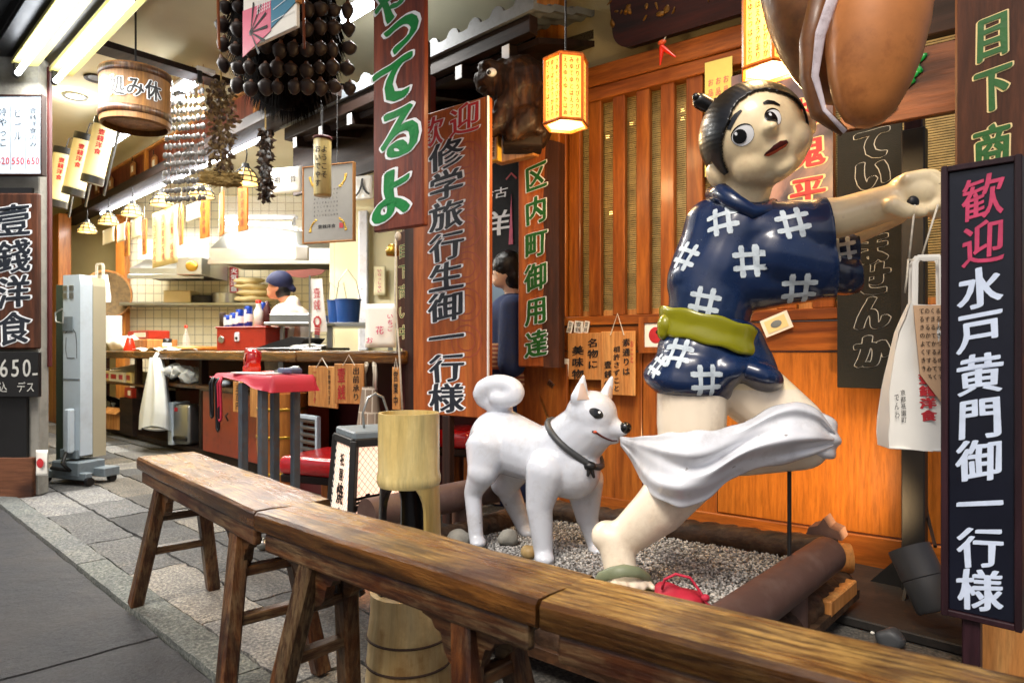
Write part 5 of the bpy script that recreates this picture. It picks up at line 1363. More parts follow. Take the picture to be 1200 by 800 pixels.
# ------------------------------------------------------------------ trestle benches
def trestle(fl, frt, w, label, h=.51, extra=0):
    a = Vector(fl); b = Vector(frt); d = b-a; Lh = d.length+extra; rot = math.degrees(math.atan2(d.y, d.x))
    t = thing('trestle_bench', label, 'bench', (a.x, a.y, 0), rot, 'long worn wooden trestle benches')
    sd = random.Random(int(Lh*1000))
    mb = MB()
    nx = int(Lh/.03); ny = 6; th = .046
    def topf(u, v):
        x = u*Lh; y = v*w; e = min(v, 1-v); r = .006 if e < .01 else 0
        return Vector((x, y, h-r+noise.noise(Vector((x*4, y*9, Lh*7)))*.0025))
    def skin(u, k):
        prof = [(0.004, h-th), (0, h-th+.006), (0, h-.008), (.007, h-.0005), (w*.25, h+.0), (w*.5, h-.002), (w*.75, h), (w-.007, h-.0005), (w, h-.008), (w, h-th+.006), (w-.004, h-th)]
        y, z = prof[k]; x = u*Lh
        n = noise.noise_vector(Vector((x*5, y*8, z*5+Lh*3)))
        return Vector((x, y+n.y*.003, z+n.z*.0028))
    nk = 11; ring = [[mb.bm.verts.new(skin(i/nx, k)) for k in range(nk)] for i in range(nx+1)]
    for i in range(nx):
        for k in range(nk): mb.bm.faces.new((ring[i][k], ring[i+1][k], ring[i+1][(k+1) % nk], ring[i][(k+1) % nk]))
    mb.bm.faces.new(ring[0]); mb.bm.faces.new(ring[-1][::-1])
    bmesh.ops.recalc_face_normals(mb.bm, faces=mb.bm.faces)
    mb.build('seat', M['bench_top'], t, auto=35)
    hz = h-th-.002
    for y in (.022, w-.022): MB().box((Lh/2, y, hz-.024), (Lh-.05, .022, .046), bev=.007, seg=2).build('apron', M['bench_rail'], t)
    for s, x0, x1 in ((-1, .2, .115), (1, Lh-.2, Lh-.115)):
        xs = {}
        for k, (y0, y1) in enumerate(((.045, -.03), (w-.045, w+.03))):
            MB().bar((x0, y0, hz-.001), (x1, y1, .0), .05, .044, bev=.006, up=Vector((0, 1, 0))).build('leg', M['bench_leg'], t)
            # carved bracket under the rail on both sides of the leg
            for q in (-1, 1):
                pl = [(0, 0), (q*.1, 0), (q*.095, -.012), (q*.07, -.018), (q*.06, -.032), (q*.045, -.036), (q*.034, -.07), (q*.02, -.085), (0, -.09)]
                MB().prism([(x0+a_-q*-.012, hz-.047+b_) for a_, b_ in pl], y0-.012, y0+.012).build('bracket', M['bench_rail'], t)
        for zf in (.42, .68):
            x = x1+(x0-x1)*zf; ya = -.03+.075*zf; MB().bar((x, ya, hz*zf), (x, w-ya, hz*zf), .034, .026, bev=.003).build('stretcher', M['bench_cross'], t)
    return t
trestle((-1.384, 2.516), (-.632, 1.668), .205, 'worn wooden trestle bench standing farthest up the street by the cloth table')
trestle((-.626, 1.660), (.0377, 1.076), .165, 'middle wooden trestle bench in front of the bamboo stand', .508)
trestle((.043, 1.072), (.413, .80), .15, 'wooden trestle bench closest to the black welcome sign, below the statue foot', .507, .75)
# ------------------------------------------------------------------ floor lantern
p = P(440, 411, 2.64); t = thing('floor_lantern', 'square floor lantern with pale wire mesh panels in a black frame', 'lantern', (p.x, p.y, 0), 30)
sb, st_, z0, z1 = .15, .118, .1, .56
def lf(k, s): a = [(-1, -1), (1, -1), (1, 1), (-1, 1)][k]; return a[0]*s, a[1]*s
for k in range(4):
    a0 = lf(k, sb); b0 = lf((k+1) % 4, sb); a1 = lf(k, st_); b1 = lf((k+1) % 4, st_)
    mb = MB(); q = [mb.bm.verts.new((*a0, z0)), mb.bm.verts.new((*b0, z0)), mb.bm.verts.new((*b1, z1)), mb.bm.verts.new((*a1, z1))]; mb.bm.faces.new(q)
    fa = mb.build('panel', M['floor_lamp_mesh'], t)
    MB().bar((*a0, z0-.02), (*a1, z1+.012), .026, .026, bev=.003).build('corner_post', M['dark_metal'], t)
    wm = MB()
    A0, B0, A1, B1 = Vector((*a0, z0)), Vector((*b0, z0)), Vector((*a1, z1)), Vector((*b1, z1))
    nrm = (B0-A0).cross(A1-A0).normalized()*.004
    def pt(u, v): return (A0.lerp(B0, u)).lerp(A1.lerp(B1, u), v)+nrm
    for i in range(-16, 13):
        for s in (1, -1):
            pts = []
            for j in range(0, 33):
                v = j/32; u = (i/12+v*1.35) if s > 0 else (1-(i/12+v*1.35))
                if 0.03 <= u <= .97: pts.append(pt(u, v))
            if len(pts) > 2: wm.tube([pts[0], pts[-1]], .0011, 3, caps=False)
    wm.build('wire_mesh', M['steel'], t)
mb = MB()
for z, s in ((z0-.01, sb), (z1+.005, st_)):
    for k in range(4): mb.bar((*lf(k, s), z), (*lf((k+1) % 4, s), z), .026, .03, bev=.003)
mb.build('rim', M['dark_metal'], t)
MB().box((0, 0, z1+.03), (st_*2.05, st_*2.05, .03), bev=.006).build('lid', M['grey_paint'], t)
MB().tube([(-.045, 0, z1+.04), (-.05, 0, z1+.1), (-.03, 0, z1+.16), (0, 0, z1+.175), (.03, 0, z1+.16), (.05, 0, z1+.1), (.045, 0, z1+.04)], .005, 8).build('handle', M['steel'], t, True)
for k in range(4):
    x, y = lf(k, sb-.01); MB().prism([(-.07, .09), (-.07, .06), (-.045, .05), (-.05, .03), (-.02, .02), (-.022, 0), (.022, 0), (.02, .02), (.05, .03), (.045, .05), (.07, .06), (.07, .09)], -.018, .018, Matrix.Translation((x, y, 0)) @ Matrix.Rotation(R(45 if k % 2 else -45), 4, 'Z')).build('foot', M['dark_metal'], t)
# lettering on two faces, tilted with the panels
def facetext(tx, rotz, sz, xoff, ztop, step, m):
    e = bpy.data.objects.new('lettering', None)
    mb = MB()
    for i, ch in enumerate(tx): put(mb, ch, xoff, ztop-i*step, sz, sz, 0, .03, .08)
    for v in mb.bm.verts:
        fz = (v.co.z-z0)/(z1-z0); v.co.y = -(sb+(st_-sb)*fz)-.008
    bpy.data.objects.remove(e)
    bmesh.ops.rotate(mb.bm, verts=mb.bm.verts, cent=(0, 0, 0), matrix=Matrix.Rotation(R(rotz), 3, 'Z'))
    mb.build('lettering', m, t)
facetext('祇園', -90, .05, -.0, .49, .055, M['ink']); facetext('焼き', -90, .085, 0, .365, .09, M['ink']); facetext('壹', 0, .11, -.075, .33, .13, M['ink'])
point('lamp_light', t, (0, 0, .3), 3, (1, .72, .5), .05); 
MB().ell((0, 0, .28), .03).build('bulb', M['bulb_warm'], t, True)
# ------------------------------------------------------------------ bamboo stand
p = P(474, 411, 1.86); t = thing('bamboo_stand', 'thick pale bamboo stem cut into a cup on slim uprights, standing behind the bench', 'bamboo stand', (p.x+.012, p.y, 0), 0)
r = .083
mb = MB().lathe([(.118, 0), (.112, .06), (.114, .066), (.108, .13), (.111, .137), (.103, .2), (.104, .25), (.08, .25), (.085, .02)], 40)
bmesh.ops.delete(mb.bm, geom=[f for f in mb.bm.faces if False], context='FACES')
mb.build('base_tube', M['bamboo_old'], t, auto=40)
rg = MB()
for z, r_ in ((.064, .1145), (.134, .1115)): rg.lathe([(r_-.003, z-.004), (r_+.003, z-.002), (r_+.003, z+.002), (r_-.003, z+.004)], 40)
rg.build('node_ring', M['dried_dark'], t, True)
MB().lathe([(0, .21), (.085, .21)], 24).build('dark_hollow', M['dried_dark'], t)
MB().lathe([(r*.985, .535), (r*1.04, .545), (r*1.045, .56), (r*1.0, .575), (r, .71), (r*.995, .732), (r*.9, .732), (r*.88, .56), (0, .55), (0, .535)], 40).build('cup', M['bamboo'], t, auto=40)
def strip(a0, a1, name, m, rr=.083, zlo=.2, zhi=.54):
    mb = MB()
    def fn(u, v):
        z = zlo+(zhi-zlo)*v; fl = .03*(max(0, (v-.8)/.2)**2+max(0, (.2-v)/.2)**2)/rr
        a = R(a0-math.degrees(fl)+(a1-a0+2*math.degrees(fl))*u); q = rr*(1.14-.14*v); return Vector((q*math.sin(a), -q*math.cos(a), z))
    mb.grid(fn, 12, 16); ex = bmesh.ops.extrude_face_region(mb.bm, geom=list(mb.bm.faces))
    for g in ex['geom']:
        if isinstance(g, bmesh.types.BMVert): k = .85; g.co.x *= k; g.co.y *= k
    bmesh.ops.recalc_face_normals(mb.bm, faces=mb.bm.faces)
    mb.build(name, m, t, auto=50)
strip(40, 88, 'upright', M['bamboo']); strip(150, 205, 'upright', M['black_gloss'], .08); strip(-78, -50, 'upright', M['black_gloss'], .078)  # the black strips colour in the shadowed slot beside the bamboo upright
# ------------------------------------------------------------------ timber, pipes and gravel bed
gz = .18
bedA, bedB, bedC, bedD = Vector((.12, 3.02)), Vector((1.12, 2.36)), Vector((.46, 1.62)), Vector((-.42, 2.36))
bd = thing('planter_frame', 'dark timber frame holding the raised gravel bed under the statues', 'planter', (0, 0, 0))
for nm, a, b, z, r_ in (('log', bedA, bedB, .2, .05), ('log', bedD+Vector((.1, .1)), bedA, .2, .045), ('log', bedB, bedC, .1, .06), ('log', bedC, bedD, .11, .06)):
    d = (b-a).length; pts = [(a+(b-a)*i/48) for i in range(49)]
    mb = MB(); mb.tube([(q.x, q.y, z) for q in pts], [r_*(1+.06*math.sin(i*2.1)) for i in range(49)], 22); mb.jitter(.008, 7); mb.jitter(.004, 40); mb.build(nm, M['timber'], bd, True)
for a, b in ((bedA, bedB), (bedD, bedA), (bedB, bedC), (bedC, bedD)): MB().bar((a.x, a.y, .08), (b.x, b.y, .08), .15, .03, up=Vector((0, 0, 1))).build('side_board', M['timber'], bd)
MB().tube([(1.05, 2.36, .19), (1.16, 2.34, .19)], .05, 16).build('log_end', M['palewood'], bd, True)
MB().bar((1.13, 2.3, .11), (.95, 2.1, .11), .06, .05, bev=.004).build('brace', M['palewood'], bd)
MB().prism([(-.06, 0), (.06, 0), (.05, .03), (.02, .04), (0, .07), (-.02, .04), (-.05, .03)], -.05, .05, Matrix.Translation((1.13, 2.45, .24)) @ Matrix.Rotation(R(AR), 4, 'Z')).build('roof_tile_cap', M['pipe'], bd)
M['gravel'] = mat('gravel', '#6e6a64', .95, .35, 60, .8, 120, bdist=.01)
mb = MB(); mb.grid(lambda u, v: (lambda q: Vector((q.x, q.y, gz-.012+.006*noise.noise(Vector((q.x*6, q.y*6, 0))))))(bedD.lerp(bedC, u).lerp(bedA.lerp(bedB, u), v)), 40, 40)
grav = mb.build('gravel', M['gravel'], None, True); tag(grav, 'fine grey pebbles filling the raised bed', 'gravel', kind='stuff')
M['pebble'] = attr_stone('pebble', .8, .2, .2)
bm = bmesh.new(); lay = bm.loops.layers.float_color.new('tone'); rg_ = random.Random(3)
ico = bmesh.new(); bmesh.ops.create_icosphere(ico, subdivisions=1, radius=1); iv = [v.co.copy() for v in ico.verts]; ifc = [[v.index for v in f.verts] for f in ico.faces]; ico.free()
for i in range(17000):
    u, v = rg_.random(), rg_.random(); q = bedD.lerp(bedC, u).lerp(bedA.lerp(bedB, u), v)
    s = rg_.uniform(.003, .0062); z = gz-.010+rg_.random()*.008; rot = Matrix.Rotation(rg_.random()*6, 3, 'Z') @ Matrix.Rotation(rg_.random()*3, 3, 'X')
    t_ = rg_.choice([.16, .28, .36, .46, .6, .25, .5]); col_ = (t_*1.02, t_, t_*.96, 1); sc = (s*rg_.uniform(.8, 1.5), s, s*.7)
    vs = [bm.verts.new(rot @ Vector((p_.x*sc[0], p_.y*sc[1], p_.z*sc[2]))+Vector((q.x, q.y, z))) for p_ in iv]
    for f in ifc:
        fc = bm.faces.new([vs[k] for k in f])
        for lp in fc.loops: lp[lay] = col_
me = bpy.data.meshes.new('pebbles'); bm.to_mesh(me); bm.free(); me.materials.append(M['pebble']); me.shade_smooth()
o = bpy.data.objects.new('gravel_pebbles', me); COL.objects.link(o); tag(o, 'loose grey and white pebbles on the gravel bed', 'gravel', kind='stuff')
for px, py, r_, lab in ((536, 637, .045, 'grey stone beside the hind paw of the white dog'), (552, 632, .03, 'small dark stone touching the hind paw of the dog'), (596, 633, .042, 'round pale pitted stone under the belly of the white dog'), (620, 648, .03, 'small tan stone beside the front paw of the dog')):
    q = G(px, py+4, gz); mb = MB(); mb.ell((0, 0, r_*.6), (r_, r_*.85, r_*.75)); mb.jitter(r_*.25, 22, px); o = mb.build('stone', M['concrete'] if px != 620 else M['bamboo_old'], None, True, loc=q); tag(o, lab, 'stone')
def pipe(name, a, b, r_, label, post=None):
    t = thing(name, label, 'pipe', ((a[0]+b[0])/2, (a[1]+b[1])/2, 0), 0)
    A = Vector(a)-Vector((t.location.x, t.location.y, 0)); B = Vector(b)-Vector((t.location.x, t.location.y, 0))
    MB().tube([A, B], r_, 28).build('rail_pipe', M['pipe'], t, auto=40)
    for k, fz in enumerate(post):
        q = A.lerp(B, fz); MB().tube([(q.x, q.y, 0), (q.x, q.y, q.z-r_*.6)], r_*.62, 20).build('post', M['pipe'], t, auto=40)
pipe('rail_pipe', (1.02, 2.21, .24), (.40, 1.505, .24), .058, 'thick brown rail pipe along the gravel bed beside the spotlight', (.32,))
pipe('rail_pipe', (-.07, 2.79, .337), (-.50, 2.345, .337), .056, 'brown rail pipe between the floor lantern and the white dog', (.3, .85))
# ------------------------------------------------------------------ hanging and standing signs
f = fr(437, 3.0, -36)
o, w, h = board(f, 437, -22, 496, 268, 0, .035, M['redwood'], 'hanging_signboard', 'long hanging brown signboard with big green hiragana edged in white', 'signboard', bev=.006)
kx = w/59; kz = h/290
for layer, (mm, bo, yy) in enumerate(((M['ink_white'], .075, -.0012), (M['ink_green'], .036, -.003))):
    mb = MB()
    for ch, px, py, s in (('や', 459, 2, 50), ('っ', 471, 32, 66), ('て', 461, 93, 62), ('る', 469, 155, 68), ('よ', 459, 228, 66)):
        put(mb, ch, (px-466.5)*kx, -(py-123)*kz, s*kx*.8, s*kz, yy, bo, .15, .03)
    fixn(mb); mb.build('lettering_edge' if layer == 0 else 'lettering', mm, o)
mb = MB()
for x in (-.1, .1): mb.tube([(x, .017, h/2), (x, .017, h/2+.8)], .004, 6)
mb.build('wire', M['dark_metal'], o)
f = fr(528, 3.3, -38)
o, w, h = board(f, 484, 126, 571, 487, 0, .04, M['signwood'], 'welcome_signboard', 'tall reddish wooden signboard on one post welcoming school trips', 'signboard', bev=.004)
MB().box((w/2+.002, .004, 0), (.004, .012, h)).build('edge_strip', M['ink_white'], o)
MB().box((-w*.08+.02, .02, -h/2-.28), (.05, .04, .56), bev=.004).build('post', M['darkwood_z'], o); MB().box((0, .03, -h/2-.54), (.3, .3, .03), bev=.004).build('foot', M['dark_metal'], o)
kx = w/87; kz = h/361
for ch, px, py in (('歓', 505, 150), ('迎', 546, 145)):
    vtext(o, ch, (px-527.5)*kx, -(py-20-306.5)*kz, -(py+20-306.5)*kz, 36*kx, 0, M['ink_red'], M['ink_white'], bold=.012, obold=.04, shear=.12)
vtext(o, '修学旅行生御一行様', (525-527.5)*kx, -(163-306.5)*kz, -(484-306.5)*kz, 42*kx, 0, M['ink_navy'], M['ink_white'], bold=.02, obold=.055, shear=.12, fill=1.0)
mb = MB()
for k in range(6):
    for r_ in (17, 10): stroke2d(mb, [((548-527.5+r_*math.cos(a_*.5))*kx, -(190+k*42-306.5)*kz+r_*1.1*math.sin(a_*.5)*kz) for a_ in range(14)], -.0006, .006)
mb.build('stamp_rings', M['ink_faint'], o)
f = fr(472, 3.75, -38)
o, w, h = board(f, 465, 271, 481, 408, 0, .025, M['oldwood'], 'narrow_signboard', 'narrow dark signboard with small green open-for-business characters by the counter end', 'signboard')
vtext(o, '目下商い中', 0, h*.42, -h*.45, w*.75, 0, M['ink_green_dark'], M['cream_paper'], bold=.0, obold=.045, h=h*.13)
mb = MB(); mb.tube([(0, 0, h/2), (0, .01, h/2+.3)], .004, 6); mb.build('cord', M['rope'], o)
# rope with bell
p = P(464, 277, 3.3); t = thing('bell_rope', 'white bell rope with a small brass bell below the hanging signboard', 'rope', p, 0)
q = P(472, 488, 3.3)-p; mb = MB(); mb.tube([(0, 0, .0), (-.004, 0, -.3), (q.x*.5, 0, q.z*.65), (q.x, 0, q.z)], .0045, 8); mb.ell((.01, 0, 0), (.016, .014, .022)); mb.tube([(0, 0, 0), (0, 0, .5)], .004, 6); mb.build('rope', M['rope'], t, True)
MB().lathe([(0, 0), (.02, -.005), (.034, -.04), (.03, -.06), (0, -.062)], 20, Matrix.Translation((-.022, .03, -.03))).build('bell', M['brass'], t, True)
# ------------------------------------------------------------------ entrance: curtain, mannequin
o, w, h = board(FA, 560, 172, 612, 330, .18, .004, M['noren'], 'door_curtain', 'black door curtain with white brushed characters in the entrance', 'curtain', bev=0)
kx = w/52; kz = h/158
for ch, px, py, s in (('古', 588, 226, 14), ('お', 573, 226, 12), ('洋', 580, 262, 34)): vtext(o, ch, (px-586)*kx, -(py-s/2-251)*kz, -(py+s/2-251)*kz, s*kx*1.2, 0, M['ink_white'], bold=.01)
mb = MB(); mb.prism([((600-586)*kx, -(230-251)*kz), ((602-586)*kx, -(288-251)*kz), ((597-586)*kx, -(288-251)*kz)], -.004, -.001); mb.build('cord_tassel', M['ink_rose'], o)
mb = MB(); stroke2d(mb, [((594-586)*kx, -(212-251)*kz), ((600-586)*kx, -(206-251)*kz), ((606-586)*kx, -(213-251)*kz)], -.003, .012); mb.build('print', M['ink_red'], o)
MB().tube([(-w/2-.05, 0, h/2), (w/2+.05, 0, h/2)], .012, 10).build('rod', M['palewood'], o)
YM = 4.06
M['skin_pale'] = mat('skin_pale', '#e3bda4', .45, .05, 12, .05, 120)
t = thing('mannequin', 'dark haired mannequin in a navy kimono with a striped sash inside the entrance', 'mannequin', (X(600, YM), YM, 0), 0)
def mk(px, py, dy=0): q = P(px, py, YM); return Vector((q.x-X(600, YM), dy, q.z))
b = MB(); hd = mk(592, 318); b.ell(hd, (.075, .07, .1)); b.ell(hd+Vector((-.035, 0, -.055)), (.045, .045, .045)); b.ell(hd+Vector((-.078, 0, -.02)), (.014, .012, .018)); b.ell(hd+Vector((-.072, 0, -.055)), (.012, .018, .008)); b.ell(hd+Vector((.015, -.068, -.015)), (.018, .012, .03))
b.cap(hd+Vector((.02, 0, -.07)), .045, mk(604, 350), .05); b.cap(mk(604, 362), .1, (0, 0, .5), .12)
for s in (-1, 1): b.cap((0, s*.08, .5), .08, (.0, s*.08, .06), .045); b.ell((-.04, s*.08, .04), (.11, .045, .04)); b.cap(mk(600, 365, s*.14), .05, mk(598, 420, s*.17), .04); b.cap(mk(598, 420, s*.17), .04, mk(590, 440, s*.1), .03); b.ell(mk(586, 443, s*.08), (.04, .025, .025))
remesh(b, .012, 4).build('body', M['skin_pale'], t, True)
b = MB(); b.ell(hd+Vector((.018, 0, .03)), (.095, .09, .098)); b.ell(hd+Vector((.05, 0, -.03)), (.07, .085, .09)); b = remesh(b, .01, 3); b.jitter(.004, 60); b.build('hair', M['hair'], t, True)
b = MB(); b.cap(mk(603, 352), .06, mk(603, 372), .15); b.cap(mk(602, 375), .165, mk(600, 440), .15); b.cap(mk(600, 450), .15, (0, 0, .12), .17)
for s in (-1, 1): b.cap(mk(602, 362, s*.14), .08, mk(600, 425, s*.18), .085)
remesh(b, .014, 4).build('kimono', M['navy_cloth'], t, True)
M['sash'] = tile_mat('sash', '#c99a72', '#b88a60', '#8a4a3a', 2.0, .025, .004, .8)
MB().lathe([(.17, .0), (.178, .02), (.176, .12), (.168, .15)], 28, Matrix.Translation(mk(600, 432))).build('sash', M['sash'], t, True)
MB().box(mk(606, 440, -.19), (.09, .03, .16), Matrix.Rotation(R(-22), 4, 'Y'), .008).build('sash_tail', M['sash'], t)
mb = MB()
for s in (-1, 1): mb.tube([(hd.x-.075+.012*math.cos(a_*.7)*0, s*.032+.024*math.cos(a_*.7), hd.z-.0+.02*math.sin(a_*.7)) for a_ in range(10)], .003, 5); mb.tube([(hd.x-.075, s*.055, hd.z), (hd.x+.01, s*.072, hd.z+.004)], .003, 5)
mb.build('glasses', M['black_paint'], t)
# district sign on the pillar
o, w, h = board(FA, 607, 172, 655, 430, -.16, .05, M['signwood'], 'district_signboard', 'wooden signboard with six green characters and a charred dark edge on the corner post', 'signboard', bev=.006)
MB().prism([(w*.14, -h/2-.002), (w/2+.002, -h/2-.002), (w/2+.002, h/2), (w*.2, h/2+.03), (w*.12, h*.2), (w*.2, 0), (w*.1, -h*.25)], -.0025, .052).build('charred_edge', M['oldwood'], o)
vtext(o, '区内町御用達', -w*.04, h*.44, -h*.47, w*.55, -.003, M['ink_green_dark'], M['ink_white'], bold=.026, obold=.055, h=h*.13, shear=.15)
MB().box((w*.05, .02, h/2+.05), (.04, .03, .1)).build('hanger', M['dark_metal'], o)
# board with green leaves over the entrance, yellow framed card
o, w, h = board(fr(590, 3.7, -38), 520, 118, 642, 176, .1, .03, M['signwood'], 'leaf_signboard', 'wooden signboard with green leaf shaped writing behind the carved beast', 'signboard', tilt=-9)
mb = MB()
for x, z in ((.02, -.02), (.12, .06), (-.12, 0)):
    for a_ in range(4): mb.ell((x+.015*math.cos(a_*1.6), -.004, z+.03*(a_-1.5)), (.045, .004, .011), Matrix.Rotation(R(30 if a_ % 2 else -35), 4, 'Y'), 10, 6)
mb.build('leaf_writing', M['ink_green'], o, True)
o, w, h = board(fr(580, 3.45, -38), 568, 158, 583, 188, 0, .02, M['paper'], 'yellow_framed_card', 'small yellow framed card leaning between the welcome sign and carved beast', 'card', frame=mat('yellow_frame', '#c79a2c', .5), fw=.012)
vtext(o, '商売繁盛', w*.15, h*.4, -h*.4, .03, 0, M['ink'], bold=.01); vtext(o, '祇園', -w*.25, h*.4, -h*.1, .03, 0, M['ink_red'], bold=.01)
o = MB().box((0, 0, 0), (.26, .05, .13), bev=.004).build('wooden_ledge', M['palewood'], None, loc=P(606, 174, 3.62), rotz=-40); tag(o, 'pale wooden ledge block under the carved beast', 'ledge')
# carved beast
YG = 3.45
t = thing('carved_beast', 'dark carved wooden guardian beast with white eyes on the corner post', 'carving', P(605, 165, YG), 0)
org = t.location.copy()
def gk(px, py, dy=0): return P(px, py, YG+dy)-org
s = YG/800
b = MB()
b.cap(gk(612, 100), 33*s, gk(610, 142), 30*s); b.cap(gk(622, 120, .05), 30*s, gk(620, 150, .03), 28*s)
b.ell(gk(592, 92), (24*s, 22*s, 21*s)); b.ell(gk(575, 98), (19*s, 17*s, 12*s)); b.ell(gk(563, 92), (8*s, 11*s, 6*s)); b.ell(gk(578, 82), (20*s, 20*s, 7*s), Matrix.Rotation(R(12), 4, 'Y')); b.ell(gk(583, 110), (17*s, 14*s, 6*s)); b.ell(gk(562, 100), (5*s, 12*s, 5*s))
b.ell(gk(602, 78), (16*s, 8*s, 8*s)); b.ell(gk(604, 82, -.08), (9*s, 6*s, 12*s)); b.ell(gk(604, 82, .08), (9*s, 6*s, 12*s))
for dy in (-.08, .08): b.cap(gk(590, 125, dy), 11*s, gk(580, 150, dy*1.2), 9*s); b.ell(gk(575, 154, dy*1.2), (12*s, 9*s, 7*s)); b.cap(gk(620, 140, dy*1.3), 16*s, gk(600, 156, dy*1.4), 10*s)
rr_ = random.Random(9)
for i in range(26):
    a_ = rr_.uniform(-1, 1); q = gk(rr_.uniform(598, 632), rr_.uniform(84, 152), -.1+rr_.random()*.03); b.ell(q, (7*s, 6*s, 7*s))
b = remesh(b, .011, 3); b.jitter(.007, 34); b.jitter(.012, 14); b.jitter(.004, 80); b.build('body', M['carving'], t, True)
for dy, px in ((-.083, 576), (.083, 576)):
    e = MB().ell(gk(px, 85, dy), (6*s, 4*s, 5*s)).build('eye', M['eye_white'], t, True); MB().ell(gk(px-3, 85, dy*1.2), (2.4*s, 2*s, 2.4*s)).build('pupil', M['black_gloss'], e, True)
MB().box(gk(612, 169, .02), (.2, .16, .06), bev=.006).build('ledge', M['darkwood'], t); MB().ell(gk(570, 106), (9*s, 12*s, 4*s)).build('mouth', M['darkwood'], t, True)
MB().bar(gk(618, 130, .1), gk(640, 130, .35), .08, .08).build('bracket', M['darkwood'], t)
# ------------------------------------------------------------------ hexagonal lanterns
def hexlamp(px, py0, py1, Y, label, e):
    c = P(px, (py0+py1)/2, Y); h = (py1-py0)/800*Y*.86; r = .1
    t = thing('hex_lantern', label, 'lantern', c, 12, 'glowing hexagonal paper lanterns')
    for k in range(6):
        a0, a1 = k*math.pi/3, (k+1)*math.pi/3
        A = Vector((r*math.cos(a0), r*math.sin(a0), 0)); B = Vector((r*math.cos(a1), r*math.sin(a1), 0))
        mb = MB(); mb.bm.faces.new([mb.bm.verts.new(A*.97+Vector((0, 0, -h/2))), mb.bm.verts.new(B*.97+Vector((0, 0, -h/2))), mb.bm.verts.new(B*.97+Vector((0, 0, h/2))), mb.bm.verts.new(A*.97+Vector((0, 0, h/2)))])
        pn = mb.build('panel', M['lamp_paper'], t)
        MB().bar(A+Vector((0, 0, -h/2)), A+Vector((0, 0, h/2)), .011, .011).build('corner_post', M['cedar'], t)
        mb = MB(); d = (B-A)
        for col_ in range(3):
            for i in range(9):
                vs, fs = glyph(random.Random(k*50+col_*9+i).choice('かえろうとまつりあそびてゆくひとはみ'), .012); bv = []
                for x, y in vs: q = A+d*(.22+.28*col_+x*.2)+Vector((0, 0, h*.4-i*h*.1+y*h*.095)); bv.append(mb.bm.verts.new(q+(A+B).normalized()*.001))
                for f_ in fs: mb.bm.faces.new([bv[j] for j in f_])
        mb.build('lettering', M['ink'], pn)
    fb = MB()
    for z in (-h/2, h/2):
        fb.tube([(r*math.cos(k*math.pi/3), r*math.sin(k*math.pi/3), z) for k in range(7)], .009, 6)
    fb.build('rim', M['cedar'], t)
    MB().lathe([(0, -h*.49), (r*.95, -h*.49)], 6).build('bottom_panel', M['bulb_paper'], t)
    MB().lathe([(0, h*.5), (r*.95, h*.5)], 6).build('top_panel', M['cedar'], t)
    MB().tube([(0, 0, h/2), (0, 0, 3.45-c.z)], .005, 6).build('wire', M['black_paint'], t)
    point('lamp_light', t, (0, 0, -h*.8), e, (1, .66, .3), .06); point('lamp_light', t, (-.16, -.2, 0), e*.6, (1, .66, .3), .06)
M['bulb_paper'] = emit('bulb_paper', '#ffc765', 3.2, '#e8b060')
hexlamp(663, 66, 153, 3.1, 'glowing hexagonal lantern beside the carved beast', 7)
hexlamp(903, -22, 91, 2.35, 'glowing hexagonal lantern partly behind the big brown wooden bell', 12)
# ------------------------------------------------------------------ things on the alcove wall
u0, zb = FA.loc(724, 62, -.05); u1, zt_ = FA.loc(905, 20, -.05)
t = thing('carved_plaque', 'big dark carved plaque with gold figures on the stucco above the window', 'plaque', FA.world((u0+u1)/2, -.06, 2.43), AR); t.rotation_euler = (R(12), 0, R(AR))
wq = u1-u0; hq = .62
def rrect(w, h, r_, n=6):
    o_ = []
    for cx, cz, a0 in ((w/2-r_, h/2-r_, 0), (-w/2+r_, h/2-r_, 90), (-w/2+r_, -h/2+r_, 180), (w/2-r_, -h/2+r_, 270)):
        for i in range(n+1): a = R(a0+90*i/n); o_.append((cx+r_*math.cos(a), cz+r_*math.sin(a)))
    return o_
M['gold_relief'] = mat('gold_relief', '#6d4c14', .4, .6, 18, .4, 60, metal=.3)
M['plaque_wood'] = wood('plaque_wood', '#120503', '#3a140b', 'x', 1, .3, .3, .25)
mb = MB(); mb.prism([(x, z+hq/2) for x, z in rrect(wq, hq, .09)], -.03, .03); mb.build('board', M['plaque_wood'], t)
rr_ = random.Random(21)
for x in (-.42, -.2, -.12, .12, .32, .5):
    fg = MB()
    for i in range(16): fg.ell((x*wq+rr_.uniform(-.06, .06), -.031, .10+rr_.random()*.36), (rr_.uniform(.008, .03), .007, rr_.uniform(.004, .014)), Matrix.Rotation(rr_.random()*3, 4, 'Y'), 10, 6)
    fg.jitter(.008, 30); fg.build('gold_relief', M['gold_relief'], t, True)
for x in (-.44, .1, .16): 
    wg = MB()
    for i in range(4): wg.ell((x*wq+rr_.uniform(-.02, .02), -.04, .3+rr_.random()*.2), (.012, .008, .025), None, 8, 6)
    wg.build('pale_relief', M['ink_white'], t, True)
p = P(778, 55, 3.0); u, z = FA.loc(778, 60, -.1)
t = thing('red_peppers', 'pair of red hanging felt peppers below the carved plaque', 'ornament', FA.world(u, -.12, z), AR)
for a_, l_ in ((8, .07), (-52, .085)): MB().cap((0, 0, .01), .014, (-math.sin(R(a_))*l_, 0, -math.cos(R(a_))*l_), .004).build('pepper', M['red_plastic'], t, True)
MB().ell((0, 0, .035), (.022, .012, .012)).build('top_bead', M['lip'], t, True); MB().tube([(0, 0, .03), (0, .08, .12)], .003, 5).build('string', M['rope'], t)
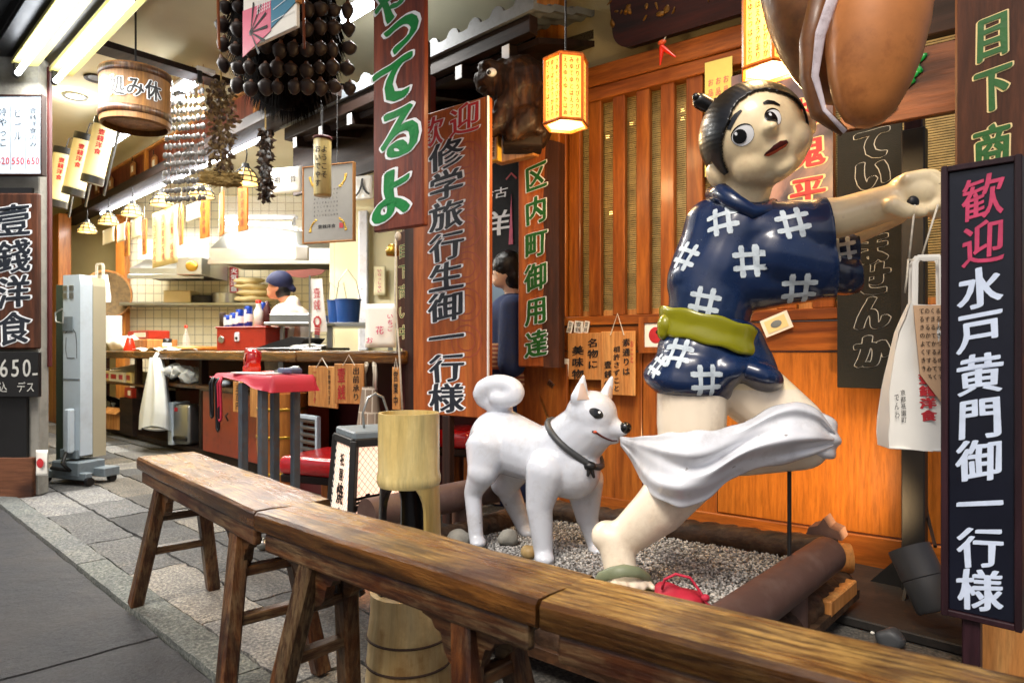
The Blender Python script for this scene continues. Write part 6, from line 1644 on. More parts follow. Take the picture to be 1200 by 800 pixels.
# posters over the slats
o, w, h = board(FA, 826, 70, 858, 205, -.045, .004, mat('yellow_paper', '#c9bd63', .7, .1, 8, .1), 'yellow_poster', 'yellow paper poster with pink columns beside the film poster', 'poster', bev=0)
for c in range(3): vtext(o, 'お品書きの事一銭焼', w*(.28-.28*c), h*.36, -h*.45, w*.22, 0, M['ink_rose'], bold=-.005, h=h*.07)
mp, nt, bs = newmat('poster_paint'); co = coords(nt, (1,1,1), False); n = N(nt, 'ShaderNodeTexNoise', i_Scale=4.5, i_Detail=5, i_Distortion=1.2); L(nt, co, n.inputs['Vector'])
L(nt, ramp(nt, n.outputs[0], [(.32, '#2c2a30'), (.45, '#5d5258'), (.55, '#8a6d68'), (.68, '#a5847a')]), bs.inputs['Base Color']); bs.inputs['Roughness'].default_value = .35
o, w, h = board(FA, 857, 76, 976, 262, -.06, .004, mp, 'film_poster', 'large greyish pink poster with big red characters behind the statue head', 'poster', bev=0)
vtext(o, '想鬼平', w*.27, h*.28, -h*.44, w*.34, 0, M['ink_red'], M['cream_paper'], bold=.03, obold=.07, h=h*.2)
# notices on the wooden dado
def wallboard(x0, y0, x1, y1, v, cols, lab, name='wooden_plaque', m='palewood'):
    o, w, h = board(FA, x0, y0, x1, y1, v, .014, M[m], name, lab, 'plaque', bev=.003)
    for cx, tx, zt, zb, ink, ww in cols: vtext(o, tx, w*cx, h*zt, h*zb, w*ww, 0, M[ink], bold=.02, h=h*abs(zt-zb)/len(tx)*.85, shear=.15)
    return o, w, h
o, w, h = wallboard(665, 390, 707, 445, -.04, [(.22, '名物に', .4, -.28, 'ink', .3), (-.2, '美味物', .25, -.5, 'ink', .34)], 'wooden plaque with two bold brushed columns behind the dog ear')
o, w, h = wallboard(704, 388, 744, 463, -.055, [(.26, '素通りは', .4, -.2, 'ink', .22), (-.02, '相許さずこと', .28, -.45, 'ink', .2), (-.28, '壹銭焼', .05, -.4, 'ink', .22)], 'wooden plaque with three fine brushed columns hung by a cord')
MB().tube([(-w*.2, -.004, h/2-.02), (0, .0, h/2+.09), (w*.2, -.004, h/2-.02)], .003, 5).build('cord', M['rope'], o)
vtext(o, 'おこと', w*.42, h*.36, h*.0, w*.1, 0, M['ink_red'], bold=.01)
for i, (x0, x1, tl_) in enumerate(((665, 671, 14), (673, 683, 6), (684, 690, 12))):
    o, w, h = board(FA, x0, 376, x1, 390, -.03, .003, M['paper'], 'paper_tag', ['slim paper tag above the two column plaque, by the corner post', 'widest of the three paper tags above the plaque', 'slim paper tag above the plaque, nearest its hanging cord'][i], 'tag', tilt=tl_)
    vtext(o, '壹銭', 0, h*.45, -h*.45, w*.7, 0, M['ink'], bold=0)
o, w, h = board(FA, 755, 378, 783, 407, -.03, .008, M['paper'], 'framed_print', 'small wood framed print with a red round motif beside the olive sash', 'picture', frame=M['cedar'], fw=.03)
MB().ell((0, -.002, 0), (w*.3, .002, h*.33)).build('red_motif', M['ink_red'], o, True); MB().ell((w*.12, -.004, h*.12), (w*.12, .002, h*.1)).build('dark_motif', M['ink'], o, True)
o, w, h = board(FA, 659, 420, 666, 445, -.05, .003, M['paper'], 'paper_tag', 'paper card with an orange mark at the edge of the two column plaque', 'tag', tilt=4); MB().ell((0, -.002, -.01), (w*.25, .002, h*.3)).build('mark', M['strip_wood'], o)
o, w, h = board(FA, 893, 369, 927, 390, -.03, .003, M['paper'], 'postcard', 'white postcard pinned askew under the statue sleeve', 'postcard', tilt=-22, bev=0); MB().box((0, -.002, 0), (w*.75, .002, h*.7)).build('picture_area', M['cream_paper'], o); MB().ell((0, -.004, 0), (w*.2, .002, h*.2)).build('drawing', M['grey_paint'], o)
o, w, h = board(FA, 636, 462, 640, 493, -.06, .003, M['bamboo'], 'bamboo_slip', 'pale slip stuck askew on the dado under the district signboard', 'slip', tilt=-24)
o, w, h = board(FA, 641, 446, 650, 454, -.06, .003, M['paper'], 'paper_tag', 'tiny lettered sticker on the dado under the district signboard', 'tag', tilt=38); htext(o, '千社札', -w*.45, w*.45, 0, h*.7, 0, M['ink'], bold=.02)
o = MB().box((0, 0, 0), (.34, .02, .42), bev=.004).build('dado_board', M['cedar'], None, loc=FA.world(FA.loc(634, 480, -.06)[0], -.05, .62), rotz=AR); tag(o, 'short cedar board below the district signboard', 'board')
# black outline lettered cloth board
o, w, h = board(FA, 981, 148, 1057, 455, -.09, .02, M['black_cloth'], 'black_banner_board', 'black cloth board with chalk outlined hiragana behind the statue arm', 'banner', bev=.002)
kx = w/76; kz = h/307
for layer, (mm, bo, yy) in enumerate(((M['ink_chalk'], .075, -.0012), (M['black_cloth'], .058, -.0026))):
    mb = MB()
    for ch, py in (('て', 168), ('い', 205), ('け', 248), ('ま', 290), ('せ', 326), ('ん', 366), ('か', 412)): put(mb, ch, .012, -(py-301.5)*kz, 42*kx, 42*kz, yy, bo)
    fixn(mb); mb.build('lettering_edge' if layer == 0 else 'lettering', mm, o)
# dark board with leaf writing up behind the bell
o, w, h = board(fr(1060, 2.3, AR), 985, 62, 1125, 142, 0, .03, M['oldwood_h'], 'dark_leaf_board', 'dark horizontal board with bright green leaf writing behind the big bell', 'signboard')
mb = MB()
for x, z in ((w*.06, .02), (-w*.1, -.06), (w*.12, .05)): 
    for a_ in range(3): mb.ell((x+.01*a_, -.004, z+.025*(a_-1)), (.03, .004, .012), Matrix.Rotation(R(40 if a_ % 2 else -30), 4, 'Y'), 10, 6)
mb.build('leaf_writing', M['ink_green'], o, True)
MB().box((0, .04, h/2+.1), (w, .05, .12), bev=.004).build('top_rail', M['darkwood'], o)
# steel post on gusseted plate
pb = G(1068, 700); t = thing('steel_post', 'dark square steel post on a gusseted base plate before the plywood wall', 'post', (pb.x, pb.y-.02, 0), KR)
MB().box((0, 0, .86), (.075, .05, 1.68), bev=.004).build('post', M['dark_metal'], t); MB().box((0, -.0, 1.72), (.06, .045, .5), bev=.004).build('upper_post', M['purple_frame'], t)
MB().box((-.06, -.12, .02), (.74, .62, .03), bev=.004).build('base_plate', M['base_plate'], t)
for a_ in (0, 90, 180, 270): MB().prism([(.03, .02), (.16, .02), (.03, .17)], -.005, .005, Matrix.Rotation(R(a_), 4, 'Z')).build('gusset', M['dark_metal'], t)
mb = MB(); mb.tube([P(1080, 528, pb.y)-t.location, P(1086, 600, pb.y)-t.location, P(1096, 640, pb.y-.2)-t.location], .006, 6)
for v in mb.bm.verts: v.co = Matrix.Rotation(R(-KR), 3, 'Z') @ v.co
mb.build('cable', M['black_paint'], t)
# spotlight
A = P(1070, 652, 2.2); B = P(1100, 716, 2.12); d = (A-B).normalized()
t = thing('spotlight', 'grey cylindrical spotlight lying tilted on the base plate, aimed at the wall', 'spotlight', B, 0)
QM = (d).to_track_quat('Z', 'Y').to_matrix().to_4x4(); Lc = (A-B).length+.03
MB().lathe([(0, 0), (.055, 0), (.062, .01), (.062, Lc*.5), (.06, Lc*.51), (.063, Lc*.52), (.064, Lc), (.058, Lc), (.056, Lc*.7), (0, Lc*.7)], 32, QM).build('housing', M['can_grey'], t, auto=40)
MB().lathe([(0, Lc*.72), (.05, Lc*.72)], 24, QM).build('lens', M['bulb_warm'], t)
MB().box((0, 0, -.12), (.09, .09, .1), bev=.004).build('bracket', M['dark_metal'], t)
sp = bpy.data.lights.new('spot_light', 'SPOT'); sp.energy = 34; sp.color = (1, .68, .34); sp.spot_size = R(84); sp.spot_blend = 1; sp.shadow_soft_size = .05
so = bpy.data.objects.new('spot_light', sp); COL.objects.link(so); so.parent = t
so.location = d*(Lc+.03); tgt = FA.world(FA.loc(925, 540, 0)[0], 0, .42)
so.rotation_euler = (-(tgt-(B+d*(Lc+.03)))).to_track_quat('Z', 'Y').to_euler()
# black welcome sign at the near edge
f = fr(1104, 1.6, KR)
o, w, h = board(f, 1111, 196, 1190, 722, 0, .025, M['black_sign'], 'black_signboard', 'tall black signboard on a stand with pink and pale blue brushed characters', 'signboard', frame=M['purple_frame'], fw=.014)
kz = h/526; cz = 459
vtext(o, '歓迎', .004, -(204-cz)*kz, -(312-cz)*kz, w*.66, 0, M['ink_rose'], bold=.012, shear=.18, fill=.98)
vtext(o, '水戸黄門御一行様', -.002, -(312-cz)*kz, -(716-cz)*kz, w*.7, 0, M['ink_pale'], bold=.022, shear=.18, fill=1.0)
MB().box((-.02, .02, -h/2-.15), (.036, .03, .32), bev=.003).build('post', M['purple_frame'], o); MB().box((0, .03, -h/2-.28), (.16, .2, .02), bev=.003).build('foot', M['purple_frame'], o)
f = fr(1160, 1.95, AR)
o, w, h = board(f, 1119, -40, 1212, 300, 0, .04, M['oldwood'], 'charred_signboard', 'weathered dark signboard with carved green characters above the black welcome sign', 'signboard', bev=.006)
kx = w/93; kz = h/340
for layer, (mm, bo, yy) in enumerate(((M['cream_paper'], .06, -.0012), (M['ink_green_dark'], .03, -.003))):
    mb = MB()
    for ch, py in (('目', 42), ('下', 103), ('商', 172), ('い', 230), ('中', 275)): put(mb, ch, (1164-1165.5)*kx, -(py-130)*kz, 46*kx, 56*kz, yy, bo, .12)
    fixn(mb); mb.build('lettering_edge' if layer == 0 else 'lettering', mm, o)
MB().box((w*.3, .06, .3), (.06, .05, 3.0), bev=.004).build('post', M['darkwood_z'], o)
o = MB().box((0, 0, .12), (.2, .3, .24), bev=.005).build('wooden_crate', M['palewood'], None, loc=(X(1185, 1.95), 1.95, 0), rotz=AR); tag(o, 'rough wooden box on the ground behind the black welcome sign', 'crate')
MB().box((0, 0, .25), (.21, .31, .015), bev=.003).build('lid', M['bench_leg'], o)
for px, py, lab, m in ((1043, 758, 'fist sized grey rock near the foot of the black sign', 'can_grey'), (1022, 742, 'tiny pale pebble on the dirt before the base plate', 'paper'), (1010, 737, 'tiny red scrap on the dirt before the base plate', 'red_plastic')):
    q = G(px, py, 0); r_ = .045 if m == 'can_grey' else .007; mb = MB(); mb.ell((0, 0, r_*.6), (r_, r_*.8, r_*.7)); mb.jitter(r_*.3, 20, px); o = mb.build('stone' if m != 'red_plastic' else 'red_scrap', M[m], None, True, loc=q); tag(o, lab, 'stone' if m != 'red_plastic' else 'scrap')
M['seam_paper'] = mat('seam_paper', '#d8cdd2', .7, .12, 20, .3, 60, dirt='#8a6d70', dirt_amt=.6)
# big brown bell made of two halves
t = thing('wooden_bell', 'huge polished brown wooden bell of two halves hanging above the statue arm', 'bell', P(1000, 0, 1.72), 0)
org = t.location.copy()
def bk(px, py, Y): return P(px, py, Y)-org
s = 1.66/800
prof = [(0, -150), (10, -149), (22, -142), (34, -125), (45, -95), (53, -60), (57, -20), (56, 20), (48, 60), (34, 90), (16, 108), (0, 112)]
Mx = Matrix.Translation(bk(1031, 8, 1.66)) @ Matrix.Rotation(R(8), 4, 'Y') @ Matrix.Diagonal((1.0, .85, .95, 1))
MB().lathe([(r_*s, z*s) for r_, z in prof], 40, Mx).build('half_shell', M['gourd'], t, True)
s2 = 1.86/800
Mx = Matrix.Translation(bk(952, -4, 1.86)) @ Matrix.Rotation(R(-16), 4, 'Y') @ Matrix.Diagonal((1.02, .85, .94, 1))
MB().lathe([(r_*s2*.98, z*s2*.92) for r_, z in prof], 40, Mx).build('half_shell', M['gourd_dark'], t, True)
mb = MB(); pts = [bk(985, -70, 1.64), bk(979, -10, 1.63), bk(962, 40, 1.64), bk(955, 88, 1.66), bk(966, 128, 1.665), bk(990, 154, 1.66)]
mb.tube(pts, [.017, .017, .013, .009, .006, .005], 10, flat=.3); mb.jitter(.006, 25); mb.build('seam_strip', M['seam_paper'], t, True)
mb = MB(); pts = [bk(968, -30, 1.70), bk(948, 50, 1.72), bk(946, 92, 1.72), bk(958, 132, 1.71), bk(988, 157, 1.68)]
mb.tube(pts, [.03, .028, .02, .018, .012], 8); mb.jitter(.008, 40); mb.build('ragged_edge', M['gourd_dark'], t, True)
mb = MB(); mb.tube([bk(1028, -95, 1.66), bk(1010, -260, 1.7)], .008, 8); mb.tube([bk(948, -95, 1.86), bk(1010, -260, 1.7)], .008, 8); mb.tube([bk(1010, -260, 1.7), bk(1010, -500, 1.7)], .01, 8); mb.build('rope', M['rope'], t)
# ------------------------------------------------------------------ surface painting helper: lay a painted shape on a modelled surface
def pixel_ray(px, py): return Vector((0, 0, .9)), (P(px, py, 1)-Vector((0, 0, .9))).normalized()
def decal(mb, bvh, hit, nrm, up, poly, off=.0015, cuts=2, reach=.08):
    """poly in metres in the tangent plane; every vertex drops onto the surface"""
    r = up.cross(nrm); r.normalize(); u2 = nrm.cross(r); u2.normalize()
    b = bmesh.new(); vs = [b.verts.new((x, y, 0)) for x, y in poly]
    f = b.faces.new(vs)
    if len(poly) > 4: bmesh.ops.triangulate(b, faces=[f])
    for _ in range(cuts): bmesh.ops.subdivide_edges(b, edges=list(b.edges), cuts=1, use_grid_fill=True)
    mp = {}
    for v in b.verts:
        p = hit+r*v.co.x+u2*v.co.y
        h = bvh.ray_cast(p+nrm*reach, -nrm, reach*2.2)
        if h[0] is None: h = bvh.find_nearest(p)
        q = h[0]+(h[1] if h[1].dot(nrm) > 0 else nrm)*off
        mp[v] = mb.bm.verts.new(q)
    for f in b.faces:
        try: mb.bm.faces.new([mp[v] for v in f.verts])
        except ValueError: pass
    b.free()
def ellipse(rx, ry, n=20, a=0):
    return [(rx*math.cos(t)*math.cos(a)-ry*math.sin(t)*math.sin(a), rx*math.cos(t)*math.sin(a)+ry*math.sin(t)*math.cos(a)) for t in (2*math.pi*i/n for i in range(n))]
def local(mb, org):
    for v in mb.bm.verts: v.co -= org
    return mb
CAMUP = Vector((0, 0, 1))

# ------------------------------------------------------------------ white dog
org = G(600, 650, gz)
dg = thing('dog_statue', 'glossy white dog statue with a curled tail pulling the cloth in its teeth', 'statue', org, 0)
def D(px, py, Y): return P(px, py, Y)
def rd(px, Y): return px/800*Y
b = MB()
YR, YF = 2.56, 2.36            # hind and front depth of the body axis
b.cap(D(587, 516, 2.60), rd(38, 2.6), D(626, 531, 2.50), rd(33.5, 2.5)); b.cap(D(626, 531, 2.5), rd(33.5, 2.5), D(660, 540, 2.44), rd(43, 2.42))
b.ell(D(671, 548, 2.41), (rd(34, 2.4), rd(36, 2.4), rd(37, 2.4)))
b.cap(D(660, 528, 2.44), rd(38, 2.42), D(690, 500, 2.38), rd(32, 2.4))         # neck
b.ell(D(693, 486, 2.37), (rd(31, 2.37), rd(31, 2.37), rd(29, 2.37)))             # skull
b.cap(D(704, 496, 2.36), rd(20, 2.36), D(729, 504, 2.32), rd(8, 2.32)); b.ell(D(692, 503, 2.36), (rd(26, 2.35), rd(27, 2.35), rd(17, 2.35)))
b.cap(D(705, 510, 2.36), rd(13, 2.36), D(721, 515, 2.34), rd(6, 2.34))
# legs: near hind, far hind, near front, far front
b.cap(D(573, 528, 2.53), rd(29, 2.53), D(566, 552, 2.50), rd(19, 2.5)); b.cap(D(566, 552, 2.5), rd(18, 2.5), D(554, 577, 2.53), rd(11, 2.5)); b.cap(D(554, 576, 2.53), rd(10.8, 2.5), D(558, 630, 2.50), rd(8.8, 2.5)); b.ell(D(560, 635, 2.485), (rd(10.5, 2.5), rd(13, 2.5), rd(6, 2.5)))
b.cap(D(603, 540, 2.66), rd(28, 2.66), D(592, 565, 2.68), rd(18, 2.66)); b.cap(D(592, 565, 2.68), rd(15, 2.66), D(606, 598, 2.72), rd(11.5, 2.7)); b.cap(D(606, 598, 2.72), rd(11, 2.7), D(616, 622, 2.72), rd(9, 2.7)); b.ell(D(620, 623, 2.70), (rd(12, 2.7), rd(13, 2.7), rd(7, 2.7)))
b.cap(D(640, 552, 2.36), rd(25, 2.36), D(632, 592, 2.36), rd(16.5, 2.36)); b.cap(D(632, 592, 2.36), rd(16, 2.36), D(637, 648, 2.36), rd(11.5, 2.36)); b.ell(D(638, 654, 2.34), (rd(12.5, 2.34), rd(15, 2.34), rd(8, 2.34)))
b.cap(D(684, 563, 2.50), rd(24, 2.5), D(688, 605, 2.50), rd(14, 2.5)); b.cap(D(688, 605, 2.5), rd(13, 2.5), D(698, 642, 2.50), rd(8.5, 2.5)); b.ell(D(700, 644, 2.48), (rd(11, 2.5), rd(13, 2.5), rd(6, 2.5)))
# ears
for (bx, by), (tx, ty), Y, ww in (((679, 466), (684, 441), 2.33, 14), ((709, 466), (717, 442), 2.43, 11)):
    b.cap(D(bx, by, Y), rd(ww*.8, Y), D(tx, ty, Y), rd(3, Y))
body = remesh(b, .0075, 7, .5)
bvh = bvh_of(body); keep = body.bm.copy()
local(body, org).build('body', M['dog_paint'], dg, True)
# tail: a thick curl
pts = []; rr_ = []
for i in range(15):
    a_ = R(232-i*25); k = i/14; rad = 19*(1-.46*k)
    q = D(588+rad*1.2*math.cos(a_)*1.0, 461-rad*.66*math.sin(a_), 2.60-.02*math.cos(a_)-.05*k); pts.append(q-org); rr_.append(rd(14.5-5*k, 2.6)*min(1, .75+i*.1))
tb_ = MB()
for i in range(14): tb_.cap(pts[i], rr_[i], pts[i+1], rr_[i+1], 14)
tb_.ell(D(585, 466, 2.60)-org, (rd(15, 2.6), rd(14, 2.6), rd(11, 2.6))); tb_.cap(D(578, 472, 2.6)-org, rd(12, 2.6), D(588, 482, 2.6)-org, rd(14, 2.6))
remesh(tb_, .0075, 5).build('tail', M['dog_paint'], dg, True)
def hitpx(bv, px, py):
    o, d = pixel_ray(px, py); h = bv.ray_cast(o, d); return h[0], h[1]
def painted(name, m, items, parent, bv, org, off=.0015):
    mb = MB()
    for px, py, poly, up in items:
        h, n = hitpx(bv, px, py)
        if h is None: h, n, _, _ = bv.find_nearest(P(px, py, 2.3))
        decal(mb, bv, h, n, up, poly, off)
    return local(mb, org).build(name, m, parent, True)
k = 2.36/800
painted('eye_rim', M['black_gloss'], [(699, 484, ellipse(8.6*k, 5.2*k, 20, R(-28)), CAMUP)], dg, bvh, org, .0012)
painted('eye', M['black_gloss'], [(700, 485, ellipse(5.6*k, 5.2*k), CAMUP)], dg, bvh, org, .003)
painted('eye_glint', M['eye_white'], [(702, 483, ellipse(1.6*k, 1.4*k, 10), CAMUP)], dg, bvh, org, .0045)
MB().ell(D(733, 501, 2.31)-org, (rd(7.2, 2.32), rd(7, 2.32), rd(7, 2.32))).jitter(.002, 60).build('nose', M['black_gloss'], dg, True)
mb = MB()
mp_ = []
for px, py in ((694, 505), (699, 507), (705, 511), (711, 514), (717, 516), (723, 516)):
    h, n = hitpx(bvh, px, py)
    if h is not None: mp_.append(h+n*.001-org)
mb.tube(mp_, [.0035, .004, .0035, .003, .0025, .002], 8); mb.build('mouth_line', M['mouth_dark'], dg, True)
mb = MB(); h, n = hitpx(bvh, 697, 506); mb.ell(h-org, (.008, .006, .005)); mb.build('tongue', M['lip'], dg, True)
# pinkish inner ears
painted('inner_ear', mat('inner_ear', '#c9b0a0', .5), [(683, 460, [(-7*k, -8*k), (7*k, -8*k), (2*k, 11*k), (-1*k, 11*k)], CAMUP), (715, 461, [(-5*k, -6*k), (5*k, -6*k), (1.5*k, 9*k), (0, 9*k)], CAMUP)], dg, bvh, org, .002)
# collar ring with knot
mb = MB(); cc = D(674, 519, 2.41); ax = (D(697, 488, 2.38)-D(660, 535, 2.43)).normalized()
a1 = ax.cross(Vector((0, 1, 0))).normalized(); a2 = ax.cross(a1)
cpt = []
for i in range(25):
    an = i*2*math.pi/24; d = a1*math.cos(an)+a2*math.sin(an)
    h = bvh.ray_cast(cc+d*.3, -d, .6)
    q = (h[0]+d*.004) if h[0] is not None else cc+d*.11
    cpt.append(q-org)
mb.tube(cpt, .0115, 10, caps=False); mb.build('collar', M['can_grey'], dg, True)
mb = MB(); q = D(693, 545, 2.28)-org
h, n = hitpx(bvh, 690, 546)
if h is not None: q = h-org+n*.008
mb.ell(q, (.022, .016, .016)); mb.cap(q, .01, q+Vector((.012, -.004, -.035)), .005); mb.cap(q, .01, q+Vector((-.008, -.004, -.03)), .005); mb.build('collar_knot', M['black_paint'], dg, True)
keep.free()

# ------------------------------------------------------------------ boy statue
YB = 2.06; s = YB/800
org = G(735, 690, gz)
by = thing('boy_statue', 'painted boy statue in a navy tunic running while a dog tugs his loincloth', 'statue', org, 0)
B = P
C = B(884, 163, 2.03)                                    # head centre
tc = (Vector((0, 0, .9))-C).normalized()
up = Vector((-.47, 0, .88)); up = (up-tc*up.dot(tc)).normalized(); rv = up.cross(tc).normalized()
fd = (tc*math.cos(R(19))+rv*math.sin(R(19))+up*math.sin(R(5))).normalized(); up = (up-fd*up.dot(fd)).normalized(); rt = up.cross(fd).normalized()
HM = Matrix((rt, -fd, up)).transposed().to_4x4()         # local x: face's own left-right, y: back, z: up
def HL(x, y, z): return C+rt*x-fd*y+up*z
Rh = 57*s
b = MB()
b.ell(C+up*.012, (Rh*1.0, Rh*1.02, Rh*1.0), HM, 28, 18)
b.ell(HL(0, -Rh*.18, -Rh*.40), (Rh*.86, Rh*.72, Rh*.62), HM)                 # jaw
for sx in (-1, 1): b.ell(HL(sx*Rh*.42, -Rh*.46, -Rh*.42), (Rh*.42, Rh*.38, Rh*.40), HM)   # cheeks
b.ell(HL(0, -Rh*.62, -Rh*.80), (Rh*.26, Rh*.22, Rh*.17), HM)                 # chin
nose_c = HL(0, -Rh*1.03, -Rh*.06); b.ell(nose_c, (Rh*.145, Rh*.2, Rh*.115), HM); b.ell(HL(0, -Rh*.99, Rh*.06), (Rh*.06, Rh*.06, Rh*.14), HM)
b.ell(HL(0, -Rh*.86, -Rh*.40), (Rh*.26, Rh*.14, Rh*.13), HM)
for sx in (-1, 1):
    b.ell(HL(sx*Rh*1.04, Rh*.02, -Rh*.26), (Rh*.15, Rh*.24, Rh*.28), HM)
    b.ell(HL(sx*Rh*1.03, Rh*.0, -Rh*.40), (Rh*.10, Rh*.14, Rh*.14), HM)
b.cap(B(878, 205, 2.06), 29*s, B(868, 238, 2.08), 31*s)                         # neck
b.cap(B(862, 268, 2.09), 36*s, B(832, 370, 2.09), 36*s)                         # trunk under the tunic
head = remesh(b, .006, 13, .5)
# arms
def arm(parts, fist, vox=.0065):
    for p0, r0, p1, r1 in parts: head2.cap(p0, r0, p1, r1)
head2 = MB(); head2.bm = head.bm
bvh_head = BVHTree.FromBMesh(head.bm)
ab = MB()
ab.cap(B(925, 262, 2.04), 26*s, B(985, 255, 1.99), 23*s); ab.cap(B(985, 255, 1.99), 23*s, B(1044, 237, 1.94), 20*s)
ab.ell(B(1068, 227, 1.93), (27*s, 24*s, 22*s), Matrix.Rotation(R(14), 4, 'Y'))
ab.cap(B(930, 280, 2.22), 24*s, B(1000, 270, 2.12), 19*s); ab.cap(B(1000, 270, 2.12), 18*s, B(1050, 250, 2.04), 14*s); ab.ell(B(1078, 232, 2.02), (22*s, 22*s, 22*s))
for i, (dy, dx) in enumerate(((-.035, 0), (-.008, 5), (.02, 8), (.046, 8))):      # fingers of the near fist curl over the hole
    pts = [(1062+dx, 211), (1084+dx, 207), (1100+dx, 218), (1101+dx, 236), (1088+dx, 245-i*2)]
    rs = [9, 9.2, 9, 8.4, 7.4]; rs = [r_-(.6 if i == 3 else 0) for r_ in rs]
    for a_, c_, r0, r1 in zip(pts, pts[1:], rs, rs[1:]): ab.cap(B(*a_, 1.93+dy), r0*s*.95, B(*c_, 1.93+dy), r1*s*.95, 12)
for a_, c_, r0, r1 in (((1046, 241), (1062, 248), 10, 8.6), ((1062, 248), (1080, 248), 8.6, 7)): ab.cap(B(*a_, 1.888), r0*s, B(*c_, 1.88), r1*s, 12)
for i, dy in enumerate((0.0, .028, .054)):
    pts = [(1072, 214), (1100, 214), (1114, 228), (1110, 246), (1096, 250)]
    for a_, c_ in zip(pts, pts[1:]): ab.cap(B(*a_, 2.02+dy), 8.5*s, B(*c_, 2.02+dy), 8*s, 12)
arms = remesh(ab, .005, 4, .5)
# legs
lb_ = MB()
lb_.cap(B(812, 425, 2.07), 42*s, B(810, 500, 2.06), 40*s); lb_.cap(B(810, 500, 2.06), 39*s, B(806, 556, 2.04), 35*s)
lb_.cap(B(806, 556, 2.04), 35*s, B(772, 596, 2.05), 30*s); lb_.cap(B(772, 596, 2.05), 30*s, B(727, 634, 2.08), 21*s)
lb_.ell(B(712, 628, 2.09), (20*s, 21*s, 19*s)); lb_.cap(B(722, 632, 2.08), 22*s, B(727, 668, 2.05), 19*s)
lb_.ell(B(733, 680, 2.03), (27*s, 30*s, 13*s))
for i in range(5): lb_.cap(B(718+i*10.6, 680+i*.6, 1.985+i*.010), (5.6-.35*i)*s, B(721+i*11.2, 688+i*.3, 1.925+i*.016), (5.4-.35*i)*s, 12)
lb_.cap(B(858, 440, 2.12), 42*s, B(930, 500, 2.05), 36*s); lb_.ell(B(942, 512, 2.04), (31*s, 31*s, 32*s))
lb_.cap(B(940, 520, 2.03), 30*s, B(868, 530, 2.16), 29*s); lb_.cap(B(868, 530, 2.16), 28*s, B(824, 532, 2.34), 18*s); lb_.ell(B(812, 524, 2.39), (18*s, 22*s, 17*s)); lb_.cap(B(812, 524, 2.39), 15*s, B(808, 500, 2.45), 12*s)
lb_.cap(B(832, 370, 2.09), 34*s, B(832, 425, 2.09), 38*s)
legs = remesh(lb_, .0075, 6, .5)
bvh_leg = BVHTree.FromBMesh(legs.bm)
body = MB()
for src in (head, arms, legs): body._merge(src.bm)
bmm = body.bm
local(body, org)
# one skin: fuse the three again
body = remesh(body, .0046, 2, .3)
bvh_body = None
bo = body.build('body', [M['skin_paint'], M['leg_paint']], by, True)
for pl in bo.data.polygons:
    if pl.center.z+org.z < B(0, 455, YB).z: pl.material_index = 1
# hair cap
hm = MB(); bmesh.ops.create_uvsphere(hm.bm, u_segments=180, v_segments=120, radius=1)
def hairkeep(d):
    x, y, z = d                       # y>0: back of the head
    if abs(x) > .6 and -.22 < y < .24 and -.55 < z < -.06: return False     # clear of the ears
    if z > .60+.012*math.sin(x*50): return True
    yb = -.79+.42*max(0, min(1, (.36-z)/.75))
    if y > yb and z > -.42: return True
    return y > .12 and z > -.74-.1*y
kill = [v for v in hm.bm.verts if not hairkeep(v.co)]
bmesh.ops.delete(hm.bm, geom=kill, context='VERTS')
for v in hm.bm.verts:
    d = v.co.normalized(); bulge = 1.052
    groove = .0018*math.sin(math.atan2(d.x, d.z+.3)*70)
    v.co = C+up*.012+(rt*d.x*1.0-fd*d.y*1.02+up*d.z*1.0)*Rh*(bulge+groove)
ex = bmesh.ops.extrude_face_region(hm.bm, geom=list(hm.bm.faces))
for g in ex['geom']:
    if isinstance(g, bmesh.types.BMVert): g.co = C+(g.co-C)*.96
bmesh.ops.recalc_face_normals(hm.bm, faces=hm.bm.faces)
local(hm, org).build('hair', M['hair_paint'], by, True)
mb = MB(); mb.cap(B(838, 128, 2.10), 9*s, B(821, 119, 2.10), 9.5*s); mb.cap(B(821, 119, 2.1), 9*s, B(816, 114, 2.09), 5*s); mb.tube([B(834, 126, 2.10)+Vector((math.cos(a_*.7)*.01, math.sin(a_*.7)*.03, math.cos(a_*.7)*.025)) for a_ in range(10)], .004, 6)
local(mb, org).build('hair_knot', M['hair_paint'], by, True)
# painted face
bf = bvh_head
Rk = s
upf = up
painted('eye_white', M['eye_white'], [(870, 158, [(x, y*(.8 if y > 0 else 1)) for x, y in ellipse(12*Rk, 11.5*Rk, 24)], upf), (906, 137, [(x, y*(.8 if y > 0 else 1)) for x, y in ellipse(8.5*Rk, 10*Rk, 24)], upf)], by, bf, org, .0012)
mb = MB()
for px, py, rx, ry in ((870, 158, 12, 11.5), (906, 137, 8.5, 10)):
    h, n = hitpx(bf, px, py); outer = []
    for a0 in range(24):
        a1_ = 2*math.pi*a0/24; a2_ = 2*math.pi*(a0+1)/24
        w1 = .25+1.6*max(0, math.sin(a1_)); w2 = .25+1.6*max(0, math.sin(a2_)); f1 = .8 if math.sin(a1_) > 0 else 1; f2 = .8 if math.sin(a2_) > 0 else 1
        quad = [(rx*Rk*math.cos(a1_), f1*ry*Rk*math.sin(a1_)), (rx*Rk*math.cos(a2_), f2*ry*Rk*math.sin(a2_)), ((rx+w2)*Rk*math.cos(a2_), f2*(ry+w2*1.2)*Rk*math.sin(a2_)), ((rx+w1)*Rk*math.cos(a1_), f1*(ry+w1*1.2)*Rk*math.sin(a1_))]
        decal(mb, bf, h, n, upf, quad, .002, 1)
local(mb, org).build('eye_outline', M['black_gloss'], by, True)
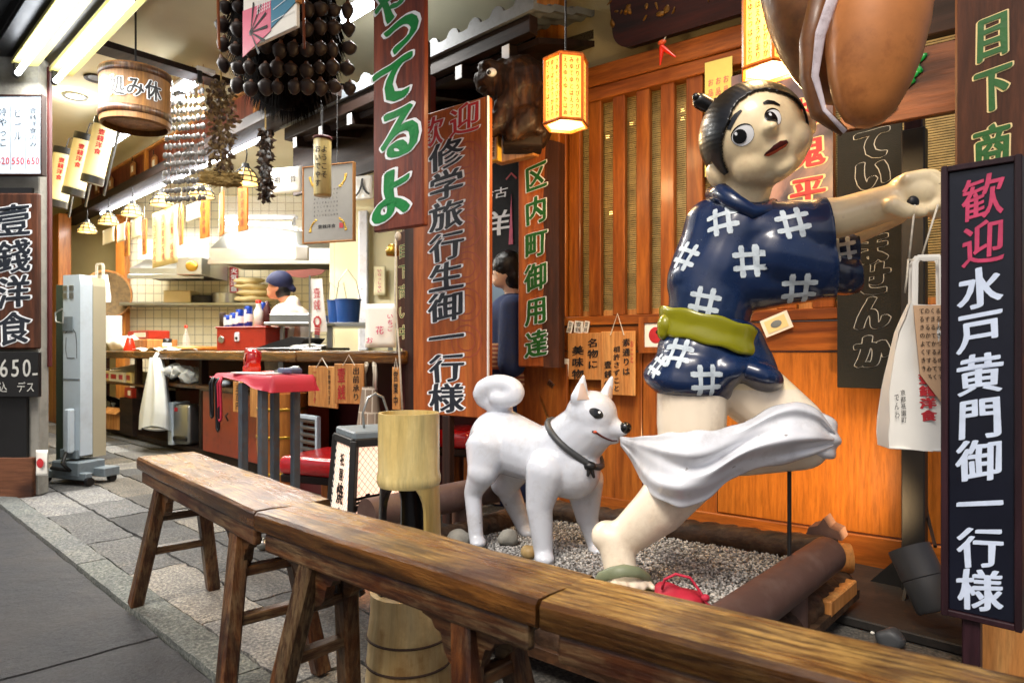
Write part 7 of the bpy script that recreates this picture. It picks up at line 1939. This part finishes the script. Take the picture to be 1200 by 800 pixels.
painted('pupil', M['black_gloss'], [(867, 160, ellipse(7.4*Rk, 7.6*Rk), upf), (904, 138.5, ellipse(5.8*Rk, 7.6*Rk), upf)], by, bf, org, .0028)
painted('eye_glint', M['eye_white'], [(863, 157, ellipse(1.6*Rk, 2*Rk, 10), upf), (902, 135, ellipse(1.5*Rk, 2*Rk, 10), upf)], by, bf, org, .0042)
def brow(pts, w):
    o = []; n = len(pts)
    for sgn in (1, -1):
        rng = range(n) if sgn > 0 else range(n-1, -1, -1)
        for i in rng:
            a_ = Vector(pts[max(0, i-1)]); c_ = Vector(pts[min(n-1, i+1)]); d = (c_-a_).normalized(); q = Vector(pts[i])+Vector((-d.y, d.x))*w[i]*sgn; o.append((q.x*Rk, q.y*Rk))
    return o
painted('eyebrow', M['black_gloss'], [(861, 140, brow([(-10, -6), (-4, -1), (3, 3), (10, 5)], [2.2, 3.2, 2.8, 1.2]), upf), (904, 122, brow([(-7, 5), (-2, 4), (3, 0), (7, -6)], [1.2, 2.6, 2.2, 1]), upf)], by, bf, org, .002)
def himg(pts):
    """image-plane pixel offsets (right, up) turned into the tilted head's own axes"""
    c_, s_ = math.cos(R(28)), math.sin(R(28))
    return [((x*c_+y*s_)*Rk, (-x*s_+y*c_)*Rk) for x, y in pts]
painted('mouth', M['mouth_dark'], [(911, 174, himg([(-12, -8), (-10, -4), (-4, 3), (3, 7), (10, 7.5), (12.5, 4.5), (9.5, 1), (3, -2), (-2, -5.5), (-7, -8.5)]), upf)], by, bf, org, .0016)
painted('lip', M['lip'], [(911, 174, himg([(-10.5, -7.6), (-8, -5), (-3, -1.5), (4, 1.8), (11, 4.6), (9, 1.8), (3, -1.4), (-2, -4.8), (-6.5, -7.9)]), upf)], by, bf, org, .003)
# ------------------------------------------------------------------ tunic
b = MB()
b.cap(B(864, 274, 2.08), 46*s, B(832, 345, 2.09), 47*s)
b.cap(B(838, 268, 2.12), 38*s, B(826, 330, 2.10), 44*s)
b.cap(B(834, 345, 2.09), 48*s, B(830, 378, 2.09), 47*s)
b.cap(B(882, 274, 2.06), 40*s, B(925, 273, 2.03), 36*s)
b.cap(B(925, 273, 2.03), 37*s, B(962, 276, 2.01), 38*s); b.cap(B(905, 300, 2.04), 44*s, B(962, 312, 2.01), 37*s); b.cap(B(870, 330, 2.06), 38*s, B(950, 330, 2.02), 24*s)
b.cap(B(962, 265, 2.01), 33*s, B(990, 262, 1.99), 30*s); b.cap(B(962, 318, 2.01), 35*s, B(1000, 325, 1.99), 26*s)
b.cap(B(905, 275, 2.20), 38*s, B(962, 288, 2.18), 36*s); b.cap(B(940, 300, 2.20), 36*s, B(985, 315, 2.16), 28*s)
tun = remesh(b, .008, 6, .5)
bmesh.ops.bisect_plane(tun.bm, geom=list(tun.bm.verts)+list(tun.bm.edges)+list(tun.bm.faces), plane_co=B(971, 290, 2.0), plane_no=Vector((.985, -.15, .10)), clear_outer=True)
eds = [e for e in tun.bm.edges if e.is_boundary]; bmesh.ops.holes_fill(tun.bm, edges=eds, sides=0)
for v in tun.bm.verts:
    n = noise.noise(Vector((v.co.x*5+v.co.z*9, v.co.y*5, v.co.z*4-v.co.x*6))); v.co += v.normal*n*.006
bvt = bvh_of(tun)
def hash_poly(R_, tilt):
    """the crossed bars of the well-curb pattern: four bars, given as quads in metres"""
    q = []
    L_, w_, g = 18*R_, 2.9*R_, 7.4*R_
    def rot(p): c, s_ = math.cos(tilt), math.sin(tilt); return (p[0]*c-p[1]*s_, p[0]*s_+p[1]*c)
    for sg in (-1, 1):
        nseg = 7
        for hor in (0, 1):
            poly = []
            half = [(-L_, w_*.72), (-L_*.82, w_*1.12), (-g, w_*.92), (0, w_*.86), (g, w_*.92), (L_*.82, w_*1.12), (L_, w_*.72)]
            top = [(x, y) for x, y in half]; bot = [(x, -y) for x, y in half[::-1]]
            for x, y in top+bot:
                yy = y+sg*g; p = (x, yy) if hor else (yy, x); poly.append(rot(p))
            if not hor: poly = poly[::-1]
            q.append(poly)
    return q
def patterns(items, bv, name='pattern'):
    for px, py, sc, tilt in items:
        h, n = hitpx(bv, px, py)
        if h is None: continue
        mb = MB()
        for i, poly in enumerate(hash_poly(s*sc, R(tilt))):
            # each bar as strips so that it follows the cloth
            m_ = len(poly)//2
            for j in range(m_-1): decal(mb, bv, h, n, CAMUP, [poly[j], poly[j+1], poly[len(poly)-2-j], poly[len(poly)-1-j]], .0015+.0003*i, 1, .03)
        local(mb, org).build(name, M['pattern_paint'], by, True)
patterns([(846, 258, 1.0, 10), (929, 261, 1.0, 12), (877, 306, 1.0, 5), (936, 338, 1.05, 5), (825, 354, .95, -12), (803, 300, .95, -22)], bvt)
local(tun, org).build('tunic', M['navy_paint'], by, True)
# far sleeve
b = MB(); b.cap(B(965, 285, 2.17), 26*s, B(992, 288, 2.14), 26*s); b.cap(B(965, 315, 2.17), 30*s, B(992, 322, 2.14), 26*s)
fs_ = remesh(b, .008, 4); bmesh.ops.bisect_plane(fs_.bm, geom=list(fs_.bm.verts)+list(fs_.bm.edges)+list(fs_.bm.faces), plane_co=B(1004, 300, 2.13), plane_no=Vector((.97, -.2, .12)), clear_outer=True)
bmesh.ops.holes_fill(fs_.bm, edges=[e for e in fs_.bm.edges if e.is_boundary], sides=0)
bvf = bvh_of(fs_); local(fs_, org).build('far_sleeve', M['navy_paint'], by, True)
patterns([(988, 292, .75, 5)], bvf)
# collar
mb = MB()
cp = [B(842, 238, 2.17), B(838, 228, 2.10), B(846, 226, 2.03), B(862, 238, 1.985), B(882, 249, 1.975), B(898, 247, 1.99), B(906, 238, 2.05)]
mb.tube(cp, [9*s, 12*s, 11*s, 10*s, 9*s, 8*s, 6*s], 10); local(mb, org).build('collar', M['navy_paint'], by, True)
# skirt of the tunic
b = MB()
b.cap(B(830, 392, 2.09), 48*s, B(814, 434, 2.08), 50*s); b.cap(B(842, 404, 2.09), 46*s, B(824, 420, 2.08), 48*s); b.ell(B(806, 438, 2.07), (50*s, 54*s, 36*s)); b.ell(B(838, 436, 2.06), (42*s, 50*s, 26*s), Matrix.Rotation(R(-22), 4, 'Y'))
b.cap(B(862, 412, 2.07), 36*s, B(880, 428, 2.07), 30*s); b.ell(B(884, 440, 2.03), (33*s, 40*s, 18*s), Matrix.Rotation(R(28), 4, 'Y'))
sk = remesh(b, .0075, 5, .5)
for v in sk.bm.verts:
    zz = v.co.z; v.co += v.normal*.006*math.sin((zz*55)+v.co.x*16+2*noise.noise(v.co*6))
bvs = bvh_of(sk); patterns([(794, 414, .95, -12), (828, 446, .95, 2), (770, 428, .8, -20)], bvs)
local(sk, org).build('tunic_skirt', M['navy_paint'], by, True)
# sash
b = MB(); sa = []
ctr = B(830, 391, 2.09)
def sashf(u, v):
    a_ = u*2*math.pi; rx = 57*s; ry = 55*s
    tilt = .20*math.cos(a_)
    return Vector((ctr.x+rx*math.cos(a_)*(1+.012*math.sin(v*9)), ctr.y-ry*math.sin(a_)*(1+.012*math.sin(v*9)), ctr.z+(v-.5)*34*s-math.cos(a_)*15*s+.003*math.sin(a_*9+v*6)))
b.grid(sashf, 60, 10); ex = bmesh.ops.extrude_face_region(b.bm, geom=list(b.bm.faces))
for g in ex['geom']:
    if isinstance(g, bmesh.types.BMVert): g.co.x = ctr.x+(g.co.x-ctr.x)*.9; g.co.y = ctr.y+(g.co.y-ctr.y)*.9
bmesh.ops.recalc_face_normals(b.bm, faces=b.bm.faces); local(b, org).build('sash', M['obi_paint'], by, True)
b = MB(); b.ell(B(779, 381, 2.06), (9*s, 12*s, 13*s)); b.ell(B(777, 390, 2.06), (7*s, 9*s, 9*s)); b = remesh(b, .006, 3); local(b, org).build('sash_knot', M['obi_paint'], by, True)
# sandal
b = MB()
so_ = B(733, 693, 2.0); b.box((so_.x, so_.y, gz+.006), (62*s, 66*s, .02), Matrix.Rotation(R(-20), 4, 'Z'), .008, 2)
local(b, org).build('sandal_sole', M['sandal'], by)
b = MB(); pts = []
for px, py, Y in ((697, 684, 2.06), (703, 676, 2.0), (716, 671, 1.965), (732, 668, 1.955), (748, 670, 1.97), (759, 676, 2.01), (764, 683, 2.06)): pts.append(B(px, py, Y))
b.tube(pts, [.012, .016, .018, .018, .016, .014, .012], 12, flat=.5); local(b, org).build('sandal_strap', M['sandal'], by, True)
# support rod
q = B(925, 552, 2.04); MB().tube([q-org, Vector((q.x, q.y, gz-.02))-org], .006, 10).build('support_rod', M['dark_metal'], by)
# loincloth, stretched from the dog's teeth to the bent knee
cols = [(0, 726, 511, 727, 522, 2.315, 2.315, .004), (.07, 742, 513, 741, 541, 2.25, 2.26, .012), (.2, 768, 509, 757, 577, 2.02, 1.99, .03), (.33, 795, 506, 784, 593, 1.91, 1.90, .035), (.45, 822, 504, 812, 597, 1.90, 1.91, .035),
        (.56, 850, 503, 838, 580, 1.91, 1.92, .035), (.68, 880, 492, 860, 556, 1.92, 1.93, .04), (.82, 922, 466, 905, 546, 1.92, 1.92, .06), (.92, 956, 472, 944, 540, 1.925, 1.92, .05), (1, 980, 507, 979, 522, 1.98, 1.98, .01)]
def interp(u):
    for a_, c_ in zip(cols, cols[1:]):
        if u <= c_[0] or c_ is cols[-1]:
            t_ = (u-a_[0])/(c_[0]-a_[0]); t_ = max(0, min(1, t_)); t_ = t_
            return [x+(y-x)*t_ for x, y in zip(a_, c_)]
def smooth_interp(u):
    k_ = .075*min(1, u*6, (1-u)*9)
    acc = [interp(max(0, min(1, u+k_*j/4))) for j in range(-4, 5)]
    return [sum(q[i] for q in acc)/9 for i in range(8)]
def clothf(u, v):
    _, tx, ty, bx, by_, Yt, Yb, bul = smooth_interp(u)
    px = tx+(bx-tx)*v; py = ty+(by_-ty)*v; Y = Yt+(Yb-Yt)*v-bul*math.sin(v*math.pi)**.7
    amp = .017*min(1, u*5)*math.sin(v*math.pi)**.6
    n = noise.noise(Vector((u*3.2, v*2.5, 4)))
    Y += amp*(math.sin(v*13+u*4+n*2.0)+.35*math.sin(v*24-u*5+n*2))
    py += 1.2*math.sin(u*40+v*5)*min(1, u*4)*(v in (0, 1))
    return P(px, py, Y)
b = MB(); b.grid(clothf, 110, 44)
front = list(b.bm.verts)
ex = bmesh.ops.extrude_face_region(b.bm, geom=list(b.bm.faces))
for g in ex['geom']:
    if isinstance(g, bmesh.types.BMVert): g.co.y += .012
bmesh.ops.recalc_face_normals(b.bm, faces=b.bm.faces)
for _ in range(2): bmesh.ops.smooth_vert(b.bm, verts=b.bm.verts, factor=.4, use_axis_x=True, use_axis_y=True, use_axis_z=True)
local(b, org).build('loincloth', M['white_paint'], by, True)
# cloth wrapped over the back of the knee
b = MB(); b.cap(B(932, 506, 2.05), 39*s, B(946, 512, 2.04), 35*s); b = remesh(b, .009, 3)
bmesh.ops.bisect_plane(b.bm, geom=list(b.bm.verts)+list(b.bm.edges)+list(b.bm.faces), plane_co=B(930, 538, 2.0), plane_no=Vector((.05, 0, -1)), clear_outer=True)
for v in b.bm.verts: v.co += v.normal*.005*math.sin(v.co.z*120+v.co.x*40)
local(b, org).build('loincloth_wrap', M['white_paint'], by, True)
# the bag hanging by a string from the fist
q0 = B(1075, 240, 1.875); bagp = P(1072, 524, 1.86)
t = carrier('paper_carrier', 'white paper carrier bag with red characters hanging by string from the statue fist', (bagp.x, bagp.y, bagp.z), .158, .39, .10, -12, M['paper'], .42, .03)
M['kraft_print'] = mat('kraft_print', '#c39f7c', .8, .1, 6, .1)
vtext(t, '壹錢洋食', .018, .205, .075, .04, -.048, M['ink_red'], bold=.045)
for i, (tx, z0_, z1_) in enumerate((('祇園名物', .24, .16), ('おこのみ', .18, .10), ('京都祇園町', .16, .07), ('でんわ', .15, .08))): vtext(t, tx, [.05, -.02, -.042, -.058][i], z0_, z1_, .013, -.049, M['ink'], bold=.0)
for o in t.children:
    if o.name.startswith('lettering'):
        for v in o.data.vertices: v.co.y += .0375*v.co.z/.39*1.0-.003
mb = MB(); mb.prism([(.0, .20), (.066, .10), (.073, .385), (-.01, .385)], -.004, -.001)
for v in mb.bm.verts: v.co.y += -.05+.0375*v.co.z/.39-.004
mb.build('printed_flap', M['kraft_print'], t)
mb = MB(); rq = random.Random(4)
for i in range(5):
    for j in range(9): put(mb, rq.choice('かきくてるみのよすつ'), .008+i*.0135, .37-j*.022-(i*.0), .013, .016, 0, .01)
for v in list(mb.bm.verts):
    v.co.y = -.0585+.0375*v.co.z/.39-.0025
bmesh.ops.delete(mb.bm, geom=[f for f in mb.bm.faces if f.calc_center_median().z < .22-(f.calc_center_median().x)*1.3], context='FACES')
mb.build('lettering', M['ink'], t)
top = Vector(t.location)+Vector((0, 0, .51)); 
o = thing('bag_string', 'thin white string tying the carrier bag to the statue fist', 'string', top, 0)
mb = MB()
for dx, ox in ((-.016, 1072), (.016, 1099)): mb.tube([B(ox, 240, 1.87)-top, Vector((dx, 0, 0))], .0028, 6)
mb.tube([(-.02, 0, 0), (.02, 0, 0)], .0028, 6); mb.tube([(-.018, 0, 0), (-.024, -.004, -.05), (-.027, 0, -.09)], .0025, 6); mb.build('string', M['rope'], o, True)
# dark hole of the fist
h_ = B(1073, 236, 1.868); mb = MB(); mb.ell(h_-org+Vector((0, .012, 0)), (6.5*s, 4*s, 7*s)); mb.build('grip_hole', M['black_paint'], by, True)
# red pouch on the gravel
q = G(797, 712, gz); t = thing('red_pouch', 'small red cloth pouch with a cord lying on the gravel near the statue foot', 'pouch', (q.x, q.y, gz), 0)
b = MB(); b.ell((0, 0, .025), (.075, .055, .028)); b.ell((-.03, .01, .04), (.04, .03, .03), Matrix.Rotation(R(25), 4, 'Y')); b = remesh(b, .008, 4); b.jitter(.008, 20); b.build('body', M['red_cloth'], t, True)
mb = MB(); mb.tube([(-.055, -.02, .06), (-.05, -.03, .09), (-.02, -.03, .105), (.02, -.03, .095), (.045, -.04, .06), (.06, -.05, .03), (.09, -.03, .01)], .004, 6); mb.ell((.058, -.045, .045), (.012, .01, .01)); mb.build('cord', M['pink_cord'], t, True)
for o in list(bpy.data.objects):
    if o.type == 'EMPTY' and not o.children and o.name != 'slatted_window': bpy.data.objects.remove(o)
